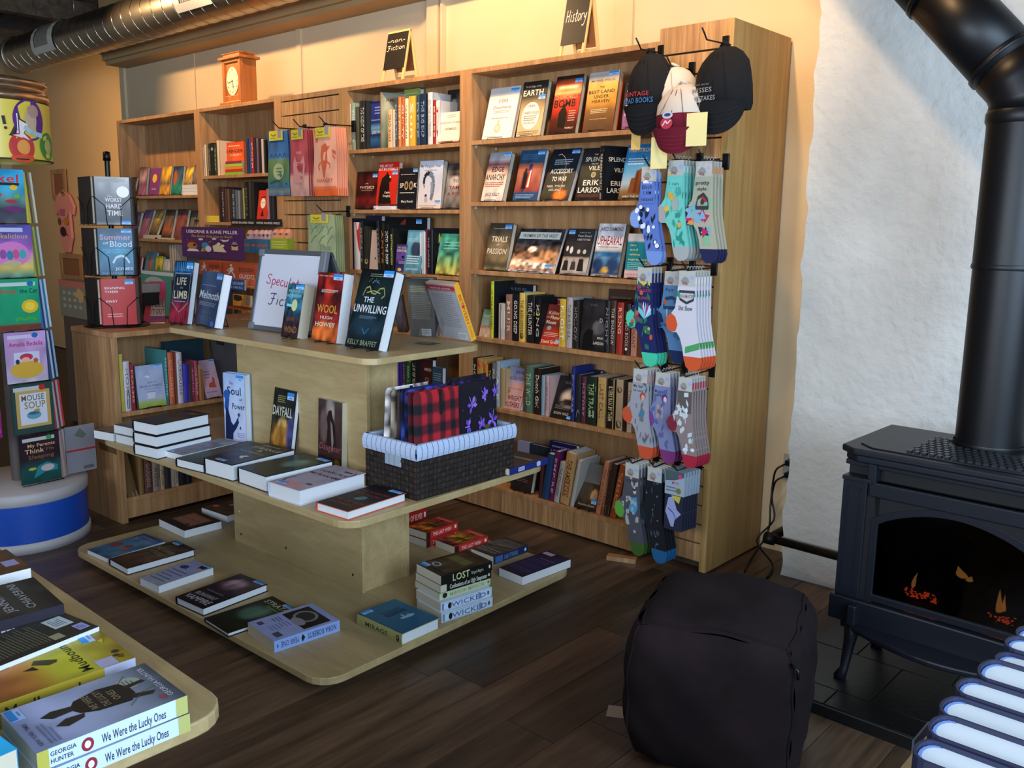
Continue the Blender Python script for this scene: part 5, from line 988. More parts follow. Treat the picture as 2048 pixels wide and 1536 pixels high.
tstand('dark novel titled DAYFALL with glowing figure standing on the middle tier', Z2, atN(537, 2.068, Z2+.001), atN(580, 2.068, Z2+.001), (550, 774), .024, lift=.001, pages=PAGEW, spine='141416', cov=G((0, '2c2018'), (.3, '4c3818'), (.45, '3c3424'), (.7, '1c2018'), (1, '20201c'), blobs=[(.5, .42, .13, .1, 'ffd888', .9), (.5, .25, .3, .16, '9c6c24', .9), (.9, .35, .12, .2, '3c3c6c', .8)], noise=.12, nscale=9), stick=(.62, .85, .92, .96),
       items=[('t', 'd8d4c0', 'DAYFALL', .02, .90, .58, .15), ('g', 'a89c5c', .2, .78, .55, .9, 4), ('p', '8c5c14', [(.42, .12), (.44, .3), (.5, .36), (.56, .3), (.58, .12)]), ('t', 'b8a878', 'MICHAEL DAVID', .1, .9, .04, .04)])
tstand('sepia novel with an embracing couple standing against the table column', Z2, atN(636, 2.085, Z2+.001), atN(683, 2.085, Z2+.001), (637, 796), .028, lift=.001, hard=False, pages=PAGEC, spine='8c7c58', cov=G((0, '2c1c1c'), (.3, '3c2624'), (.6, '4c3430'), (.85, '3c2c2a'), (1, '4c4038'), blobs=[(.5, .85, .12, .2, 'a89890', .6), (.25, .6, .14, .2, '6c5450', .5)], noise=.05),
       items=[('p', '241818', [(.35, .3), (.4, .6), (.36, .72), (.44, .84), (.56, .86), (.62, .74), (.72, .62), (.76, .3)]), ('p', '8c7870', [(.52, .7), (.6, .64), (.66, .4), (.6, .2), (.56, .4)]), ('t', '8c4c54', 'Daughter', .06, .95, .24, .10, .3), ('e', '7c5c28', .8, .07, .12, .06), ('g', '8c6c5c', .1, .03, .55, .1, 2)])
# flat books on the middle tier
flat('white-edged paperback overhanging the far left corner of the middle tier', Z2, .036, (187, 860), (226, 867), (300, 850), h=.20, hard=False, cov=G((0, '6c5c50'), (.5, '8c7c70'), (1, '5c5048'), noise=.12), pages=PAGEW)
flat('lower grey-white paperback of the pair beside the tall stack on the middle tier', Z2, .036, (231, 868), (270, 877), (400, 842), h=.21, hard=False, cov='5c5c60', pages=PAGEW)
flat('upper grey-white paperback of the pair beside the tall stack on the middle tier', Z2+.0365, .036, (227, 849), (266, 857), (398, 822), h=.21, hard=False, cov=G((0, '4c4a48'), (.4, '7c7c80'), (1, '4c4c50'), noise=.06), pages=PAGEW)
for i, (nm, dx) in enumerate((('bottom', 1), ('middle', 0), ('top', -1))):
    flat('black hardcover with thick white pages, %s of the stack of three on the middle tier' % nm, Z2+.0455*i, .045, (265.7+dx*1.2, 840+(2-i)*23.4), (312.7+dx*1.2, 849.5+(2-i)*23.8), (437.8, 831+(2-i)*21.4), cov=G((0, '15181c'), (.2, '23252b'), (.5, '3c3430'), (.8, '2c2c30'), (1, '1a1c22'), blobs=[(.6, .85, .12, .04, '8c7c5c', .3)], noise=.10, nscale=9), spine='11151c', glossy=True)
flat('low paperback with a blue and pink grid of pictures behind the dark teal book', Z2, .026, (329, 901), (364, 910), (481.6, 885), hard=False, pages=PAGEW, cov=G((0, '7c7480'), (.5, '6c84a0'), (1, '8c9098'), noise=.05), items=[('r', c, .06+.16*i, .08+.18*j, .18+.16*i, .22+.18*j) for i in range(5) for j, c in enumerate(['a0685c', '5c80b0', '9c6c6c', '6488a8'][i % 4:]+['a0685c', '5c80b0', '9c6c6c', '6488a8'][:i % 4])], stick=(.1, .02, .4, .1))
flat('dark teal hardcover lying beside the Strange book on the middle tier', Z2, .034, (351.4, 916), (405.4, 929), (545, 892), cov=G((0, '1c2c30'), (.4, '3c5450'), (.6, '54504c'), (1, '2c4848'), noise=.08), spine='10201f')
flat('black hardcover with a white bird and lettering STRANGE', Z2, .062, (407.6, 915), (464, 930), (599, 901), cov=G((0, '14171c'), (.5, '15171b'), (1, '1a1d22'), noise=.03), spine='0f1217', glossy=True, stick=(.3, .04, .62, .11),
     items=[('t', 'a8a8a4', 'JONATHAN', .1, .7, .86, .055), ('t', 'b8b8b4', 'STRANGE', .04, .98, .72, .085), ('t', 'b8b8b4', '&', .42, .6, .62, .07), ('t', '9c9c98', 'NORRELL', .06, .9, .52, .05), ('p', 'd0d0cc', [(.5, .34), (.62, .4), (.72, .38), (.66, .32), (.74, .26), (.6, .28)]), ('g', '6c6c70', .08, .2, .5, .36, 4)])
flat('thick dark green hardcover with a pale star burst on the middle tier', Z2, .058, (475, 934), (531.7, 953), (661, 920), cov=G((0, '10161a'), (.4, '172622'), (.7, '1e3a30'), (1, '10181a'), blobs=[(.6, .6, .14, .12, '5c7c6c', 1.0)], noise=.08), spine='0e1416', glossy=True, stick=(.6, .9, .95, .98), items=[('l', '4c6c5c', [(.6+.02*math.cos(a), .6+.02*math.sin(a)), (.6+.34*math.cos(a), .6+.24*math.sin(a))], .006) for a in [i*.5 for i in range(13)]])
flat('thick lilac-grey hardcover with a face and black capitals MURAKAMI', Z2, .052, (537, 963), (599, 982), (735.5, 947), cov=G((0, 'a8a0b0'), (.5, 'a49cae'), (1, '9c94a4'), blobs=[(.5, .1, .3, .08, 'c48c90', .6)], noise=.02), spine='c8ccdc', stick=(.1, .05, .42, .12),
     items=[('t', '3c3440', 'HARUKI', .12, .88, .70, .07), ('t', '3c3440', 'MURAKAMI', .05, .98, .56, .07), ('l', '2c2430', [(.1, .36), (.06, .24), (.14, .14)], .03), ('e', '4c3c48', .78, .24, .1, .025), ('l', '3c3038', [(.9, .9), (.98, .8), (.9, .7)], .03), ('r', '2c2430', .6, .84, .85, .88)])
flat('black hardcover with red lettering at the front right of the middle tier', Z2, .030, (632, 1004), (696, 1023), (816.5, 986.7), cov=G((0, '15171c'), (.5, '16191d'), (1, '12151a'), noise=.03), spine='c85038', stick=(.6, .9, .96, .985),
     items=[('t', '8c3830', 'THE INVENTED', .06, .94, .70, .06), ('t', '8c3830', 'CITY FOUND', .1, .9, .58, .06), ('p', '4c6c78', [(.4, .44), (.5, .54), (.62, .54), (.68, .46), (.6, .38), (.46, .38)]), ('t', '8c3830', 'THE CRIMSON', .05, .93, .26, .06), ('t', '8c3830', 'JOURNALS', .12, .8, .14, .06)])
a = onz(1095.6, 915, Z2+.03); b = onz(1022.6, 938, Z2+.03)
bv = Vector(b)-Vector(a); 
book('brown guide book with a dark blue spine lying behind the wicker basket', frame_M(tuple(a), (-1, -.03, 0), (bv.x, bv.y, 0)), .15, .23, .026, cov=G((0, '4c342c'), (.5, '54403c'), (1, '4c3834'), noise=.03), spine='1c2870', items=[('r', '9c8868', .2, .78, .96, .86), ('r', '9c8868', .1, .30, .75, .38)], sitems=[('e', 'b8bcd0', .5, .25, .4, .05), ('r', 'b8bcd0', .2, .2, .8, .3), ('r', 'b8bcd0', .2, .62, .8, .78), ('tv', '3c4060', 'TRAVEL', .5, .35, .63, .77)], hard=False)
# flat books on the bottom tier
Z1 = .060
flat('blue paperback with red blossoms at the left corner of the bottom tier', Z1, .020, (174, 1099), (215, 1117), (328, 1082), hard=False, pages=PAGEW, cov=G((0, '2c5480'), (.4, '3c7090'), (.7, '46708c'), (1, '3c4c80'), noise=.08), items=[('e', '7c3c3c', .24, .42, .14, .12), ('e', '7c3c3c', .6, .5, .1, .07), ('e', '8c5444', .7, .38, .12, .07), ('t', '8c94b8', 'THE ORCHARD', .1, .9, .74, .09), ('g', '8c94b8', .15, .86, .85, .94, 2)])
flat('brown hardcover with a faded title beside the blue paperback on the bottom tier', Z1, .030, (218, 1117), (254, 1136.7), (391, 1099), cov=G((0, '2c201c'), (.3, '4c3428'), (.6, '5c4c34'), (1, '2c2a24'), noise=.10, nscale=9), spine='14181c', stick=(.1, .9, .4, .98), items=[('t', '8c8470', 'THE TOWER', .06, .94, .64, .09), ('t', '8c8470', 'OF FOOLS', .2, .8, .52, .08)])
flat('lavender white paperback with a blue flower on the bottom tier', Z1, .030, (280, 1155.5), (317.5, 1172), (434, 1138), hard=False, pages=PAGEW, cov=G((0, '98a4b8'), (.5, '98a0c8'), (1, '949cc4'), noise=.015), spine='98a4b8', items=[('e', '2c3c7c', .26, .72, .16, .07), ('l', '2c3c6c', [(.3, .72), (.5, .66)], .02), ('p', '23262c', [(.6, .92), (.95, .96), (.9, .84), (.7, .78)]), ('e', 'b8a090', .78, .8, .08, .04), ('g', '6c7498', .1, .1, .85, .6, 5)], stick=(.6, .93, .95, .99))
flat('black hardcover with lettering VAMPIRE on the bottom tier', Z1, .030, (351.6, 1193), (406, 1217), (538, 1169), glossy=True, cov=G((0, '15171e'), (.4, '1c1c24'), (.7, '4c3c4c'), (1, '343444'), blobs=[(.45, .7, .2, .12, '9c8490', .8)], noise=.10, nscale=9), spine='111318', stick=(.62, .92, .96, .99), items=[('t', 'a8a8b0', 'RUNAWAY', .14, .84, .22, .085), ('t', 'b8b8c0', 'VAMPIRE', .08, .92, .08, .11), ('g', '6c6c78', .2, .36, .8, .42, 1)])
flat('dark green hardcover with lettering STRATA on the bottom tier', Z1, .016, (408.7, 1236), (456, 1266), (582, 1212), cov=G((0, '14180f'), (.4, '1a2418'), (.65, '26382e'), (1, '14180f'), blobs=[(.5, .55, .22, .14, '4c6c60', .9)], noise=.07), spine='10130e', stick=(.6, .92, .95, .985), items=[('t', 'b8b8a0', 'STRATA', .12, .98, .82, .09), ('t', '7c9c4c', 'Discworld', .4, .95, .75, .045)])
flat('white back cover with a black egg photograph, front of the bottom tier', Z1, .040, (495, 1245), (548, 1283), (673, 1236), hard=False, cov=G((0, '98a4d4'), (1, '9ca8d8'), noise=.01), spine='8ca8e0', sp='R', pages=PAGEC,
     items=[('r', '17161a', .10, .48, .92, .90), ('e', '7c7c84', .46, .70, .26, .17), ('e', '2c2a2e', .46, .70, .20, .13), ('e', '8c8c98', .56, .54, .2, .08), ('g', '7884b4', .4, .12, .62, .44, 6), ('r', '4c4c64', .12, .08, .26, .16), ('r', '4c4c64', .7, .08, .9, .18), ('g', '5c649c', .14, .28, .36, .42, 3)],
     sitems=[('tv', '3c3c64', 'NORA ROBERTS', .5, .5, .50, .94), ('p', '17181f', [(.15, .42), (.5, .46), (.85, .42), (.5, .40)]), ('tv', '4c4c74', 'YEAR ONE', .5, .5, .10, .37), ('e', '3c5c9c', .5, .05, .15, .012)])
flat('teal hardcover with a yellow spine and a small white skyline', Z1, .042, (804.5, 1268), (879, 1235.6), (785, 1195), h=.235, cov=G((0, '1c5c7c'), (1, '1c6484'), noise=.015), spine='a8a468', stick=(.04, .88, .3, .99),
     items=[('g', '16303c', .3, .54, .8, .74, 5), ('t', '17303c', 'BOSTON', .3, .8, .56, .1), ('p', '9cb4c8', [(.44, .36), (.44, .42), (.54, .42), (.54, .5), (.58, .5), (.58, .42), (.66, .42), (.66, .46), (.8, .38), (.7, .34)])], sitems=[('tv', '3c3c2c', 'MIRAGE', .5, .4, .30, .80), ('e', '3c3c34', .5, .08, .3, .035), ('r', '8c8448', 0, .86, 1, 1)])
for i, (nm, c, sc, th, txt, tc, dx) in enumerate([('bottom', 'c8d0d8', 'c0d8ec', .036, 'WICKED', '5c648c', 9), ('second from the bottom', 'c8d0d8', 'c0d8ec', .034, 'WICKED', '5c648c', 5), ('middle', '9ca47c', 'b8c4a0', .026, 'MIRROR MIRROR', '8c946c', 0), ('second from the top', '8c8c74', '10140f', .031, 'Confessions of an Ugly Stepsister', 'd8d8c8', 0), ('top', '3c2c20', '0f120f', .036, 'LOST', 'c8c88c', 0)]):
    zz = Z1+sum([.036, .034, .026, .031][:i]); dy = {0: 93, 1: 71, 2: 50.5, 3: 33.5, 4: 14}[i]-14
    f, l, r = (887.5+dx, 1155+dy), (821.6+dx*.7, 1127+dy*.86), (998+dx*.6, 1118+dy*.86)
    it = []
    if i == 4: it = [('e', 'a8a8a8', .32, .24, .14, .07), ('e', '4c4038', .32, .24, .09, .04), ('r', '5c4c2c', .12, .5, .84, .74), ('r', '6c6434', .18, .54, .48, .7), ('r', '6c6434', .54, .54, .8, .7), ('l', '2c2018', [(.05, .1), (.95, .1), (.95, .9), (.05, .9), (.05, .1)], .02)]
    si = [('tv', tc, txt, .45, .55, .12, .80)] if i < 3 else [('tv', tc, txt, .5, .55 if i == 3 else .75, .08 if i == 3 else .45, .82 if i == 3 else .78)]
    if i < 2: si += [('e', '15171c', .45, .83, .35, .035), ('l', '7c84a8', [(.1, .96), (.1, .25), (.86, .25), (.86, .96), (.1, .96)], .04), ('r', '2c2c3c', .3, .06, .7, .09)]
    if i == 2: si += [('e', '1c1c18', .5, .90, .4, .045), ('e', '3c7c3c', .5, .04, .2, .02)]
    if i == 3: si += [('r', 'c0bca0', .05, .88, .95, 1), ('r', 'c8c8c0', .35, .03, .7, .06)]
    if i == 4: si += [('tv', 'a8a88c', 'Gregory Maguire', .45, .35, .18, .42), ('r', 'c8c8c0', .35, .04, .7, .07)]
    Zt = zz+th-.0006; F, L_, Rr = [Vector(onz(p[0], p[1], Zt)) for p in (f, l, r)]
    if i == 0: ref = (F-L_, Rr-F)
    ax = ref[0].normalized(); az = (Rr-F).normalized(); C_ = F+az*.232
    book('book with %s on its %s spine, %s in the stack of five' % (txt.split()[0], 'white' if i < 2 else 'pale green' if i == 2 else 'black', nm), frame_M(tuple(C_), -ax, -az), .155, .232, th-.0006, cov=G((0, '3c2c20'), (.5, '4c3c28'), (1, '4c4030'), noise=.08) if i == 4 else c, spine=sc, hard=False, pages=PAGEC, items=rot(it), sitems=si, stick=(.70, .86, .96, .96) if i == 4 else None)
flat('paperback with a dark violet back cover at the right corner of the bottom tier', Z1, .036, (998, 1135), (1045, 1154), (1138, 1117), hard=False, cov=G((0, '17142c'), (.2, '2c2444'), (.7, '2a2240'), (1, '17142a'), noise=.03), spine='201c38', pages=PAGEW, items=[('g', '4c4468', .1, .14, .9, .26, 3), ('g', '4c4468', .1, .32, .9, .46, 4), ('g', '4c4468', .1, .52, .9, .64, 3), ('g', '7c6a78', .3, .68, .9, .72, 1), ('r', 'b89ca8', .05, .86, .45, .96)])
flat('grey-brown fantasy paperback with a sword and dark blue spine on the bottom tier', Z1, .034, (1056, 1089), (995, 1068), (941, 1094), w=.135, h=.21, hard=False, cov=G((0, '3c342c'), (.4, '6c6058'), (.6, '54483e'), (1, '3c342c'), noise=.05), spine='1c2a4c', items=[('l', '2c2420', [(.1, .42), (.9, .56)], .06), ('l', '9c8c7c', [(.15, .4), (.85, .52)], .015), ('t', '9c9488', 'GEORGE', .15, .95, .82, .07), ('t', '9c9488', 'MARTIN', .1, .95, .70, .07), ('t', '8c8070', 'A CLASH', .1, .8, .12, .07)], sitems=[('tv', '6c84b0', 'GAME OF THRONES', .5, .6, .3, .7), ('e', 'c0c8dc', .5, .08, .22, .03), ('r', '3c64a8', .1, .74, .9, .95)])
for nm, zz, f, l, r, cc in [('lower red-framed paperback of the pair beside the column', Z1, (853, 1082), (800, 1062), (915.6, 1060), 'b82c24'), ('upper red-framed paperback with a fiery battle scene beside the column', Z1+.034, (853, 1066), (800, 1044), (915.6, 1044), 'c0302a'), ('red-framed paperback with a yellow creature, front of the red group', Z1, (909.5, 1094), (853, 1076), (981.5, 1070), 'c4362c')]:
    Zt = zz+.033; F, L_, Rr = [Vector(onz(p[0], p[1], Zt)) for p in (f, l, r)]; az = (Rr-F); hh = min(az.length, .20); az.normalize(); ax = Vector((az.y, -az.x, 0))
    if 'creature' in nm: pc = G((0, '2c2018'), (.35, '8c5c14'), (.6, 'd89c2c'), (.8, '7c3c1c'), (1, '4c2018'), noise=.22, nscale=9)
    else: pc = G((0, '2c2420'), (.4, '6c4424'), (.7, 'd87c2c'), (.9, 'c85c24'), (1, '5c2018'), noise=.16, nscale=9)
    bk = book(nm, frame_M(tuple(F+az*hh), -ax, -az), .125, hh, .033, cov=pc, spine=cc, hard=False, pages=PAGEC, gridn=(18, 24), items=[('r', cc, 0, 0, 1, .26), ('r', cc, 0, 0, .10, 1), ('r', cc, .94, 0, 1, 1), ('g', 'e8b8a0', .12, .05, .88, .14, 2), ('r', '3c1a18', .4, .16, .6, .22)], sitems=[('tv', 'f0d0c8', 'THE LAST WISH', .5, .5, .22, .80), ('r', 'f0e0d8', .3, .05, .75, .11), ('r', '2c1c1a', 0, .88, 1, 1)])
Zt = Z1+.06
book('red paperback at the back whose spine ends in ELVES', frame_M(tuple(onz(853, 1017, Z1+.055)), (-.9996, -.0257, 0), (.0257, -.9996, 0)), .125, .19, .055, cov='b82c24', spine='b0201c', hard=False, sitems=[('tv', 'f0d0c8', 'BLOOD OF ELVES', .5, .5, .15, .9), ('r', 'f0e0d8', .3, .03, .75, .09)])
flat('brown-framed book with a peach picture at the back left of the bottom tier', Z1, .036, (317.5, 1037.6), (368.7, 1061.5), (447, 1044), hard=False, cov=G((0, '2c2420'), (1, '33291f'), noise=.03), spine='3c342c', pages=PAGEW, items=[('r', '8c5c44', .14, .24, .86, .86), ('r', 'a06c54', .2, .3, .8, .8), ('e', '3c2c24', .7, .3, .05, .05), ('l', '5c4034', [(.2, .5), (.8, .6)], .02)])
flat('book with a brown flowered cover by the column at the back of the bottom tier', Z1, .032, (403, 1015), (454, 1032), (520, 1010), hard=False, cov=G((0, '5c4434'), (.5, '4c3c34'), (1, '6c5040'), noise=.1), spine='5c4c40', pages=PAGEW, items=[('e', 'c87c54', .15, .3, .1, .07), ('e', 'c88c74', .4, .6, .08, .09), ('e', 'b89c7c', .75, .7, .12, .08)])
# ---- books on the corner table (left)
ZL = .723
LS = [('tv', '2c3044', 'We Were the Lucky Ones', .45, .5, .16, .60), ('e', '8c2c3c', .45, .69, .36, .040), ('e', 'e8e4e0', .45, .69, .2, .02), ('tv', '2c3044', 'GEORGIA', .68, .24, .76, .92), ('tv', '2c3044', 'HUNTER', .30, .24, .78, .92)]
for i, nm in enumerate(('lower', 'upper')):
    zz = ZL+.0275*i; dx, dy = (5, 36) if i == 0 else (0, 0)
    cv = G((0, '3c444c'), (.12, '5c6470'), (.3, '7c8494'), (.6, '949cb8'), (1, '98a0c4'), noise=.03)
    flat('%s copy of the grey book with yellow corners, spine reading We Were the Lucky Ones' % nm, zz, .027, (374+dx, 1390.4+dy), (289+dx, 1326+dy), (21.5+dx, 1418.7+dy), h=.203, hard=False, cov=cv, spine='c4d4ec', pages=PAGEC,
         items=[('t', 'a8a8b0', 'GEORGIA HUNTER', .12, .92, .055, .04), ('e', '8c9484', .68, .22, .13, .085), ('g', '4c5450', .6, .18, .76, .26, 3),
                ('p', '23201c', [(.30, .30), (.34, .52), (.42, .62), (.56, .66), (.70, .60), (.78, .42), (.74, .28), (.60, .24), (.44, .24)]), ('p', '2c2824', [(.32, .62), (.26, .74), (.34, .80), (.42, .72), (.40, .60)]), ('p', '2c2824', [(.52, .64), (.50, .78), (.60, .84), (.66, .76), (.62, .62)]), ('p', '2c2824', [(.34, .30), (.28, .16), (.34, .12), (.42, .26)]), ('p', '2c2824', [(.56, .28), (.60, .12), (.66, .13), (.64, .28)]), ('l', '4c4440', [(.2, .34), (.4, .2), (.42, .1)], .006), ('l', '4c4440', [(.7, .3), (.86, .2)], .006),
                ('t', '7c6c54', 'WE WERE', .38, .72, .50, .05, .3), ('t', '7c6c54', 'THE LUCKY', .36, .74, .42, .05, .3), ('t', '7c6c54', 'ONES', .42, .66, .34, .05, .3), ('t', '4c5068', 'NEW YORK TIMES', .08, .6, .93, .028), ('g', '6c7090', .06, .82, .5, .90, 3), ('e', '8c3c48', .14, .13, .05, .02)] if i else (),
         sitems=LS+[('r', 'b8b04c', 0, .92 if False else .93, 1, 1), ('r', 'b0b068', 0, 0, 1, .085)], stick=(.72, .90, .96, .985) if i else None)
flat('yellow and orange paperback titled Mudbound with a bird', ZL, .040, (270.5, 1315), (197, 1258.6), (-60, 1372), h=.203, hard=False, cov=G((0, '8c7424'), (.18, '9c9030'), (.34, 'b8b430'), (.52, 'b0a830'), (.66, 'a8742c'), (.85, '9c5c2c'), (1, '98642c'), noise=.05), spine='b09c34', stick=(.72, .10, .98, .2),
     items=[('t', '3c3c1c', 'Mudbound', .06, .96, .30, .085), ('t', 'b8a868', 'HILLARY JORDAN', .16, .9, .24, .03), ('p', '3c3c20', [(.48, .52), (.60, .62), (.70, .58), (.62, .50), (.56, .44), (.5, .46)]), ('p', '1c1c14', [(.44, .60), (.52, .70), (.56, .62)]), ('e', 'a0a07c', .82, .80, .12, .08), ('g', '4c5048', .75, .77, .9, .83, 3), ('r', 'a4a0b8', .0, .12, .22, .26), ('p', '6c3c20', [(.1, .06), (.14, .1), (.2, .04)]), ('e', '3c2c1c', .3, .07, .04, .03), ('e', '3c2c1c', .2, .09, .03, .025), ('p', 'b0b040', [(.6, .08), (.7, .1), (.72, .05)])],
     sitems=[('r', 'b0b4d0', 0, 0, 1, .24), ('tv', '3c341c', 'Mudbound', .5, .6, .42, .94), ('r', 'a0642c', 0, .60, .01, 1)])
flat('dark back cover with rows of tiny text and a barcode on the corner table', ZL, .048, (198, 1253), (123, 1222.5), (-150, 1330), h=.235, hard=False, cov=G((0, '2c2a24'), (1, '24241f'), noise=.04), spine='d0d4dc', pages=PAGEW,
     items=[('g', '5c5c48', .15, .28, .92, .92, 26), ('r', 'a8b4b8', .45, .06, .86, .20), ('g', '4c5458', .52, .09, .8, .18, 5), ('r', '8c90c0', .12, .03, .36, .11), ('g', '3c4070', .16, .045, .32, .1, 3), ('r', '8c8468', .1, .22, .3, .30)])
flat('black paperback with lettering JENNIFER on cover and spine', ZL, .066, (127.7, 1207.7), (67, 1154), (-120, 1214), h=.205, hard=False, cov=G((0, '1c1c1e'), (.3, '33322f'), (.6, '3c3a35'), (1, '26262a'), noise=.08), spine='221e28',
     items=[('t', '8c8c90', 'CHIAVERINI', .12, .92, .18, .07), ('t', '8c8c90', 'JENNIFER', .12, .86, .34, .07), ('g', '6c6c68', .2, .45, .8, .56, 3), ('l', '9c9c98', [(.2, .62), (.34, .70), (.5, .6), (.7, .7), (.8, .62)], .02), ('r', '7c7c84', .2, .78, .7, .94)], sitems=[('tv', 'b8b4c0', 'JENNIFER', .5, .45, .36, .72), ('r', 'c8c4d0', .3, .80, .7, .86)])
flat('brown book with bright white pages near the left edge of the picture', ZL, .058, (-60, 1165), (62, 1135), (20, 1106), h=.14, hard=False, cov=G((0, '4c3020'), (.5, '5c3c24'), (1, '3c2c24'), noise=.06), spine='5c4030', pages=PAGEW, items=[('r', 'a8acb4', .3, .55, .7, .8), ('r', '8c8cb8', .68, .25, .92, .5)])
flat('bright cyan paperback cut off by the left edge of the picture', ZL, .085, (-110, 1560), (34, 1497), (20, 1386), h=.2, cov=G((0, '2cb4e8'), (.45, '2090c8'), (.7, '14486c'), (1, '14385c'), noise=.04), hard=False, spine='2c94c8', sp='R')
# ---- row of hardcovers on the right-hand table, spines to the left
t0 = Vector(onz(1826, 1511, .96)); 
PT = [(1826, 1511), (1869, 1473), (1884, 1423), (1913.6, 1384), (1946, 1352), (2000, 1321), (2014, 1293), (2038, 1267), (2058, 1240)]
NAVY = mat('navy_cloth_cover', '171c38', .5)
def hard_standing(label, x, y0, y1, z, hh, depth=.165):
    t = thing('hardcover_book', label, 'book', (x, y0, z), 0, 'navy hardcovers in a row on the right-hand table'); T_ = y1-y0-.0008
    out = []; inn = []; n = 9; b = .0032
    for i in range(n): a = PI/2+PI*i/(n-1); out.append((.012+.016*math.cos(a), T_/2+T_/2*math.sin(a))); inn.append((.012+(.016-b)*math.cos(a), T_/2+(T_/2-b)*math.sin(a)))
    m = mb(); m.prism([(depth, T_)]+out+[(depth, 0), (depth, b)]+inn[::-1]+[(depth, T_-b)], 0, hh, ax='z'); m.build('cover', NAVY, t)
    blk = [(depth-.005, T_-b)]+[(p[0]+.004, min(max(p[1], b+.0), T_-b)) for p in inn]+[(depth-.005, b)]
    m = mb(); m.prism(blk, .003, hh-.005, ax='z'); m.build('page_block', PAGEW, t)
    hb = [(p[0]+.0012, p[1]) for p in inn]; hb2 = [(p[0]+.0045, T_/2+(p[1]-T_/2)*.88) for p in inn]
    m = mb(); k = len(hb); m.add([(a, b_, hh-.0045) for a, b_ in hb]+[(a, b_, hh-.0045) for a, b_ in hb2], [(i, i+1, k+i+1, k+i) for i in range(k-1)]); m.build('headband', mat('blue_headband', '7c9cdc', .7), t)
NMS = ['nearest', 'second nearest', 'third nearest', 'fourth nearest', 'fourth farthest', 'third farthest', 'second farthest', 'farthest']
for i in range(8):
    p = Vector(onz(*PT[i], .96)); q = Vector(onz(*PT[i+1], .96))
    hard_standing('%s of the navy hardcovers standing in a row on the right-hand table' % NMS[i], (p.x+q.x)/2-.004, p.y, q.y, .7205, .238+[0, .002, -.001, .001, .003, -.003, 0, -.004][i])
t = thing('price_card', 'small slate-blue card hanging at the edge of the right-hand table', 'card', (-.365, 1.30, .66))
mb().box(0, .003, 0, .07, 0, .05).build('card', mat('slate_card', '4c5468', .6), t)
# loose papers on the floor
for nm, px, py, rz, s, c in (('paper_slip', 1234, 1425, .5, .045, 'b8a89c'), ('book', 1248, 1122, .4, 0, '')):
    p = onz(px, py, 0)
    if s: t = thing(nm, 'small white paper slip on the floor beside the dark pouf', 'paper', (p[0], p[1], .0005), rz); mb().box(-.03, .03, -.03, .035, 0, .0012, c).build('sheet', PRINT, t)
    else: t = thing('wood_offcut', 'small pale wood block on the floor at the foot of the bookcases', 'block', (p[0], p[1], .0), rz); mb().box(-.075, .055, -.02, .02, 0, .02).build('block', OAK, t, bevel=.001)
# ================================================================== SIGNS AND THINGS ON TOP OF THE CASES
OAKL = mat('chalkboard_frame_pine', 'd8b878', .5); SLATE = mat('chalkboard_black', '231d17', .55); SLATE2 = mat('chalkboard_worn', '2f261b', .5)
HW = {  # single-stroke handwriting: advance, strokes
 'H': (.62, [[(.08, 1), (.02, 0)], [(.5, 1), (.42, 0)], [(.05, .48), (.46, .52)]]), 'i': (.22, [[(.1, .58), (.06, .0)], [(.13, .76), (.14, .79)]]),
 's': (.40, [[(.34, .52), (.22, .6), (.1, .5), (.16, .36), (.28, .26), (.26, .08), (.12, 0), (.0, .08)]]), 't': (.36, [[(.2, .95), (.12, .1), (.2, 0), (.3, .06)], [(.02, .6), (.34, .66)]]),
 'o': (.46, [[(.24, .58), (.08, .46), (.04, .22), (.14, .02), (.3, .06), (.4, .28), (.36, .5), (.24, .58)]]), 'r': (.36, [[(.08, .56), (.04, 0)], [(.06, .36), (.18, .56), (.32, .54)]]),
 'y': (.44, [[(.04, .58), (.1, .26), (.26, .24), (.4, .56)], [(.42, .6), (.3, .0), (.14, -.4), (-.06, -.44), (-.1, -.34)]]), 'n': (.46, [[(.06, .56), (.02, 0)], [(.05, .36), (.2, .58), (.34, .5), (.34, .08), (.44, .02)]]),
 '-': (.3, [[(.04, .32), (.24, .32)]]), 'F': (.58, [[(.0, .86), (.18, .98), (.56, .96)], [(.34, .96), (.26, .2), (.1, -.1), (-.1, -.02)], [(.1, .48), (.46, .52)]]), 'c': (.38, [[(.34, .48), (.2, .58), (.04, .36), (.08, .08), (.22, 0), (.36, .1)]]),
 'S': (.56, [[(.5, .84), (.36, 1), (.14, .9), (.12, .68), (.36, .48), (.42, .2), (.26, 0), (.02, .1), (.04, .24)]]), 'p': (.46, [[(.08, .56), (.0, -.44)], [(.06, .4), (.22, .58), (.4, .42), (.34, .12), (.16, .0), (.04, .14)]]),
 'e': (.42, [[(.06, .28), (.32, .34), (.34, .5), (.2, .58), (.04, .36), (.06, .1), (.2, 0), (.38, .12)]]), 'u': (.46, [[(.08, .56), (.04, .16), (.16, .0), (.32, .14), (.38, .56)], [(.38, .56), (.34, .04), (.44, .0)]]),
 'l': (.24, [[(.16, 1), (.06, .1), (.14, 0), (.22, .06)]]), 'a': (.48, [[(.36, .5), (.2, .58), (.04, .36), (.06, .08), (.2, .0), (.34, .2), (.38, .56)], [(.38, .56), (.36, .06), (.46, .0)]]), 'v': (.42, [[(.04, .56), (.18, 0), (.38, .58)]]), ' ': (.3, [])}
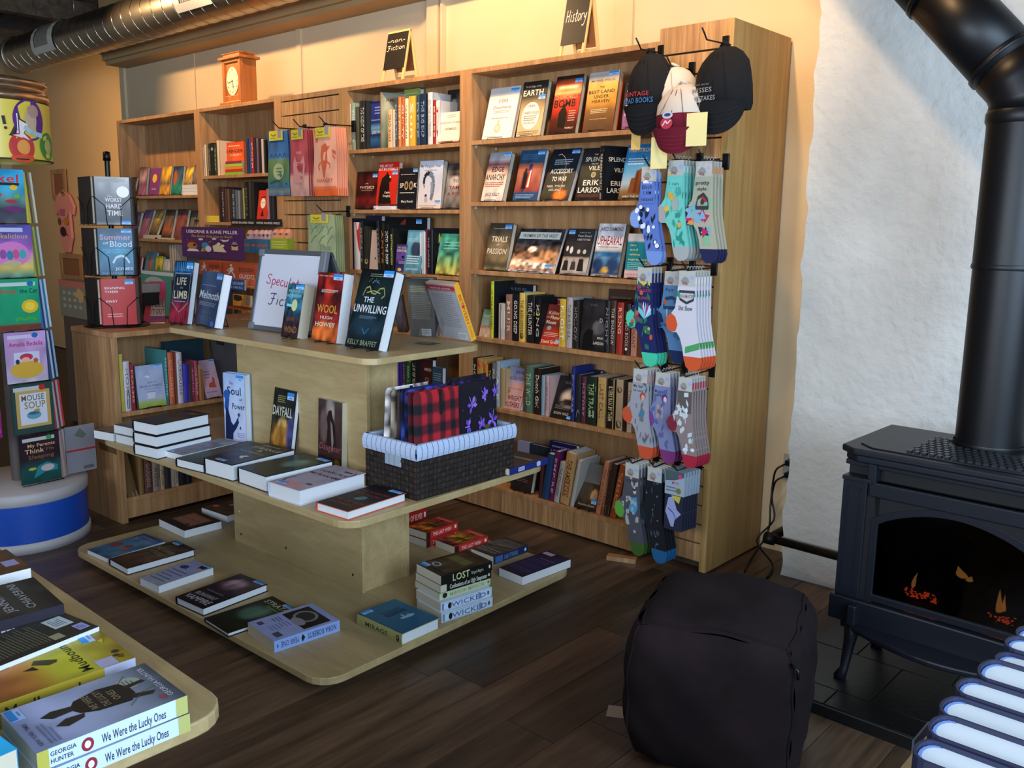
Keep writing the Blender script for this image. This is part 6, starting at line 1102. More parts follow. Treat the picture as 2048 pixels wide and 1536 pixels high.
def hand(col, text, u0, u1, v0, h, wd=.012, sh=.0, rise=0):
    x = 0; st = []
    for ch in text:
        a, ss = HW[ch]; st += [[(x+p, q) for p, q in s_] for s_ in ss]; x += a+.06
    out = []
    for s_ in st:
        P_ = []
        for i in range(len(s_)-1):                                 # smooth the strokes
            a = s_[max(i-1, 0)]; b = s_[i]; c = s_[i+1]; d = s_[min(i+2, len(s_)-1)]
            for k in range(4):
                u = k/4; P_.append(tuple(.5*((2*b[j])+(-a[j]+c[j])*u+(2*a[j]-5*b[j]+4*c[j]-d[j])*u*u+(-a[j]+3*b[j]-3*c[j]+d[j])*u**3) for j in (0, 1)))
        P_.append(s_[-1])
        out.append(('l', col, [(u0+(u1-u0)*(p/x)+sh*q*h, v0+q*h+rise*p/x) for p, q in P_], wd))
    return out
def aframe(label, z, x0, x1, hgt, boards, writing, y0=YF+.015):
    w = x1-x0; t = thing('chalkboard_sign', label, 'sign', (x0, y0, z)); tl = math.radians(11.5)
    for s_, yo in ((1, 0), (-1, 2*hgt*math.tan(tl)*1.0)):
        M = Matrix.Translation((0, yo, 0))@Matrix.Rotation(-tl*s_, 4, 'X')
        m = mb(); f = .014
        m.box(0, f, -.006, .006, 0, hgt).box(w-f, w, -.006, .006, 0, hgt).box(f, w-f, -.006, .006, hgt-f, hgt)
        if s_ < 0: m.box(f, w-f, -.004, .004, .02, .04)
        o = m.build('frame' if s_ > 0 else 'rear_frame', OAKL, t, bevel=.001); o.matrix_local = M
        b = mb().box(.004 if s_ > 0 else f, w-.004 if s_ > 0 else w-f, -.0075 if s_ > 0 else -.002, -.004 if s_ > 0 else .002, boards, hgt-.010).build('board', SLATE if s_ > 0 else mat('chalkboard_back', '8a5a34', .7), t); b.matrix_local = M
        if s_ > 0:
            m = mb(); art(m, lambda u, v, d: (u*w, -.0075-d, boards+v*(hgt-boards)), writing, .0003); c = m.build('chalk_writing', PRINT, t); c.matrix_local = M
    mb().tube([(w*.55, .004, .04), (w*.7, hgt*math.tan(tl), .028), (w*.55, 2*hgt*math.tan(tl)-.004, .04)], .0008, 5).build('chain', mat('brass_chain', '8a6a34', .4, .8), t)
xa = xat(764, ZT, YF+.015); xb = xat(807, ZT, YF+.015)
aframe('small chalkboard A-frame reading non Fiction on top of a bookcase', ZT, xa, xb, .265, .062, hand('f0dcb8', '-non-', .06, .90, .70, .10, .016, .04)+hand('f0dcb8', 'Fiction', .10, .92, .50, .12, .016, .04))
xa = xat(1118, ZT, YF+.015); xb = xat(1168, ZT, YF+.015)
aframe('small chalkboard A-frame reading History on top of a bookcase', ZT, xa, xb, .285, .045, hand('f4dcc0', 'History', .12, .94, .42, .22, .020, .05))
# mantel clock
ORW = wood('cherry_wood', '9c5420', 'b86a2c', 'c87c38', (20, 20, 3), .35)
t = thing('mantel_clock', 'orange-brown wooden mantel clock with a round white dial on top of a bookcase', 'clock', (-5.50, YF+.03, ZT), -.02)
m = mb(); m.box(-.02, .235, -.015, .135, 0, .018); m.build('base', ORW, t, bevel=.004)
m = mb(); m.box(0, .215, .0, .12, .018, .238).build('case', ORW, t, bevel=.002) if False else None
m = mb(); m.box(0, .215, .012, .12, .018, .238); m.build('case', ORW, t, bevel=.002)
m = mb(); m.box(0, .024, 0, .012, .018, .238).box(.191, .215, 0, .012, .018, .238).box(.024, .191, 0, .012, .018, .05).box(.024, .191, 0, .012, .222, .238); m.build('door_frame', ORW, t, bevel=.002)
m = mb(); m.box(-.022, .237, -.016, .137, .238, .252).box(.01, .205, .004, .115, .252, .268).box(.0, .215, -.002, .122, .266, .272); m.build('cornice', ORW, t, bevel=.003)
m = mb(); m.add([(.1075+.072*math.cos(a*PI/20), .0085, .125+.074*math.sin(a*PI/20)) for a in range(40)], [tuple(range(40))]); m.build('dial', mat('clock_dial', 'e8e0c0', .5), t)
m = mb(); P_ = lambda u, v, d: (.1075+u, .0085-d, .125+v)
for k in range(12):
    a = k*PI/6; V, F = text2d(['XII', 'I', 'II', 'III', 'IIII', 'V', 'VI', 'VII', 'VIII', 'IX', 'X', 'XI'][k])
    mx_ = max(p[0] for p in V); m.add([P_(.058*math.sin(a)+(p[0]-mx_/2)*.011, .058*math.cos(a)+(p[1]-.36)*.013, .0005) for p in V], F, '3a3020')
art(m, P_, [('l', '2a2018', [(0, 0), (-.05, -.008)], .0035), ('e', '2a2018', -.044, -.007, .004, .003), ('l', '2a2018', [(0, 0), (.012, -.036)], .0045), ('e', '2a2018', .008, -.028, .004, .005), ('e', '2a2018', 0, 0, .006, .006), ('l', '4a4030', [(.012, -.03), (.014, -.06)], .0012)], .001)
m.build('dial_marks', PRINT, t)
t.scale = (1.02, 1, 1.19)
# ================================================================== HOOKS, CAPS, SOCKS, TEA TOWELS
def hook(label, x, z, L=.17, y=YF):
    t = thing('display_hook', label, 'hook', (x, y, z))
    mb().box(-.014, .014, -.006, .004, -.032, .030).build('bracket', BLACK, t, bevel=.002)
    mb().tube([(0, -.004, .0), (0, -L*.9, -.006), (0, -L, .012), (0, -L-.02, .03)], .0032, 8).build('prong', BLACK, t)
    return t
def ribbed_sheet(pts, y0, y1): pass
# --- socks. outline in units of the leg width, z from 0 (toe) to 1 (cuff)
SOCK = [(.20, 1.0), (1.12, 1.0), (1.14, .80), (1.18, .62), (1.22, .50), (1.34, .36), (1.52, .20), (1.60, .10), (1.52, .03), (1.30, 0.0), (1.0, .0), (.78, .04), (.66, .12), (.55, .24), (.40, .34), (.20, .40), (-.10, .40), (-.32, .43), (-.42, .50), (-.36, .56), (-.14, .60), (.06, .66), (.14, .80)]
def inside(p, poly):
    c = False; n = len(poly)
    for i in range(n):
        a, b = poly[i], poly[i-1]
        if (a[1] > p[1]) != (b[1] > p[1]) and p[0] < (b[0]-a[0])*(p[1]-a[1])/(b[1]-a[1])+a[0]: c = not c
    return c
SK = {}
def sock_mesh(key, sw, sh, leg, heel, toe, cuff, pat, seed, card):
    R = random.Random(seed); out = SOCK; m = mb(); n = len(out)
    def body(lo, hi):                                               # clip outline between two heights
        P2 = []
        for i in range(n):
            a, b = out[i], out[(i+1) % n]
            def inn(p): return lo-1e-9 <= p[1] <= hi+1e-9
            if inn(a): P2.append(a)
            for h_ in ((hi, lo) if a[1] > b[1] else (lo, hi)):
                if (a[1]-h_)*(b[1]-h_) < 0: k = (h_-a[1])/(b[1]-a[1]); P2.append((a[0]+(b[0]-a[0])*k, h_))
        return P2
    d = .0045
    def pr(poly, col, e=0): m.prism([(p[0]*sw, p[1]*sh) for p in poly], -d-e, d+e, col)
    pr(body(.93, 1.0), cuff); pr(body(.15, .93), leg); pr(body(0, .15), toe)
    hl = [(-.42, .50), (-.36, .56), (-.14, .60), (.10, .565), (.24, .48), (.14, .41), (-.10, .40), (-.32, .43)]
    pr(hl, heel, .0006)
    o1 = m
    m2 = mb(); its = []
    for it in pat:
        k = it[0]
        if k == 'dots':
            _, cols, cnt, r = it; c_ = 0; tries = 0
            while c_ < cnt and tries < 4000:
                tries += 1; p = (R.uniform(-.1, 1.5), R.uniform(.18, .9))
                if all(inside((p[0]+dx*r*1.3, p[1]+dz*r*.26*1.3), SOCK) for dx, dz in ((1, 0), (-1, 0), (0, 1), (0, -1))): c_ += 1; its.append(('e', R.choice(cols), p[0], p[1], r*R.uniform(.6, 1.1), r*.24*R.uniform(.6, 1.1)))
        elif k == 'leaf':
            _, cols, cnt, r = it; c_ = 0; tries = 0
            while c_ < cnt and tries < 4000:
                tries += 1; p = (R.uniform(-.1, 1.5), R.uniform(.18, .9)); a = R.uniform(0, PI); dx, dz = r*math.cos(a), r*.24*math.sin(a)
                if inside((p[0]+dx*1.3, p[1]+dz*1.3), SOCK) and inside((p[0]-dx*1.3, p[1]-dz*1.3), SOCK): c_ += 1; its.append(('l', R.choice(cols), [(p[0]-dx, p[1]-dz), (p[0]+dx, p[1]+dz)], .05))
        elif k == 'tri':
            _, cols, cnt, r = it; c_ = 0; tries = 0
            while c_ < cnt and tries < 4000:
                tries += 1; p = (R.uniform(-.1, 1.5), R.uniform(.18, .66)); a0 = R.uniform(0, 6); pts = [(p[0]+r*math.cos(a0+q*2.1), p[1]+r*.26*math.sin(a0+q*2.1)) for q in range(3)]
                if all(inside(q, SOCK) for q in pts): c_ += 1; its.append(('p', R.choice(cols), pts))
        else: its.append(it)
    art(m2, lambda u, v, e: (u*sw, -d-.0007-e, v*sh), its, .0002)
    return m, m2
def sock_stack(where, px, pyt, pyb, n, sw, leg, heel, toe, cuff, pat, yf, seed, words='', card=True, dy=.021, side=None):
    """px, pyt: where the top left of the front sock hangs; the other pairs hang behind it on the same hook"""
    P = ony(px, pyt, yf); zb = zat(P[0], yf, pyb); sh = P[2]-zb
    base = None; cm = (sock_mesh(0, sw, sh, leg, heel, toe, cuff, pat, seed, card))
    me1 = cm[0].mesh('sock_pair'); me1.materials.append(CLOTH); me2 = cm[1].mesh('knit_pattern'); me2.materials.append(CLOTH)
    mc = mb(); mc.box(.22*sw, 1.1*sw, -.0065, -.0055, sh*.90, sh*1.06, 'b8b8b0'); P2 = lambda u, v, d: (u*sw, -.0065-d, v*sh)
    art(mc, P2, [('p', '8c9490', [(.3, .95), (.5, 1.0), (.7, .99), (.8, .94), (.5, .925)]), ('e', 'a0a8d8', .92, .99, .12, .022), ('l', '9c6c6c', [(.4, .935), (.7, .925)], .03)], .0002)
    mcm = mc.mesh('label_card'); mcm.materials.append(PRINT)
    hk = mb(); hk.tube([(.66*sw, -.003, sh*1.05), (.60*sw, -.003, sh*1.05+.012), (.66*sw, -.003, sh*1.05+.022), (.74*sw, -.003, sh*1.05+.018)], .0015, 5); hm = hk.mesh('plastic_hanger'); hm.materials.append(mat('clear_hanger', 'b8bcc0', .3))
    for i in range(n):
        lab = '%s, %s' % (words, 'front pair' if i == 0 else 'pair %s back' % ['one', 'two', 'three', 'four', 'five', 'six', 'seven', 'eight', 'nine'][i])
        y = yf+dy*i; r_ = thing('socks', lab, 'socks', (P[0]+.0015*i, y, zb), 0, words)
        for me in ([me1, me2, mcm, hm] if (i == 0 or True) else [me1]):
            o = bpy.data.objects.new(me.name, me); COL.objects.link(o); o.parent = r_
    hook('black hook holding the %s' % words.replace(', left end of the', ' in the').replace(', middle of the', ' in the').replace(', right end of the', ' in the').replace(', left in the', ' in the').replace(', right in the', ' in the'), P[0]+.66*sw, P[2]+.03, YF-yf+.03)
SW = .078
# row 1
sock_stack('', 1278, 345, 528, 2, SW, '5c78c0', '7c9cd8', '7494d4', '7c94d0', [('leaf', ['17203c'], 30, .10), ('dots', ['3c54a4'], 5, .13), ('dots', ['e8ecf6', 'dfe6f8'], 20, .12), ('r', '5c78c0', .22, .67, 1.08, .88), ('t', '1c2850', 'Bitch', .3, .9, .82, .045, 0), ('t', '1c2850', 'I AM', .4, .85, .76, .04), ('t', '1c2850', 'relaxed', .25, .98, .69, .045)], 3.035, 1, 'blue socks with white daisies, left end of the top sock row')
sock_stack('', 1331, 333, 520, 5, SW, '6cc4b8', 'a0a0a0', 'a4a8a8', '9cd8d0', [('leaf', ['2c8c7c', '48a898'], 24, .13), ('dots', ['d8a838', 'e0b040'], 9, .15), ('r', '6cc4b8', .22, .78, 1.08, .9), ('t', '2c6c70', 'I can', .3, .85, .80, .04, .1), ('e', '9ca8a4', .7, .60, .2, .07), ('r', '48c8d0', .2, .55, .22, .93)], 3.05, 2, 'mint socks with yellow flowers, middle of the top sock row')
sock_stack('', 1386, 335, 525, 4, SW, 'a8a894', '24244c', '20244c', 'c88448', [('tri', ['b82c50', '24244c', '7ca8c8', 'd88c54', '7cb890', 'b82c50'], 26, .24), ('t', '3c3c34', 'pretty', .25, 1.0, .82, .04, .1), ('t', '3c3c34', 'style', .35, .85, .76, .035, .1), ('l', '3c3c34', [(.3, .58), (.4, .68), (.7, .72), (.95, .66), (1.0, .58), (.3, .58)], .04), ('e', '3c3c34', .66, .64, .1, .03)], 3.06, 3, 'grey socks with coloured triangles, right end of the top sock row')
# row 2
sock_stack('', 1270, 545, 728, 4, SW, '1c2458', '4cc8a4', '44c49c', '20285c', [('tri', ['b8c038'], 0, .1), ('t', 'b84c50', "I'M A", .45, .95, .84, .03), ('t', 'b84c50', 'DELICATE', .25, 1.05, .80, .03), ('t', 'b84c50', 'FLOWER', .3, 1.0, .72, .03), ('l', 'c8d048', [(.2, .90), (.4, .93), (.6, .90), (.8, .93), (1.0, .90)], .07)]+[('l', c, [(.72, .54), (.72+.42*math.cos(a), .58+.10*math.sin(a))], .07) for a, c in zip([.2, .6, 1.0, 1.4, 1.8, 2.2, 2.7], ['6cc8d0', 'd0d4e8', 'a03c80', '6cc8d0', 'd0d4e8', 'a03c80', '6cc8d0'])]+[('dots', ['a82c6c', 'c85c38', 'a8b83c'], 9, .12), ('leaf', ['2c6c54'], 16, .13)], 3.04, 4, 'navy floral socks with turquoise heels, left in the second sock row')
sock_stack('', 1324, 552, 722, 3, SW, '5480ac', '1c2850', '1c2c54', '6c94bc', [('t', '2c3c64', 'Fair', .3, .8, .83, .04), ('l', '24405c', [(.2, .64), (.3, .74), (.7, .76), (1.05, .72), (1.1, .64), (.2, .64)], .04), ('l', 'a8b8c0', [(.4, .62), (.44, .54)], .08), ('l', 'a8b8c0', [(.85, .62), (.84, .54)], .08), ('dots', ['3c6490', 'c8542c'], 6, .12)], 3.075, 5, 'denim-blue socks with a jellyfish, middle of the second sock row')
sock_stack('', 1352, 552, 736, 6, SW*1.05, 'd0ccd4', 'd0542c', 'd0542c', 'd8d4d8', [('r', 'd0542c', .20, .90, .34, 1.0), ('p', 'c8c0c0', [(.25, .84), (1.1, .84), (1.05, .76), (.68, .72), (.3, .76)]), ('l', '3c3c48', [(.25, .84), (1.1, .84), (1.05, .76), (.68, .72), (.3, .76), (.25, .84)], .03), ('t', '4c4c58', 'RINGMASTER', .32, 1.04, .775, .035), ('t', '3c3c4c', 'Shit Show', .25, 1.0, .64, .05, .2), ('l', '2c8c6c', [(.14, .82), (.3, .80)], .06), ('l', '4c9c5c', [(.72, .20), (1.5, .26)], .04), ('l', '4c9c5c', [(.72, .23), (1.48, .29)], .04), ('r', '3c9c84', 1.0, .79, 1.15, .82)], 3.02, 6, 'white and orange socks reading RINGMASTER, right in the second sock row', dy=.019)
# row 3
sock_stack('', 1262, 745, 910, 5, SW, '9c9ca4', 'c8502c', 'c8502c', 'a8a4a8', [('t', '3c4c5c', 'My dad', .25, .8, .84, .035), ('t', '3c4c5c', 'be cool', .25, .85, .79, .03), ('e', 'a84c34', .84, .74, .18, .05), ('e', 'c8a498', .86, .725, .11, .035), ('p', '3c7c9c', [(.6, .5), (.8, .62), (1.0, .56), (.9, .46)]), ('leaf', ['7c6c6c', '5c6470'], 16, .12), ('r', 'c8502c', 1.0, .9, 1.14, 1.0)], 3.045, 7, 'pale grey socks with orange heels, left in the third sock row')
sock_stack('', 1306, 752, 918, 4, SW, '7c84ac', '7c3c88', '7c3470', '8c90b4', [('t', '2c3450', 'My boss', .2, .75, .82, .03), ('t', '2c3450', 'told me', .2, .7, .775, .03), ('e', '6c2c74', .8, .76, .17, .055), ('e', 'd8c8c8', .84, .745, .1, .035), ('r', 'b8988c', .35, .52, .5, .68), ('r', 'b8988c', .62, .52, .74, .68), ('leaf', ['5c648c'], 14, .14)], 3.06, 8, 'lilac socks with purple heels, middle of the third sock row')
sock_stack('', 1352, 762, 928, 6, SW*.9, '8c7c78', '7c2438', 'a8243c', 'a82c44', [('r', '5c5450', .2, .64, 1.1, .9), ('dots', ['c8d0d4', 'e0e4e8'], 14, .13), ('leaf', ['c8d0d4'], 12, .14)], 3.02, 9, 'taupe socks with red toes, right in the third sock row', dy=.017)
# row 4
sock_stack('', 1246, 932, 1100, 5, SW, '4c4c54', '5c9c3c', '3c5c24', '54545c', [('t', '2c2c34', 'LOVE IT', .3, .9, .84, .03), ('p', '3c94c8', [(.5, .52), (.7, .66), (1.0, .68), (1.1, .56), (.9, .46)]), ('e', 'c0bcb8', .86, .74, .1, .03), ('e', '242428', .84, .765, .1, .02), ('dots', ['a8a8a8'], 12, .08), ('leaf', ['a8a8a4'], 10, .1)], 3.045, 10, 'dark grey socks with green heels, left in the bottom sock row')
sock_stack('', 1290, 940, 1115, 4, SW, '15181f', '14242c', '1c5c8c', '1c2430', [('dots', ['6c6c70'], 8, .05), ('leaf', ['3c4450'], 10, .1), ('r', '246c94', 1.0, .9, 1.14, 1.0)], 3.05, 11, 'black socks with blue toes, middle of the bottom sock row')
# folded packets, row 4 right
P = ony(1334, 938, 3.04); zb = zat(P[0], 3.04, 1055); hh = P[2]-zb
me1 = mb().box(0, .082, -.005, .005, 0, hh*.62, '24283c').mesh('folded_sock'); me1.materials.append(CLOTH)
m2 = mb(); m2.box(-.002, .088, -.0065, .0065, hh*.60, hh, '9cacbc'); art(m2, lambda u, v, d: (u*.086, -.0065-d, hh*(.6+.4*v)), [('p', '4c5c60', [(0, .55), (0, 1), (1, 1), (1, .8), (.5, .62)]), ('e', 'd83c84', .78, .80, .10, .09), ('t', 'c05c54', 'MINK', .35, .75, .45, .12), ('e', '7c7434', .72, .2, .14, .12), ('g', '5c6470', .05, .1, .6, .36, 2)], .0002); me2 = m2.mesh('paper_sleeve'); me2.materials.append(PRINT)
m3 = mb(); art(m3, lambda u, v, d: (u*.082, -.005-d, hh*.6*v), [('p', '9ca4d0', [(.05, .5), (.2, .9), (.45, .95), (.7, .6), (.95, .5), (.6, .3), (.55, .1), (.4, .1)]), ('p', 'c8b844', [(.35, .98), (.9, .98), (.8, .78), (.55, .86)]), ('e', '9ca4d0', .4, .72, .2, .14), ('l', '3c4470', [(.2, .6), (.5, .5), (.7, .3)], .03)], .0003); me3 = m3.mesh('knit_pattern'); me3.materials.append(CLOTH)
for i in range(6):
    r_ = thing('socks', 'folded navy socks in a pale blue paper sleeve, %s packet from the front' % ORD[i], 'socks', (P[0]+.002*i, 3.04+.018*i, zb), 0, 'folded socks in pale blue sleeves, bottom right of the sock display')
    for me in (me1, me2, me3): o = bpy.data.objects.new(me.name, me); COL.objects.link(o); o.parent = r_
hook('black hook in the tall slatwall carrying the folded navy socks', P[0]+.045, P[2]+.004, .19)
# --- caps
def cap(label, ptl, pbr, yc, col, logo=(), strap=None, twocol=None, dep=.085, sq=1.0):
    """hung by the strap: crown above, brim hanging at the bottom, front towards the room"""
    x0 = ony(ptl[0], ptl[1], yc)[0]; P = ony((ptl[0]+pbr[0])/2, ptl[1], yc); x1 = ony(pbr[0], pbr[1], yc)[0]; zb = zat(P[0], yc, pbr[1]); w = x1-x0; hgt = P[2]-zb
    t = thing('baseball_cap', label, 'cap', ((x0+x1)/2, yc, zb)); CL = CLOTH
    prof = [(.0, 1.0, .15), (.16, .975, .35), (.28, .92, .55), (.38, .82, .8), (.44, .70, 1.0), (.485, .56, 1.05), (.50, .44, 1.0), (.49, .34, .85), (.455, .27, .6)]
    m = mb(); n = 24; vs = []; c0 = lin(col); c1 = lin(twocol or col)
    R = random.Random(len(label))
    for a_, z_, d_ in prof:
        for k in range(n):
            a = 2*PI*k/n; fold = 1+.035*math.sin(3*a+z_*9)+.02*math.sin(7*a-z_*14)
            vs.append((a_*w*math.cos(a)*fold, (-d_*dep*math.sin(a)*(1.0 if math.sin(a) > 0 else .45))*fold, z_*hgt))
    for i in range(len(prof)-1):
        for k in range(n):
            m.f.append((i*n+k, i*n+(k+1) % n, (i+1)*n+(k+1) % n, (i+1)*n+k)); m.sm.append(True); m.c.append(c0 if (not twocol or i > 4) else c1)
    m.v += vs; m.build('crown', CL, t)
    m = mb(); nb = 16; rows = []                                    # curved brim
    def br(u, v): a = PI*(u); x = -math.cos(a)*w*.47*(1-.06*v); z = .36*hgt-(.36*hgt)*v*math.sin(a)**.8; y = -dep*(.55+.55*math.sin(a)*(1-.25*v)) + .02*v; return (x, y, z)
    m.grid(lambda u, v: br(u, v), 18, 8, col=col); m.grid(lambda u, v: tuple(np.array(br(u, v))+np.array((0, .004, 0))), 18, 8, col=col)
    b = m.build('brim', CL, t)
    m = mb()
    for r_ in (.35, .5, .65, .8): m.tube([tuple(np.array(br(u/24, r_))+np.array((0, -.0008, 0))) for u in range(2, 23)], .0006, 4, col=tuple(min(1, c*1.8+.01) for c in lin(col)))
    m.build('stitching', CL, b)
    e = mb()
    for s_ in (-.18, .0, .18): e.tube([(s_*w*.4, -dep*.7, .90*hgt), (s_*w*1.2, -dep*1.06, .56*hgt), (s_*w*1.4, -dep*1.06, .36*hgt)], .0010, 5, col=tuple(c*.6 for c in lin(col)))
    e.build('panel_seam', CL, t)
    if strap: mb().tube([(-.02, -.01, hgt*.99), (0, -.03, hgt*1.03), (.02, -.01, hgt*.99)], .005, 6, col=strap).build('strap', CL, t)
    if logo:
        m = mb(); art(m, lambda u, v, d: ((u-.5)*w*.8, -dep*1.085+.06*abs((u-.5))**2*1.0-d*3, hgt*(.34+.24*v)), logo, .0008); m.build('embroidery', CL, t)
    return t, w, hgt
cap('black cap with red and blue lettering, left of the caps', (1264, 106), (1343, 274), 3.06, '121214', [('t', 'a83440', 'VINTAGE', .10, .8, .50, .22), ('t', '3c6c9c', 'READ BOOKS', .06, .9, .16, .26)], '17171a')
cap('cream cap half hidden behind the maroon cap', (1306, 134), (1394, 272), 3.10, 'c8c0b4', (), 'c8c0b4')
cap('maroon cap with cream back and a round red badge', (1320, 168), (1418, 310), 3.03, '6c1428', [('e', 'b8384c', .40, .35, .15, .34), ('l', 'e0d8d8', [(.30, .2), (.38, .5), (.42, .3), (.5, .5)], .03), ('e', 'b8c0d0', .42, .80, .13, .2), ('e', '34406c', .42, .82, .08, .1)], 'c8c0b4', twocol='c8c0b4')
cap('large black cap with grey block lettering, right of the caps', (1398, 92), (1502, 272), 3.06, '141416', [('t', '8c8c8c', 'MISSES', .04, .50, .52, .22), ('t', '8c8c8c', 'MISTAKES', .10, .58, .14, .22), ('t', '6c6c6c', 'NEVER MORE', .04, .44, .84, .08)], '17171a')
for lb_, px, py, dpth in (('black hook in the slatwall carrying the left black cap', 1322, 106, .16), ('black hook in the slatwall carrying the cream and maroon caps', 1384, 140, .17), ('black hook in the slatwall carrying the right black cap', 1452, 88, .16)):
    P = ony(px, py, YF); hook(lb_, P[0], P[2], dpth)
for i, (x0, y0, x1, y1, yy, lb_) in enumerate([(1264, 240, 1280, 299, 3.02, 'tan price tag hanging from the left black cap'), (1303, 275, 1333, 337, 3.0, 'pale yellow price tag hanging lowest, over the sock row'), (1374, 227, 1412, 291, 2.95, 'pale yellow price tag hanging in front of the maroon cap')]):
    a = ony(x0, y0, yy); b = ony(x1, y1, yy); t = thing('price_tag', lb_, 'tag', (a[0], yy, b[2]))
    mb().box(0, b[0]-a[0], 0, .0008, 0, a[2]-b[2]).build('card', mat('tag_tan', 'd8b060', .7) if i == 0 else mat('tag_yellow', 'ecdf9a', .7), t)
    mb().tube([((b[0]-a[0])/2, 0, a[2]-b[2]-.003), ((b[0]-a[0])/2+.004, .01, a[2]-b[2]+.05)], .0006, 4).build('string', mat('white_string', 'd8d8d0', .8), t)
# --- tea towels
def towel(label, grp, pts, yf, n, col, items, dy=.013):
    """pts: px of top-left, top-right, bottom-left"""
    a = ony(*pts[0], yf); b = ony(*pts[1], yf); c = ony(*pts[2], yf); w = b[0]-a[0]; h = a[2]-c[2]
    R = random.Random(n)
    m = mb()
    def f(u, v): return (u*w*(1+.05*(1-v))-.004*math.sin(v*7), -.003-.003*math.sin(u*9+v*6)*(1-v), v*h)
    cf = col if not isinstance(col, str) else None
    m.grid(f, 16, 30, cf, col if cf is None else None, smooth=True); m.grid(lambda u, v: tuple(np.array(f(u, v))+np.array((0, .009, 0))), 6, 10, None, (lin(col) if cf is None else cf(.5, .8)))
    me1 = m.mesh('folded_cloth'); me1.materials.append(CLOTH)
    m = mb(); art(m, lambda u, v, d: tuple(np.array(f(u, v))-np.array((0, d+.0006, 0))), items, .0006); me2 = m.mesh('woven_picture'); me2.materials.append(CLOTH)
    m = mb(); m.box(w*.14, w*.80, -.0095, -.0085, h*.86, h*1.01, 'd8c83c'); m.box(w*.56, w*.72, -.0105, -.0096, h*.90, h*1.03, '9c94a0'); art(m, lambda u, v, d: (u*w, -.0096-d, v*h), [('l', '7c7c2c', [(.24, .96), (.34, .93), (.48, .95)], .02), ('e', 'c8507c', .64, .98, .05, .015), ('g', 'a08c2c', .2, .88, .5, .91, 1)], .0003); me3 = m.mesh('label_card'); me3.materials.append(PRINT)
    for i in range(n):
        r_ = thing('tea_towel', '%s, %s' % (label, 'front one of the stack' if i == 0 else '%s back' % ORD[i]), 'towel', (a[0]+.003*i, yf+dy*i, c[2]), 0, grp)
        for me in (me1, me2, me3): o = bpy.data.objects.new(me.name, me); COL.objects.link(o); o.parent = r_
    hook('black hook carrying the %s' % label, a[0]+w*.55, a[2]+.025, YF-yf+.02)
towel('blue and green tea towel with trees and waves', 'blue tea towels on the slatwall', [(535, 265), (576, 262), (537, 392)], 3.04, 4, G((0, '54708c'), (.08, '7c8c7c'), (.12, '38648c'), (.28, '4c7454'), (.55, '6c8c54'), (.6, '4878a8'), (.7, '3c6c9c'), (.84, '34608c'), (1, '3c6c98'), noise=.05), [('e', 'a8b888', .5, .38, .26, .13), ('g', '5c7c5c', .3, .3, .7, .45, 3)]+[('l', '24507c', [(.1+.2*i, .6), (.18+.2*i, .66), (.26+.2*i, .6)], .02) for i in range(4)]+[('p', '2c5880', [(.1+.24*i, .84), (.2+.24*i, .93), (.3+.24*i, .84)]) for i in range(3)]+[('l', '2c5440', [(.1, .2), (.4, .24), (.9, .18)], .03)])
towel('red and peach tea towel with an outlined cat', 'red tea towels on the slatwall', [(580, 262), (615, 258), (577, 393)], 3.04, 4, G((0, 'c8988c'), (.3, 'd09c8c'), (.36, 'b84c50'), (.7, 'c05458'), (1, 'b8484c'), noise=.04), [('p', 'd0948c', [(.2, .2), (.14, .5), (.24, .62), (.34, .52), (.6, .52), (.72, .62), (.8, .48), (.76, .2)]), ('e', 'a8444c', .48, .42, .18, .05), ('e', 'b87470', .38, .28, .09, .03), ('e', 'b87470', .62, .28, .09, .03), ('t', 'e0b8b0', 'HER', .36, .62, .64, .04)])
towel('peach tea towel with a prancing figure and the word HANGRY', 'peach tea towels on the slatwall', [(627, 258), (672, 254), (630, 392)], 3.03, 5, G((0, 'e8642c'), (.12, 'e06830'), (.13, 'e8a488'), (.6, 'e8ac90'), (1, 'eca888'), noise=.02), [('p', 'd06440', [(.42, .28), (.34, .46), (.3, .6), (.36, .74), (.52, .78), (.62, .72), (.72, .74), (.58, .66), (.6, .5), (.52, .36), (.48, .26)]), ('l', 'd06440', [(.08, .98), (.12, .84), (.2, .8)], .03), ('l', 'd06440', [(.1, .8), (.22, .86), (.26, .94)], .03), ('l', 'd06440', [(.8, .66), (.95, .62)], .05), ('l', 'd06440', [(.8, .6), (.92, .54)], .03), ('l', 'd06440', [(.3, .5), (.2, .44), (.26, .38)], .03), ('l', 'd06440', [(.6, .5), (.72, .46), (.7, .4)], .03), ('t', 'c8603c', 'HANGRY', .16, .84, .20, .06)]+[('p', 'e8642c', [(.06*i, .12), (.06*i+.03, .15), (.06*i+.06, .12)]) for i in range(16)])
towel('pale green tea towel with leafy fronds', 'green tea towels on the slatwall', [(616, 430), (670, 425), (619, 540)], 3.04, 4, G((0, '8ca078'), (.5, 'a0b088'), (1, '98a87c'), noise=.03), [('l', '6c8c64', [(.1+.3*(i % 3), .5+.16*(i//3)), (.2+.3*(i % 3), .6+.16*(i//3)), (.34+.28*(i % 3), .64+.16*(i//3))], .022) for i in range(6)]+[('l', '7c9870', [(.15+.2*i, .7), (.1+.2*i, .82)], .02) for i in range(4)]+[('t', '7c9074', 'This', .4, .8, .38, .1, .2), ('t', '7c9074', 'shit', .35, .85, .22, .1, .2)])
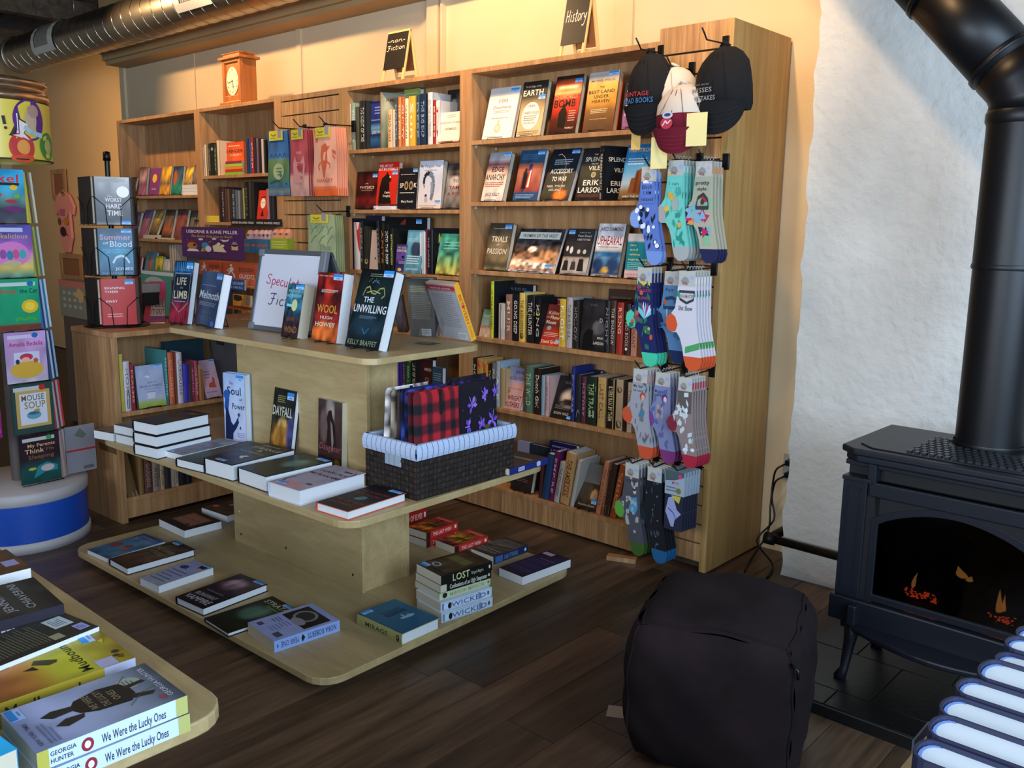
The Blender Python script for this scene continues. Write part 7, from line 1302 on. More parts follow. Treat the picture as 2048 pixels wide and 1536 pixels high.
# ================================================================== WHITEBOARD SIGN ON THE TOP TIER
MET = mat('brushed_aluminium', '7c828c', .35, .7); WB = mat('whiteboard_white', 'c8ccd8', .18)
a = Vector(onz(500, 658, Z3)); b = Vector(onz(645, 676, Z3)); ax = (b-a); w = ax.length; ax.normalize()
d = Vector(ray(524, 499)); o = Vector(CO); p = o+d*((a-o).dot(ax)/d.dot(ax)); az = p-a; az -= ax*az.dot(ax); hh = az.length; az.normalize(); w = .36 if w > .5 else w
t = thing('whiteboard_sign', 'metal-framed whiteboard A-frame with red handwriting Speculative Fiction on the top tier', 'sign', M=frame_M(tuple(a+Vector((0, 0, .001))), ax, az))
pc = Vector(onz(640, 672, Z3)); w = (pc-a).dot(ax)+.01; q = ray(657, 497); pp = o+Vector(q)*((a-o).dot(az.cross(ax))/Vector(q).dot(az.cross(ax))); w = (pp-a).dot(ax)
f = .02
fr = mb().prism(rrect(0, w, 0, hh, .022), -.004, .008).build('backing', MET, t)
mb().prism([(f, f), (w-f, f), (w-f, hh-f), (f, hh-f)], -.0052, -.0040).build('writing_surface', WB, t)
m = mb()
for (x0, x1, z0, z1) in ((0.02, w-.02, 0, f), (.02, w-.02, hh-f, hh), (0, f, .02, hh-.02), (w-f, w, .02, hh-.02)): m.box(x0, x1, -.009, -.002, z0, z1)
m.build('frame', MET, t, bevel=.003)
m = mb(); m.box(w-.03, w+.004, -.011, .012, hh*.72, hh).box(-.004, .03, -.011, .012, 0, .03).box(-.004, .03, -.011, .012, hh-.03, hh); m.build('corner_cap', mat('grey_corner_cap', '6c7078', .5), t, bevel=.004)
M2 = Matrix.Translation((0, .02, hh))@Matrix.Rotation(math.radians(36), 4, 'X')
m = mb(); m.box(w-.024, w, -.004, .008, -hh, 0).box(0, .024, -.004, .008, -hh, 0).box(0, w, -.004, .008, -.024, 0).box(.02, w-.02, .0, .004, -hh, -.02); r2 = m.build('rear_leaf', MET, t, bevel=.003); r2.matrix_local = M2
m = mb(); art(m, lambda u, v, d: (u*w, -.0052-d, v*hh), hand('b01c58', 'Speculative', .17, .84, .58, .12, .011, .04, -.06)+hand('3a2050', 'Fiction', .26, .78, .34, .13, .011, .04, -.05), .0004); m.build('marker_writing', PRINT, t)
# ================================================================== PURPLE SIGN, GUIDE RACK, CASE SHELF STRIP, PLUSH BOXES
YR = 2.95
def panel(px0, py0, px1, py1, Y): a = ony(px0, py0, Y); b = ony(px1, py1, Y); return a[0], b[0], b[2], a[2]
x0, x1, z0, z1 = panel(362, 453, 488, 521, YR)
t = thing('poster_sign', 'purple header sign with cartoon animals and white block lettering', 'sign', (x0, YR, z0)); w, hh = x1-x0, z1-z0
mb().prism(rrect(0, w, 0, hh, .012), 0, .006).build('board', mat('purple_board', '4c1c5c', .4), t)
m = mb(); art(m, lambda u, v, d: (u*w, -d, v*hh), [('t', 'e8e4f0', 'USBORNE & KANE MILLER', .09, .92, .80, .105), ('t', 'c8a850', 'The Books Kids Love to Read!', .17, .83, .67, .075, .1), ('e', '7c2430', .18, .48, .085, .09), ('e', 'b07c4c', .18, .38, .085, .11), ('e', '1c1418', .22, .41, .025, .045), ('p', 'e0dcd8', [(.08, .2), (.12, .28), (.26, .28), (.3, .2)]), ('e', 'd8d4e0', .33, .60, .04, .035), ('e', 'd8d4e0', .55, .63, .035, .03), ('e', '3c8cc0', .40, .42, .06, .09), ('p', 'd8a03c', [(.32, .2), (.36, .34), (.4, .22)]), ('p', '3c9c64', [(.36, .22), (.38, .38), (.42, .24)]), ('e', 'd8d4e0', .45, .30, .05, .1), ('l', 'c8a850', [(.46, .5), (.5, .56)], .012), ('p', 'd8d4b0', [(.54, .22), (.52, .4), (.58, .46), (.68, .38), (.74, .22)]), ('e', 'e0dcc0', .62, .47, .03, .05), ('e', 'e0dcc0', .68, .42, .03, .04), ('p', 'd8d4e0', [(.64, .62), (.74, .60), (.79, .64), (.77, .57), (.70, .54)]), ('p', 'd8b08c', [(.82, .3), (.82, .44), (.92, .44), (.92, .3)]), ('e', '1c1418', .87, .46, .05, .05), ('p', '8c8c98', [(.82, .47), (.85, .56), (.89, .56), (.92, .47)])]+[('e', 'd8d0e0', .1+.083*i, .58+.03*((i*7) % 4), .004, .008) for i in range(10)], .0004); m.build('sign_print', PRINT, t)
mb().box(w*.06, w*.94, .006, .012, -z0, hh*.5).build('stand', mat('wire_grey', '4c4440', .5), t)
x0, x1, z0, z1 = panel(397, 521, 516, 652, YR-.10)
t = thing('guide_book_rack', 'orange cardboard travel guide rack behind the whiteboard', 'display rack', (x0, YR-.10, 0)); w = x1-x0
OR_ = mat('orange_card', 'b84c24', .55)
mb().box(0, w, .03, .20, 0, z0+.02).build('rack_body', mat('brown_card', '5c4c40', .7), t)
for i, (a_, b_) in enumerate(((0, w*.40), (w*.44, w))):
    h0 = z1-.085-(.02 if i else 0); g = mb().box(a_, b_, 0, .10, h0, z1).build('header_box', OR_, t, bevel=.001)
    m = mb(); ww = b_-a_; art(m, lambda u, v, d: (a_+u*ww, -d, h0+v*(z1-h0)), [('e', 'd8d0cc', .26, .86, .03, .07), ('p', 'd8d0cc', [(.2, .5), (.24, .76), (.32, .76), (.3, .5)]), ('l', 'd8d0cc', [(.28, .7), (.36, .6)], .03), ('l', 'd8d0cc', [(.22, .7), (.14, .56), (.18, .5)], .03), ('l', 'd8d0cc', [(.27, .52), (.34, .36), (.36, .18)], .04), ('l', 'd8d0cc', [(.23, .52), (.18, .36), (.08, .3)], .04), ('t', '3c2c2c', 'ROUGH', .5, .93, .55, .24), ('t', 'd8ccc8', 'GUIDES', .5, .95, .18, .24)], .0004); m.build('header_print', PRINT, g)
GB = [('blue travel guide with white title TUSCANY', 459, 489, 558, 581, '2c4c84', [('t', 'c8d0e0', 'TUSCANY', .06, .94, .5, .28), ('t', 'a8b4d0', '& UMBRIA', .06, .9, .12, .22)]), ('orange travel guide beside the blue one', 492, 512, 558, 578, 'd8642c', [('g', 'f0c8a8', .1, .1, .7, .3, 1)]),
      ('yellow-orange guide with a dark temple picture, upper pocket', 465, 501, 588, 615, 'd88c24', [('p', '2c241c', [(.05, .5), (.05, .9), (.2, .96), (.5, .9), (.55, .55), (.3, .4)]), ('e', '8c7c70', .84, .5, .12, .4)]), ('yellow-orange guide with a dark temple picture, lower pocket', 465, 501, 617, 646, 'd88c24', [('p', '2c241c', [(.05, .5), (.05, .9), (.2, .96), (.5, .9), (.55, .55), (.3, .4)]), ('e', '8c7c70', .84, .5, .12, .4)])]
for lb_, a0, a1, b0, b1, c, its in GB:
    q0, q1, s0, s1 = panel(a0, b0, a1, b1, YR-.115); book(lb_, frame_M((q0, YR-.115, s0), (1, 0, 0), (0, .03, 1)), q1-q0, s1-s0+.001, .014, cov=c, items=its, hard=False)
mb().box(w*.48, w, -.03, .03, z0+.085-.0, z0+.092).box(w*.48, w, -.03, .03, z0-.006, z0).build('pocket_ledge', OR_, t)
# black shelf strip
x0, x1, z0, z1 = panel(462, 437.5, 562, 453, YF-.015)
t = thing('shelf_strip', 'black shelf sign with white small capitals on the second clock-case shelf', 'sign', (x0, YF-.015, z0)); w, hh = x1-x0, z1-z0
mb().box(0, w, 0, .008, 0, hh).build('strip', mat('black_strip', '121214', .4), t)
m = mb(); art(m, lambda u, v, d: (u*w, -d, v*hh), [('t', 'd8d4d0', 'PETER PAUPER PRESS', .02, .47, .3, .3), ('t', 'd8d4d0', 'PETER PAUPER PRESS', .53, .98, .3, .3)], .0004); m.build('strip_print', PRINT, t)
for i, (a0, a1, b0, b1, c, pcol, lb_) in enumerate([(488, 500, 478, 505, '3074a8', 'c8a8b8', 'blue puppet box, leftmost under the black shelf sign'), (501, 511, 478, 506, '2c6ca4', 'c8a8b8', 'blue puppet box, second from the left under the black shelf sign'), (512, 537, 478, 508, '3878a4', 'd0b0b8', 'wide blue puppet box with orange script under the black shelf sign'), (540, 576, 476, 500, 'a0b430', 'd89878', 'lime-green box with pink pig toys under the black shelf sign')]):
    q0, q1, s0, s1 = panel(a0, b0, a1, b1, YF-.04); t = thing('toy_box', lb_, 'toy', (q0, YF-.04, s0)); w, hh = q1-q0, s1-s0
    mb().box(0, w, 0, .08, 0, hh).build('carton', mat('carton_%d' % i, c, .5), t)
    m = mb(); art(m, lambda u, v, d: (u*w, -d, v*hh), [('l', 'd85c38', [(.1, .5), (.4, .6), (.6, .5), (.9, .62)], .12) if i < 3 else ('g', 'd0d880', .1, .1, .9, .8, 3)], .0004); m.build('carton_print', PRINT, t)
    m = mb(); k = 1 if w < .1 else 3
    for j in range(k):
        cx = w*(j+.5)/k; r = min(w/k*.5, .035)
        m.lathe([(.001, hh+.06), (r*.5, hh+.052), (r*.8, hh+.035), (r, hh+.015), (r*.9, hh-.005)], 12, pcol, (cx, .035)); m.lathe([(.001, hh+.034), (r*.3, hh+.03), (r*.3, hh+.02), (.001, hh+.015)], 8, '3c3034', (cx+r*.2, .012))
    m.build('plush_toy', CLOTH, t)
q0, q1, s0, s1 = panel(487, 455, 578, 500, YF-.055)
t = thing('acrylic_tray', 'clear acrylic tray front holding the toy boxes on the clock case', 'tray', (q0, YF-.055, s0-.03)); mb().box(0, q1-q0, 0, .003, 0, s1-s0+.04).build('acrylic_sheet', CLEAR, t)
# ================================================================== WIRE SPINNER RACK ON THE LOW COUNTER
cx_, cy_ = (onz(243, 652, .93)[0], onz(243, 652, .93)[1]); cx_ -= .045; cy_ += .0
t = thing('wire_book_spinner', 'black wire revolving book rack on the low oak counter', 'display rack', (cx_, cy_, .93))
mb().lathe([(0, .014), (.06, .014), (.15, .006), (.155, 0), (0, 0)], 36).build('base', BLACK, t)
mb().lathe([(.012, .014), (.012, .80)], 12).build('pole', BLACK, t)
mb().lathe([(.0, .845), (.016, .84), (.018, .80), (.0, .795)], 16).build('finial', BLACK, t)
vd = Vector((-cx_, -cy_, 0)).normalized(); a0 = math.atan2(vd.y, vd.x)
TI = [(.014, .235), (.255, .235), (.496, .235)]
SB = {0: [('red paperback face-out with white title SIGNING THEIR, bottom of the wire spinner', 'b83a38', [('t', 'e8dcdc', 'SIGNING', .10, .68, .78, .05), ('t', 'e8dcdc', 'THEIR', .10, .50, .70, .05), ('t', 'e8dcdc', 'AWAY', .12, .46, .49, .055), ('g', 'e0a8a8', .15, .16, .6, .26, 2)], (.70, .88, .94, .985))],
      1: [('blue face-out book with pink and white title Summer of Blood', G((0, '3c5c78'), (.3, '4c7c9c'), (.5, '4088a8'), (.8, '3c6884'), (1, '34546c'), noise=.06), [('t', 'c89cb0', 'Summer', .06, .96, .76, .11), ('t', 'c8d4e0', 'of', .14, .3, .66, .06), ('t', 'd0ccdc', 'Blood', .34, .97, .61, .13), ('t', '7cc0d8', 'ENGLANDS FIRST', .14, .9, .53, .03), ('t', '7cc0d8', 'REVOLUTION', .22, .82, .48, .03), ('l', 'c8d8e0', [(.4, .26), (.5, .38), (.66, .42), (.8, .36), (.88, .26)], .05), ('t', 'd8e0e8', 'JONES', .46, .96, .11, .06), ('t', '8ca8bc', 'THE PLANTAGENETS', .08, .95, .03, .03)], (.68, .91, .97, .985))],
      2: [('grey face-out book with white title HARD TIME and a white round seal', G((0, '8c8c8c'), (.06, '3c3c40'), (.3, '4c4c50'), (.55, '707074'), (.8, '9c9c9c'), (1, 'b8b8b4'), noise=.05), [('t', 'd8d4d4', 'The', .34, .5, .58, .03), ('t', 'e0dcdc', 'WORST', .28, .76, .48, .085), ('t', 'e0dcdc', 'HARD', .30, .76, .34, .10), ('t', 'e0dcdc', 'TIME', .32, .76, .19, .11), ('e', 'f4f4f0', .80, .69, .18, .12), ('g', '8c8c88', .1, .88, .9, .95, 3)], (.72, .01, .98, .09))]}
for k, (z_, h_) in enumerate(TI):
    for q, da in enumerate((0.12, 1.45, -1.2, 2.6)):
        a = a0+da; nrm = Vector((math.cos(a), math.sin(a), 0)); tx = Vector((-nrm.y, nrm.x, 0)); w = .155; c0 = Vector((cx_, cy_, .93+z_))+nrm*.115
        o_ = c0-tx*w/2; M = frame_M(tuple(o_), tx, (0, 0, 1))      # front (-y) faces outwards
        if q == 0:
            lb_, cv, it, st = SB[k][0]; book(lb_, M, w, h_-.012, .030, cov=cv, items=it, stick=st, hard=True, glossy=True)
        elif q == 1:
            book('dark book seen edge-on at the right side of the wire spinner, %s tier' % ('bottom', 'middle', 'top')[k], M, w, h_-.012, .028, cov=['4c4038', '15171c', '2c2a26'][k], pages=PAGEC)
        elif q == 2:
            book('dark book seen edge-on at the left side of the wire spinner, %s tier' % ('bottom', 'middle', 'top')[k], M, w, h_-.012, .042, cov=['1c1614', '241a18', '2c2420'][k], pages=PAGEC, spine='17120f')
        m = mb(); e = .006
        def V_(x, y, z): p = Vector((x*tx.x-y*nrm.x*-1, x*tx.y+y*nrm.y, 0)); return (c0.x-cx_+x*tx.x+y*nrm.x, c0.y-cy_+x*tx.y+y*nrm.y, z_+z)
        hw_ = w/2+e
        m.tube([V_(-hw_, -.05, .13), V_(-hw_, .004, .13), V_(-.035, .004, .085), V_(-.030, .004, -.004), V_(-.03, -.05, -.004)], .0018, 6)
        m.tube([V_(hw_, -.05, .13), V_(hw_, .004, .13), V_(.035, .004, .085), V_(.030, .004, -.004), V_(.03, -.05, -.004)], .0018, 6)
        m.tube([V_(-hw_, -.05, -.004), V_(-hw_, .003, -.004), V_(hw_, .003, -.004), V_(hw_, -.05, -.004)], .0018, 6)
        m.tube([V_(-.03, -.05, -.004), V_(-.03, -.103, -.004)], .0018, 6); m.tube([V_(.03, -.05, -.004), V_(.03, -.103, -.004)], .0018, 6)
        m.build('wire_pocket', BLACK, t)
# pink book on the counter
def cstand(label, BL, BR, TL, **k): tstand(label, .93, BL, BR, TL, **k)
cstand('pink and purple book with a dark-haired figure and bold letters FEEL IT OUT', (286, 645), (330, 644), (297, 563), t=.012, hard=False, cov=G((0, 'c84878'), (.3, 'd8485c'), (.5, 'd850a0'), (1, 'c8509c'), noise=.02), items=[('p', '241c38', [(.3, .44), (.28, .74), (.4, .84), (.6, .84), (.7, .7), (.66, .46)]), ('e', 'e0c8d0', .48, .66, .12, .09), ('l', '7c4ca8', [(.16, .6), (.24, .46), (.34, .5)], .08), ('r', 'dcd8e0', .3, .12, .98, .46), ('t', '1c1c24', 'FEEL', .34, .97, .32, .12), ('t', '1c1c24', 'IT OUT', .34, .97, .16, .12), ('r', '8c4cb0', .3, .05, 1, .12)])
book('brown-red paperback face-out behind the pink FEEL IT OUT book', frame_M(tuple(onz(330, 636, .93)+np.array((0, .04, 0))), (.8, .6, 0), (0, .1, 1)), .13, .2, .02, cov='6c2c2c', hard=False, items=[('g', 'b88c8c', .1, .3, .9, .85, 9)])
t = thing('basket', 'dark basket with a ticking liner at the left end of the low counter', 'basket', tuple(onz(158, 640, .93)+np.array((-.30, .25, 0))), .1)
mb().box(0, .26, 0, .2, 0, .14).build('body', mat('dark_wicker_far', '17120f', .8), t, bevel=.006)
mb().box(-.006, .266, -.006, .206, .12, .17).build('liner', mat('ticking_liner_far', '9c948c', .9), t, bevel=.006)
# teal and white box behind
q0, q1, s0, s1 = panel(278, 540, 348, 572, 3.05)
t = thing('gift_carton', 'teal carton with a white oval behind the LIFE LIMB book', 'box', (q0, 3.05, s0-.22)); w, hh = q1-q0, s1-s0+.22
mb().box(0, w, 0, .12, 0, hh).build('carton', mat('teal_carton', '4c8c80', .5), t, bevel=.002)
m = mb(); art(m, lambda u, v, d: (u*w, -d, v*hh), [('e', 'a8b8b0', .45, .72, .3, .16), ('r', 'c8d4d0', 0, .92, 1, 1)], .0004); m.build('carton_print', PRINT, t)
mb().box(w*.05, w*.95, .02, .10, -(s0-.22), 0).build('stand', mat('brown_card', '5c4c40', .7), t)
# ================================================================== BACK LEFT: ONESIE, FRAMES, PATTERNED GIFT BAG
YN = 4.075
t = thing('baby_bodysuit', 'pink baby bodysuit with cat pictures hanging on the ochre wall', 'clothing', tuple(ony(137, 505, YN)))
P = ony(137, 505, YN); sc = (ony(137, 380, YN)[2]-P[2])
out = [(-.10, 0), (.10, 0), (.16, .12), (.24, .24), (.22, .66), (.34, .60), (.40, .74), (.24, .92), (.12, .97), (.06, .90), (-.06, .90), (-.12, .97), (-.24, .92), (-.40, .74), (-.34, .60), (-.22, .66), (-.24, .24), (-.16, .12)]
mb().prism([(a*sc, b*sc) for a, b in out], -.02, .01, 'e0948c').build('body', CLOTH, t, bevel=.01)
m = mb(); art(m, lambda u, v, d: (u*sc, -.031-d, v*sc), [('r', 'b8647c', -.12, .60, .08, .70), ('e', 'c8a08c', .14, .62, .06, .06), ('e', 'c88430', .10, .50, .10, .06), ('e', '3c2824', -.04, .34, .11, .08), ('l', '3c2824', [(.04, .32), (.14, .28)], .02), ('e', '6c5430', -.16, .5, .06, .06)], .0006); m.build('print', CLOTH, t)
mb().tube([(-.2*sc, -.01, .90*sc), (0, -.01, 1.0*sc), (.2*sc, -.01, .90*sc)], .008, 8).build('hanger', mat('wood_hanger', 'c8a884', .5), t)
for lb_, a0, b0, a1, b1 in (('small wooden wall rack above the pink bodysuit', 104, 340, 136, 398), ('brown wooden frame below the pink bodysuit', 122, 506, 168, 562)):
    q0, q1, s0, s1 = panel(a0, b0, a1, b1, 4.08); t = thing('wooden_frame', lb_, 'frame', (q0, 4.08, s0)); w, hh = q1-q0, s1-s0
    m = mb(); e = .05; m.box(0, e, -.02, .0, 0, hh).box(w-e, w, -.02, 0, 0, hh).box(e, w-e, -.02, 0, 0, e).box(e, w-e, -.02, 0, hh-e, hh); m.build('frame', OAK, t)
    mb().box(e, w-e, -.008, 0, e, hh-e).build('panel', mat('frame_panel', '8c5c3c', .6), t)
q0, q1, s0, s1 = panel(128, 560, 172, 605, 2.6)
t = thing('gift_bag', 'orange and grey spotted paper bag behind the wire spinner', 'bag', (q0-.1, 2.6, s0-.12)); w, hh = q1-q0+.1, s1-s0+.12
mb().box(0, w, 0, .1, 0, hh).build('bag', mat('spotted_bag', '8c8470', .8), t, bevel=.002)
m = mb(); art(m, lambda u, v, d: (u*w, -d, v*hh), [('r', 'c8705c', 0, .82, 1, 1)]+[('e', 'b0b49c', .2+.2*i, .3+.18*j, .06, .05) for i in range(4) for j in range(3)]+[('p', 'd8a868', [(.6, .6), (.75, .84), (.95, .7), (.9, .45)])], .0006); m.build('bag_print', PRINT, t)
mb().box(.02, w-.02, .01, .09, -(s0-.12), 0).build('stand', mat('brown_card', '5c4c40', .7), t)
# ================================================================== CHILDREN'S BOOK SPINNER
DX, DY = -4.33, 1.44
t = thing('childrens_book_spinner', 'tall revolving acrylic rack of picture books on a blue and white drum', 'display rack', (DX, DY, 0))
WH = noisy('worn_white_laminate', 'a8a4a4', 'b8b4b4', 3, .5); BL_ = mat('royal_blue_laminate', '1448a8', .4)
mb().lathe([(0, .0), (.285, 0), (.285, .04), (.278, .045)], 64).build('base_band', WH, t)
mb().lathe([(.278, .045), (.278, .215)], 64).build('blue_band', BL_, t)
mb().lathe([(.278, .215), (.285, .22), (.285, .262), (.275, .27), (0, .272)], 64).build('top_band', WH, t)
mb().lathe([(.03, .27), (.03, 1.70)], 16).build('pole', mat('spinner_pole', '5c5450', .5), t)
HZ0, HZ1, HR = 1.69, 1.93, .235
hx = pj((DX, DY, 1.6))
# radius so that the drum's right edge meets the sight line
m = mb(); n = 64
m.lathe([(HR, HZ0), (HR, HZ1)], n); hd = m.build('header_drum', noisy('yellow_header', 'c8b43c', 'd8c858', 2, .35), t)
mb().lathe([(HR-.006, HZ0), (HR+.003, HZ0), (HR+.003, HZ0+.006)], 64).build('header_rim', mat('header_rim', '3c3420', .5), t)
def cyl(a_, zc, r=HR+.0015):                                       # art coordinates on the header: u metres along, v metres up
    return lambda u, v, d: (r*math.cos(a_+u/r)+0, r*math.sin(a_+u/r), zc+v) if d is None else ((r+d)*math.cos(a_+u/r), (r+d)*math.sin(a_+u/r), zc+v)
def header_art(px, py, items):
    # angle of the header point seen at px
    best = min((abs(pj((DX+HR*math.cos(a), DY+HR*math.sin(a), 1.83))[0]-px), a) for a in [i*.01-1.9 for i in range(310)])
    p = (DX+HR*math.cos(best[1]), DY+HR*math.sin(best[1])); z_ = zat(p[0], p[1], py)
    m = mb(); its = []
    for it in items:
        if it[0] == 'e' :
            n_ = 36; m.add([cyl(best[1], z_)(it[2]+it[4]*math.cos(2*PI*k/n_), it[3]+it[5]*math.sin(2*PI*k/n_), .0006*(1+items.index(it))) for k in range(n_)], [tuple(range(n_))], it[1])
        else: art(m, cyl(best[1], z_), [it], .0006*(1+items.index(it)))
    m.build('header_print', PRINT, t)
header_art(60, 240, [('e', '54287c', 0, 0, .075, .085), ('e', 'b8a890', .005, .0, .028, .048), ('e', 'a88c84', .018, .036, .028, .026), ('l', '9cc0cc', [(-.03, -.03), (.0, -.05), (.06, -.06)], .02)])
header_art(42, 294, [('e', 'b83c3c', 0, 0, .055, .058), ('e', 'd8944c', .005, .0, .028, .03), ('e', 'c84c34', .0, -.045, .05, .018)])
header_art(92, 294, [('e', '2c8c3c', 0, 0, .06, .058), ('e', 'b0b06c', .0, .0, .03, .03)])
header_art(6, 248, [('p', '2c2420', [(-.06, .055), (.062, .055), (.062, .03), (.105, .01), (.08, -.03), (.115, -.062), (.03, -.045), (-.06, -.03)]), ('p', 'd8d4d4', [(-.058, .05), (.056, .048), (.056, -.032), (-.058, -.026)]), ('p', 'd8d4d4', [(.06, .024), (.098, .006), (.076, -.03), (.104, -.056), (.03, -.04), (.06, -.036)]), ('l', '1c1816', [(.0, .034), (.004, .0)], .012), ('e', '1c1816', .006, -.014, .006, .006)])
CHR = mat('crinkled_metallic', 'b89878', .22, .9)
mb().lathe([(.18, HZ1), (.236, HZ1+.004), (.24, HZ1+.02), (.232, HZ1+.045), (.222, HZ1+.05), (.222, HZ1+.065), (.234, HZ1+.07), (.234, HZ1+.09), (.18, HZ1+.10), (.16, HZ1+.105)], 64).build('metallic_crown', CHR, t)
# books in pockets. three columns seen: the front one and the thin edges to its right
kz = Vector(onz(84, 962, .285)); bl = Vector(onz(45, 972, .285)); br = Vector(onz(124, 955, .285)); ax = (br-bl).normalized(); w = (br-bl).length
KB = [('dark picture book titled My Parents Think, lowest on the front of the spinner', G((0, '17403c'), (.3, '1c4c4c'), (.5, '2c2028'), (1, '2a1c28'), noise=.04), [('r', 'b8b8b4', .08, .86, .88, .93), ('e', '3c8c4c', .74, .9, .07, .05), ('t', 'd8a870', 'My Parents', .2, .88, .74, .07), ('t', 'e0b880', 'Think', .12, .6, .62, .09), ('t', '9c5c3c', "I'm", .66, .84, .64, .06), ('t', '8c5c30', 'Sleeping', .2, .84, .50, .08), ('p', '2c7c84', [(.3, .1), (.42, .34), (.66, .4), (.92, .3), (.9, .2), (.6, .2)]), ('e', 'b8a8a8', .66, .28, .17, .07), ('e', 'a8a838', .28, .3, .1, .03)]),
      ('picture book with a cream frame titled MOUSE SOUP', '2c4440', [('r', 'b89858', .08, .12, .92, .86), ('r', 'c8ccd8', .17, .18, .83, .80), ('r', 'b8b8b8', .04, .86, .8, .94), ('e', 'b82c24', .74, .9, .08, .055), ('t', '6c5c38', 'MOUSE', .22, .78, .66, .12), ('t', '8c7c38', 'SOUP', .28, .80, .50, .14), ('e', '5c98a8', .5, .36, .18, .08), ('e', '3c6478', .5, .40, .15, .03), ('e', 'a88c48', .58, .45, .08, .03)]),
      ('lilac picture book with a child in a yellow bed', G((0, 'b8b4c0'), (.1, 'b0a0b8'), (.6, 'b08cb8'), (1, 'b890c8'), noise=.03), [('r', 'c4b8d0', .08, .87, .84, .94), ('e', '2c64a8', .74, .92, .08, .05), ('t', 'a82c54', 'Amelia Bedelia', .1, .92, .72, .09), ('r', 'c0c4d8', .2, .3, .82, .6), ('e', 'c8a03c', .5, .25, .4, .17), ('e', 'b83450', .5, .5, .16, .07), ('e', 'e0a890', .48, .45, .10, .05), ('e', 'b85c34', .72, .42, .06, .05), ('e', '3c3450', .28, .42, .05, .05)]),
      ('green picture book with a big yellow sun, title Pete', G((0, '6c3c2c'), (.12, '6c3c2c'), (.13, '1c8c64'), (1, '24986c'), noise=.02), [('r', 'b8c8c8', .06, .86, .92, .93), ('e', '2c64a8', .8, .9, .08, .05), ('t', 'b8443c', 'Pete', .1, .46, .72, .09), ('t', '1c2c44', 'the Cat', .54, .96, .72, .09), ('e', 'd8b024', .76, .46, .2, .13), ('e', 'e0c848', .76, .46, .12, .08), ('l', '3c9c48', [(.4, .2), (.5, .24), (.62, .2), (.74, .24), (.9, .2)], .06)]),
      ('purple picture book with dancers in a pink circle', G((0, '3c8c80'), (.2, 'c8b058'), (.5, 'b06cb8'), (.8, '5c489c'), (1, '4c4c94'), noise=.05), [('r', 'b0b8d8', .02, .86, .8, .94), ('e', 'c878b8', .5, .44, .42, .24), ('e', '8c4c94', .3, .44, .08, .09), ('e', '2c7ca0', .46, .42, .08, .09), ('e', 'b85480', .6, .44, .08, .09), ('e', '38a0a0', .76, .44, .08, .09), ('e', 'b8a880', .5, .26, .22, .06), ('t', 'c8a858', 'Pinkalicious', .05, .9, .74, .09, .1)]),
      ('blue picture book with racing cars and red title ending xel', G((0, '4c5460'), (.25, '3c3c48'), (.45, '5c8c8c'), (.6, '3ca0c0'), (1, '2c98c8'), noise=.05), [('t', 'c82c34', 'Axel', .05, .86, .76, .15, .1), ('r', '2c2420', .3, .70, .88, .75), ('e', 'b83c38', .3, .52, .16, .05), ('e', '9c3c44', .66, .4, .14, .04), ('e', '6c2c6c', .7, .26, .2, .05), ('e', '1c1c20', .3, .26, .1, .05), ('e', 'd8b838', .74, .66, .09, .05), ('e', '70a838', .8, .5, .07, .04)])]
for i, (lb_, cv, its) in enumerate(KB):
    z_ = .285+.229*i; bl = bl-ax*(.0 if i == 0 else .013); br = bl+ax*w; M = frame_M((bl.x, bl.y, z_), ax, (0, 0, 1)); ay = Vector((-ax.y, ax.x, 0))
    book(lb_, M, w, .222, .010, cov=cv, items=its, hard=False, glossy=True)
    book('%s thin book right behind the front cover in that acrylic pocket' % ORD[i].capitalize(), frame_M((bl.x+ay.x*.013, bl.y+ay.y*.013, z_), ax, (0, 0, 1)), w, .218, .006, cov='3c5c6c', hard=False) if False else None
    # pocket
    g = mb(); c_ = Vector((bl.x-DX, bl.y-DY, z_))
    A = c_+Vector((0, 0, -.004))-ay*.006; B_ = A+ax*(w+.006)
    g.add([tuple(A), tuple(B_), tuple(B_+Vector((0, 0, .10))), tuple(A+Vector((0, 0, .10)))], [(0, 1, 2, 3)]); g.build('acrylic_pocket', CLEAR, t) if False else None
    mb().tube([tuple(A), tuple(B_), tuple(B_+ay*.10)], .002, 6).build('pocket_edge', BLACK, t)
    # thin books seen by their edges, in the next pocket round to the right
    cols = [['8c6c60', 'a89890', '9c7c70', 'b0a0a0', 'a85048'], ['8c3038', 'b0a8a8', '6c3034', 'a8a0a0', 'c82c34'], ['1c3458', '2c4c78', 'b8c0c8', '1c2c50', '8cb0d0'], ['2c5c9c', '1c3c6c', 'b0c0d0', '2c6ca8', 'c0d8d8'], ['8c8c2c', '6c6c50', 'a8a848', '5c7048', 'b8c8c8'], ['b8a82c', 'c8b83c', '5c4c30', '8c7c50', 'd0d4c8']][i]
    rt = (ax*.35+ay*.94).normalized(); back = Vector((-rt.y, rt.x, 0))
    for j, cc in enumerate(cols if i else cols[:4]):
        th = .009; o_ = Vector((br.x, br.y, z_))+ax*(.010+j*.0145)+ay*.012*j
        # cover plane runs away from the viewer, so only edges show
        book('%s-edged thin picture book, %s from the left in side pocket %s up the spinner' % (cname(cc), ORD[j], ORD[i]), frame_M(tuple(o_), (ay*.97+ax*.10).normalized(), Vector((0, 0, 1))+ax*-.06), .15, .215, th, cov=cc, spine=cc, hard=False)
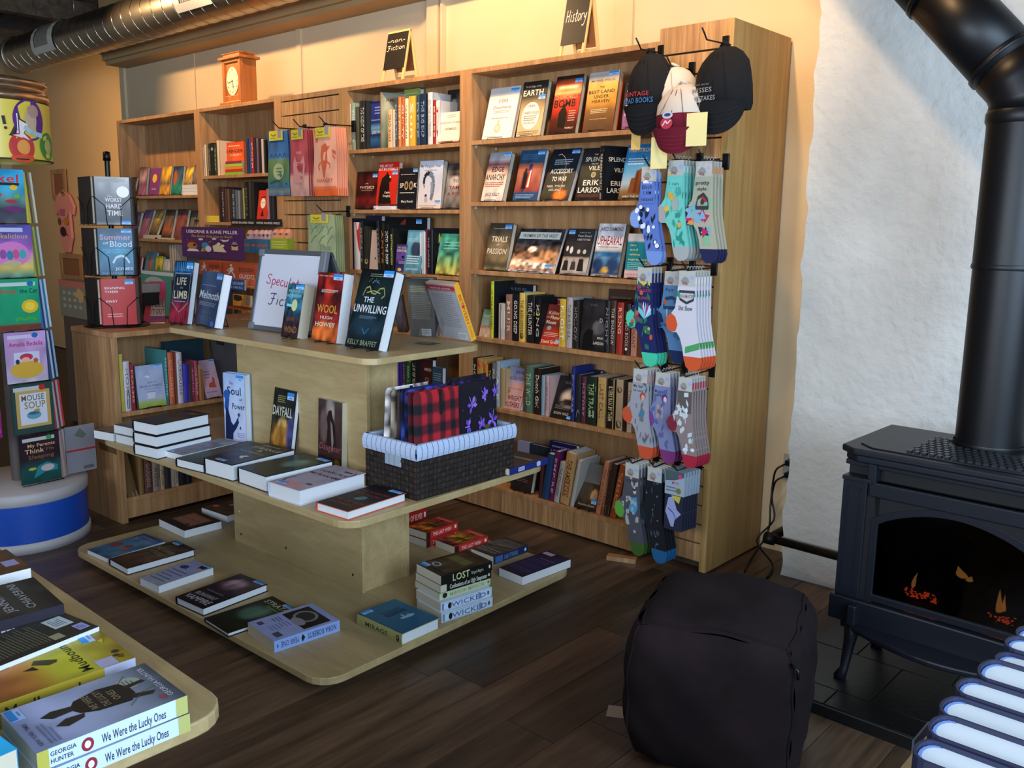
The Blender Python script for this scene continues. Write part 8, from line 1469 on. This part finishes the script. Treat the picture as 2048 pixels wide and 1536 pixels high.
    # left neighbour column, partly out of frame
for i, (lb_, cc, its) in enumerate([('magenta picture book at the left edge of the spinner, second row up', '8c1c6c', [('r', 'c0c4d0', .3, .1, .95, .78), ('t', '8c3048', 'M', .5, .9, .5, .18), ('r', 'b8b8c8', .2, .84, .9, .94)]), ('pale aqua picture book at the left edge of the spinner, third row up', '6cb8c8', [('t', '2c3c5c', 'PAD', .3, .95, .66, .1), ('e', 'a8b858', .6, .2, .2, .12), ('e', '3c9c6c', .7, .4, .2, .1)])]):
    z_ = .285+.229*(i+1); o_ = Vector((bl.x, bl.y, z_))-ax*(w*.86)-Vector((-ax.y, ax.x, 0))*-.03
    book(lb_, frame_M(tuple(o_), (ax*.97-Vector((-ax.y, ax.x, 0))*.1).normalized(), (0, 0, 1)), w*.9, .22, .012, cov=cc, items=its, hard=False, glossy=True)
book('white back cover leaning at the right foot of the spinner', frame_M(tuple(Vector(onz(104, 955, .285))+Vector((.0, .07, 0))), ax, (0, 0, 1)), .14, .22, .008, cov='84848c', hard=False, items=[('r', 'a82c34', 0, .46, 1, .50), ('p', '5c6c60', [(.3, .8), (.5, .95), (.7, .8), (.6, .72)]), ('r', '5c5c64', .55, .05, .9, .12)])
# ================================================================== WICKER BASKET WITH FABRIC BOOK SLEEVES
BX0, BX1, BY0, BY1, BZ = -2.455, -2.185, 1.955, 2.445, Z2+.0
t = thing('wicker_basket', 'dark brown wicker basket with a striped white liner on the middle tier', 'basket', (BX0, BY0, BZ), .0)
W_, D_, hB = BX1-BX0, BY1-BY0, .175
WK = attr_mat('woven_paper_rush', .75)
m = mb(); e = .012
m.box(0, W_, 0, e, 0, hB, '100c0a').box(0, W_, D_-e, D_, 0, hB, '100c0a').box(0, e, e, D_-e, 0, hB, '100c0a').box(W_-e, W_, e, D_-e, 0, hB, '100c0a').box(0, W_, 0, D_, 0, .006, '100c0a'); m.build('body', WK, t)
m = mb(); R = random.Random(4); rz_ = 9; s_ = .0195
for f_ in range(2):
    L = D_ if f_ else W_; nx = int(L/s_)
    for r_ in range(rz_):
        for c_ in range(nx):
            a_ = c_*L/nx; b_ = (c_+1)*L/nx; z0 = r_*hB/rz_; z1 = (r_+1)*hB/rz_; up = .005 if (r_+c_) % 2 else .0015; k = R.uniform(.7, 1.3); cc = tuple(v*k for v in lin('2a211c'))
            q = [(a_+.0008, z0+.0008, .0003), (b_-.0008, z0+.0008, .0003), (b_-.0008, z1-.0008, .0003), (a_+.0008, z1-.0008, .0003), ((a_+b_)/2-.004, (z0+z1)/2-.003, up), ((a_+b_)/2+.004, (z0+z1)/2-.003, up), ((a_+b_)/2+.004, (z0+z1)/2+.003, up), ((a_+b_)/2-.004, (z0+z1)/2+.003, up)]
            if f_ == 0 and abs((a_+b_)/2-W_*.52) < .035 and .10 < (z0+z1)/2 < .14: continue
            P3 = [((W_+h_, p_, z_) if f_ else (p_, -h_, z_)) for p_, z_, h_ in q]
            m.add(P3, [(0, 1, 5, 4), (1, 2, 6, 5), (2, 3, 7, 6), (3, 0, 4, 7), (4, 5, 6, 7)], cc)
m.build('weave', WK, t, kind='stuff')
LIN = attr_mat('striped_cotton', .9)
m = mb(); lz0, lz1 = hB-.035, hB+.018
def liner(L, f, n_):
    for c_ in range(n_):
        a_ = c_*L/n_; b_ = (c_+1)*L/n_; st = b_-.0022
        for (q0, q1, cc) in ((a_, st, 'b4c4e0'), (st, b_, '46505c')):
            for k in range(4):
                za = lz0+(lz1-lz0)*k/4; zb_ = lz0+(lz1-lz0)*(k+1)/4; bo = [.004, .008, .009, .007, .0][k]; bo2 = [.004, .008, .009, .007, .0][k+1]
                m.add([f(q0, za, bo), f(q1, za, bo), f(q1, zb_, bo2), f(q0, zb_, bo2)], [(0, 1, 2, 3)], cc, True)
liner(D_+.012, lambda p_, z_, b_: (W_+b_+.001, p_-.006, z_), 20); liner(W_+.012, lambda p_, z_, b_: (p_-.006, -b_-.001, z_), 11)
liner(D_+.012, lambda p_, z_, b_: (-b_, p_-.006, z_), 20); liner(W_+.012, lambda p_, z_, b_: (p_-.006, D_+b_, z_), 11)
for (x0_, x1_, y0_, y1_) in ((0, W_, -.001, .012), (0, W_, D_-.012, D_+.001), (-.001, .012, 0, D_), (W_-.012, W_+.001, 0, D_)): m.box(x0_, x1_, y0_, y1_, lz1-.03, lz1-.0, 'b4c4e0')
m.box(W_*.42, W_*.72, -.006, -.002, .105, hB-.02, '98a4b4').box(W_*.50, W_*.505, -.0065, -.006, .105, hB-.02, '46505c').box(W_*.60, W_*.605, -.0065, -.006, .105, hB-.02, '46505c')
m.build('liner', LIN, t)
def sleeve(label, x0_, y0_, L, hh_, th, lean, cf, items=(), rz=PI/2, strap=None):
    """padded fabric sleeve standing in the basket, long side along +y, face towards +x"""
    M = Matrix.Translation((x0_, y0_, BZ+.055))@Matrix.Rotation(rz, 4, 'Z')@Matrix.Rotation(lean, 4, 'X')
    t = thing('book_sleeve', label, 'pouch', M=M)
    hh_ = hh_+.065; m = mb(); nu, nv = 26, 26
    def P(u, v, s): r = min(min(u, 1-u)*9, min(v, 1-v)*9, 1); r = math.sqrt(max(0, 1-(1-r)**2)); return (u*L, s*(th/2)*r*(1+.12*math.sin(u*7+v*5))+.0, v*hh_)
    m.grid(lambda u, v: P(u, v, -1), nu, nv, cf); m.grid(lambda u, v: P(u, v, 1), nu, nv, cf); m.build('padded_body', CLOTH, t)
    if items: m = mb(); art(m, lambda u, v, d: (P(u, v, -1)[0], P(u, v, -1)[1]-d-.0016, P(u, v, -1)[2]), items, .0006); m.build('print', CLOTH, t)
    if strap: mb().box(L*.50, L*.56, -th/2-.004, -th/2-.001, hh_*.72, hh_*1.0, strap).build('elastic_loop', CLOTH, t, bevel=.001)
    return t
def plaid(u, v):
    a = (int(u*7.99) % 2); b = (int(v*7.99) % 2); c = {0: '15161c', 1: '5c1820', 2: 'b0202c'}[a+b]; return lin(c)
def galaxy(seed, cs):
    return pic([(0, cs[0]), (1, cs[0])], noise=.22, seed=seed, nscale=12, blobs=[(.1+.8*random.Random(seed*9+i).random(), random.Random(seed*5+i).random(), .1, .08, cs[1+i % (len(cs)-1)], .6) for i in range(7)])
DF = []
R = random.Random(12)
for (cu, cv, s_, a_) in ((.30, .74, .13, .5), (.80, .52, .15, -.3), (.62, .84, .10, 1.0), (.20, .50, .10, 1.6), (.52, .50, .10, .2), (.30, .22, .12, -.8), (.72, .18, .11, .9), (.90, .86, .10, .3)):
    for q, (l_, w_) in zip((.5, -.5, 2.6, 3.7), ((1, .05), (1, .05), (.9, .045), (.9, .045))):
        dx, dz = math.cos(a_+q)*s_*l_, math.sin(a_+q)*s_*l_; px_, pz_ = -math.sin(a_+q)*w_*.6, math.cos(a_+q)*w_*.6
        DF.append(('p', R.choice(['7c50c8', '9068d8', '6c48b8']), [(cu, cv), (cu+dx*.6-px_, cv+dz*.6-pz_), (cu+dx, cv+dz), (cu+dx*.6+px_, cv+dz*.6+pz_)]))
    DF.append(('l', '9c80d8', [(cu-math.cos(a_+1.57)*s_*.3, cv-math.sin(a_+1.57)*s_*.3), (cu+math.cos(a_+1.57)*s_*.9, cv+math.sin(a_+1.57)*s_*.9)], .012))
DF = [('e', R.choice(['8c8c5c', '6c6c4c', '50546c']), R.uniform(.06, .94), R.uniform(.06, .94), .008, .008) for _ in range(34)]+[('e', '4c4c38', R.uniform(.1, .9), R.uniform(.1, .9), .05, .025) for _ in range(5)]+DF
yb = BY0+.02
sleeve('black fabric book sleeve with purple dragonflies, right in the basket', BX1-.035, BY0+.235, .205, .245, .022, -.05, lambda u, v: lin('14121c'), DF)
sleeve('red and black buffalo-plaid fabric book sleeve in the basket', BX1-.028, BY0+.018, .215, .245, .024, -.03, plaid, (), strap='15130f')
sleeve('second red and black plaid book sleeve just behind the first', BX1-.056, BY0+.018, .205, .243, .020, -.03, lambda u, v: tuple(c*.7 for c in plaid(u, v)))
sleeve('dark blue galaxy-print book sleeve behind the plaid ones', BX1-.080, BY0+.022, .20, .248, .018, -.02, galaxy(3, ['15183c', '2c3ca8', '4c54c8', '0c0c18', '24306c']))
sleeve('blue and brown galaxy-print book sleeve, third from the left in the basket', BX1-.102, BY0+.02, .20, .25, .018, .0, galaxy(5, ['181c48', '3454b8', '3c2c28', '5c6cd0', '12122c']))
sleeve('mottled brown and violet book sleeve, second from the left in the basket', BX1-.124, BY0+.018, .20, .245, .018, .03, galaxy(8, ['3c2c2c', '2c3c9c', '54443c', '1c1830']))
sleeve('tan and grey book sleeve near the left end of the basket', BX1-.160, BY0+.016, .20, .24, .022, .05, galaxy(11, ['7c7060', '9c8c7c', '54504c', 'b0a898']))
sleeve('off-white book sleeve with faint grey lines, leftmost in the basket', BX1-.195, BY0+.014, .20, .245, .024, .07, galaxy(14, ['b0a8a4', 'c8c0bc', '948c90', 'b8b0b4']), strap='1c1c20')
sleeve('black sleeve with white stars at the back of the basket', BX1-.085, BY0+.235, .205, .26, .024, -.05, galaxy(17, ['101018', '1c1c2c', '2c2c54']), [('e', 'c8c8d8', R.uniform(.08, .92), R.uniform(.4, .95), .010, .010) for _ in range(22)])
sleeve('violet and pink patterned sleeve at the back of the basket', BX1-.062, BY0+.236, .20, .25, .016, -.05, galaxy(19, ['2c1c4c', '8c4cb8', 'c870a0', '1c1430', '6c48c0']))
# ================================================================== POUF
hp = .44
c0 = Vector((-1.12, 2.15, 0)); ra = math.atan2(.125, .364)
t = thing('pouf', 'dark plum-brown square fabric pouf on the floor before the stove', 'ottoman', tuple(c0), ra)
PF = noisy('plum_brown_suede', '161112', '281e20', 5, .95, .25, 14, 4, .01, Specular_IOR_Level=.15)
m = mb(); N = 18; s = .226
def cube_pt(f, u, v):
    a, b = 2*u-1, 2*v-1
    p = {0: (a, -1, b), 1: (1, a, b), 2: (-a, 1, b), 3: (-1, -a, b), 4: (a, b, 1), 5: (a, -b, -1)}[f]
    x, y, z = p; k = 6.0; n_ = (abs(x)**k+abs(y)**k+abs(z)**k)**(1/k); x, y, z = x/n_, y/n_, z/n_
    bul = 1+.07*(1-z*z); wr = .010*math.sin(9*a+4*b+f)*math.sin(5*b+2*f)
    zz = (z+1)/2*hp
    if f == 4: zz += .022*(1-a*a)*(1-b*b)-.010*math.sin(a*5+1)*math.cos(b*4)*(1-a*a)+.012*b*0
    return (x*s*bul+wr*.5, y*s*bul+wr*.5, max(zz, .0))
def f_(f): return lambda u, v: cube_pt(f, u, v)
for f in range(6): m.grid(f_(f), N, N)
m.build('cover', PF, t)
def seam(pts, r=.003): m_ = mb(); m_.tube(pts, r, 6); m_.build('seam', PF, t)
K = [i/24 for i in range(25)]
seam([cube_pt(4, u, .0+.035) for u in K]); seam([cube_pt(4, u, .965) for u in K]); seam([cube_pt(4, .03, u) for u in K]); seam([cube_pt(4, .97, u) for u in K])
seam([cube_pt(0, .985, u) for u in K], .0035); seam([cube_pt(0, .015, u) for u in K], .0035)
p = Vector(cube_pt(0, .985, .86)); mb().tube([tuple(p+Vector((-.008, -.002, .02))), tuple(p+Vector((.01, -.012, .012))), tuple(p+Vector((.012, -.01, -.012)))], .004, 6).build('zip_pull', BLACK, t)
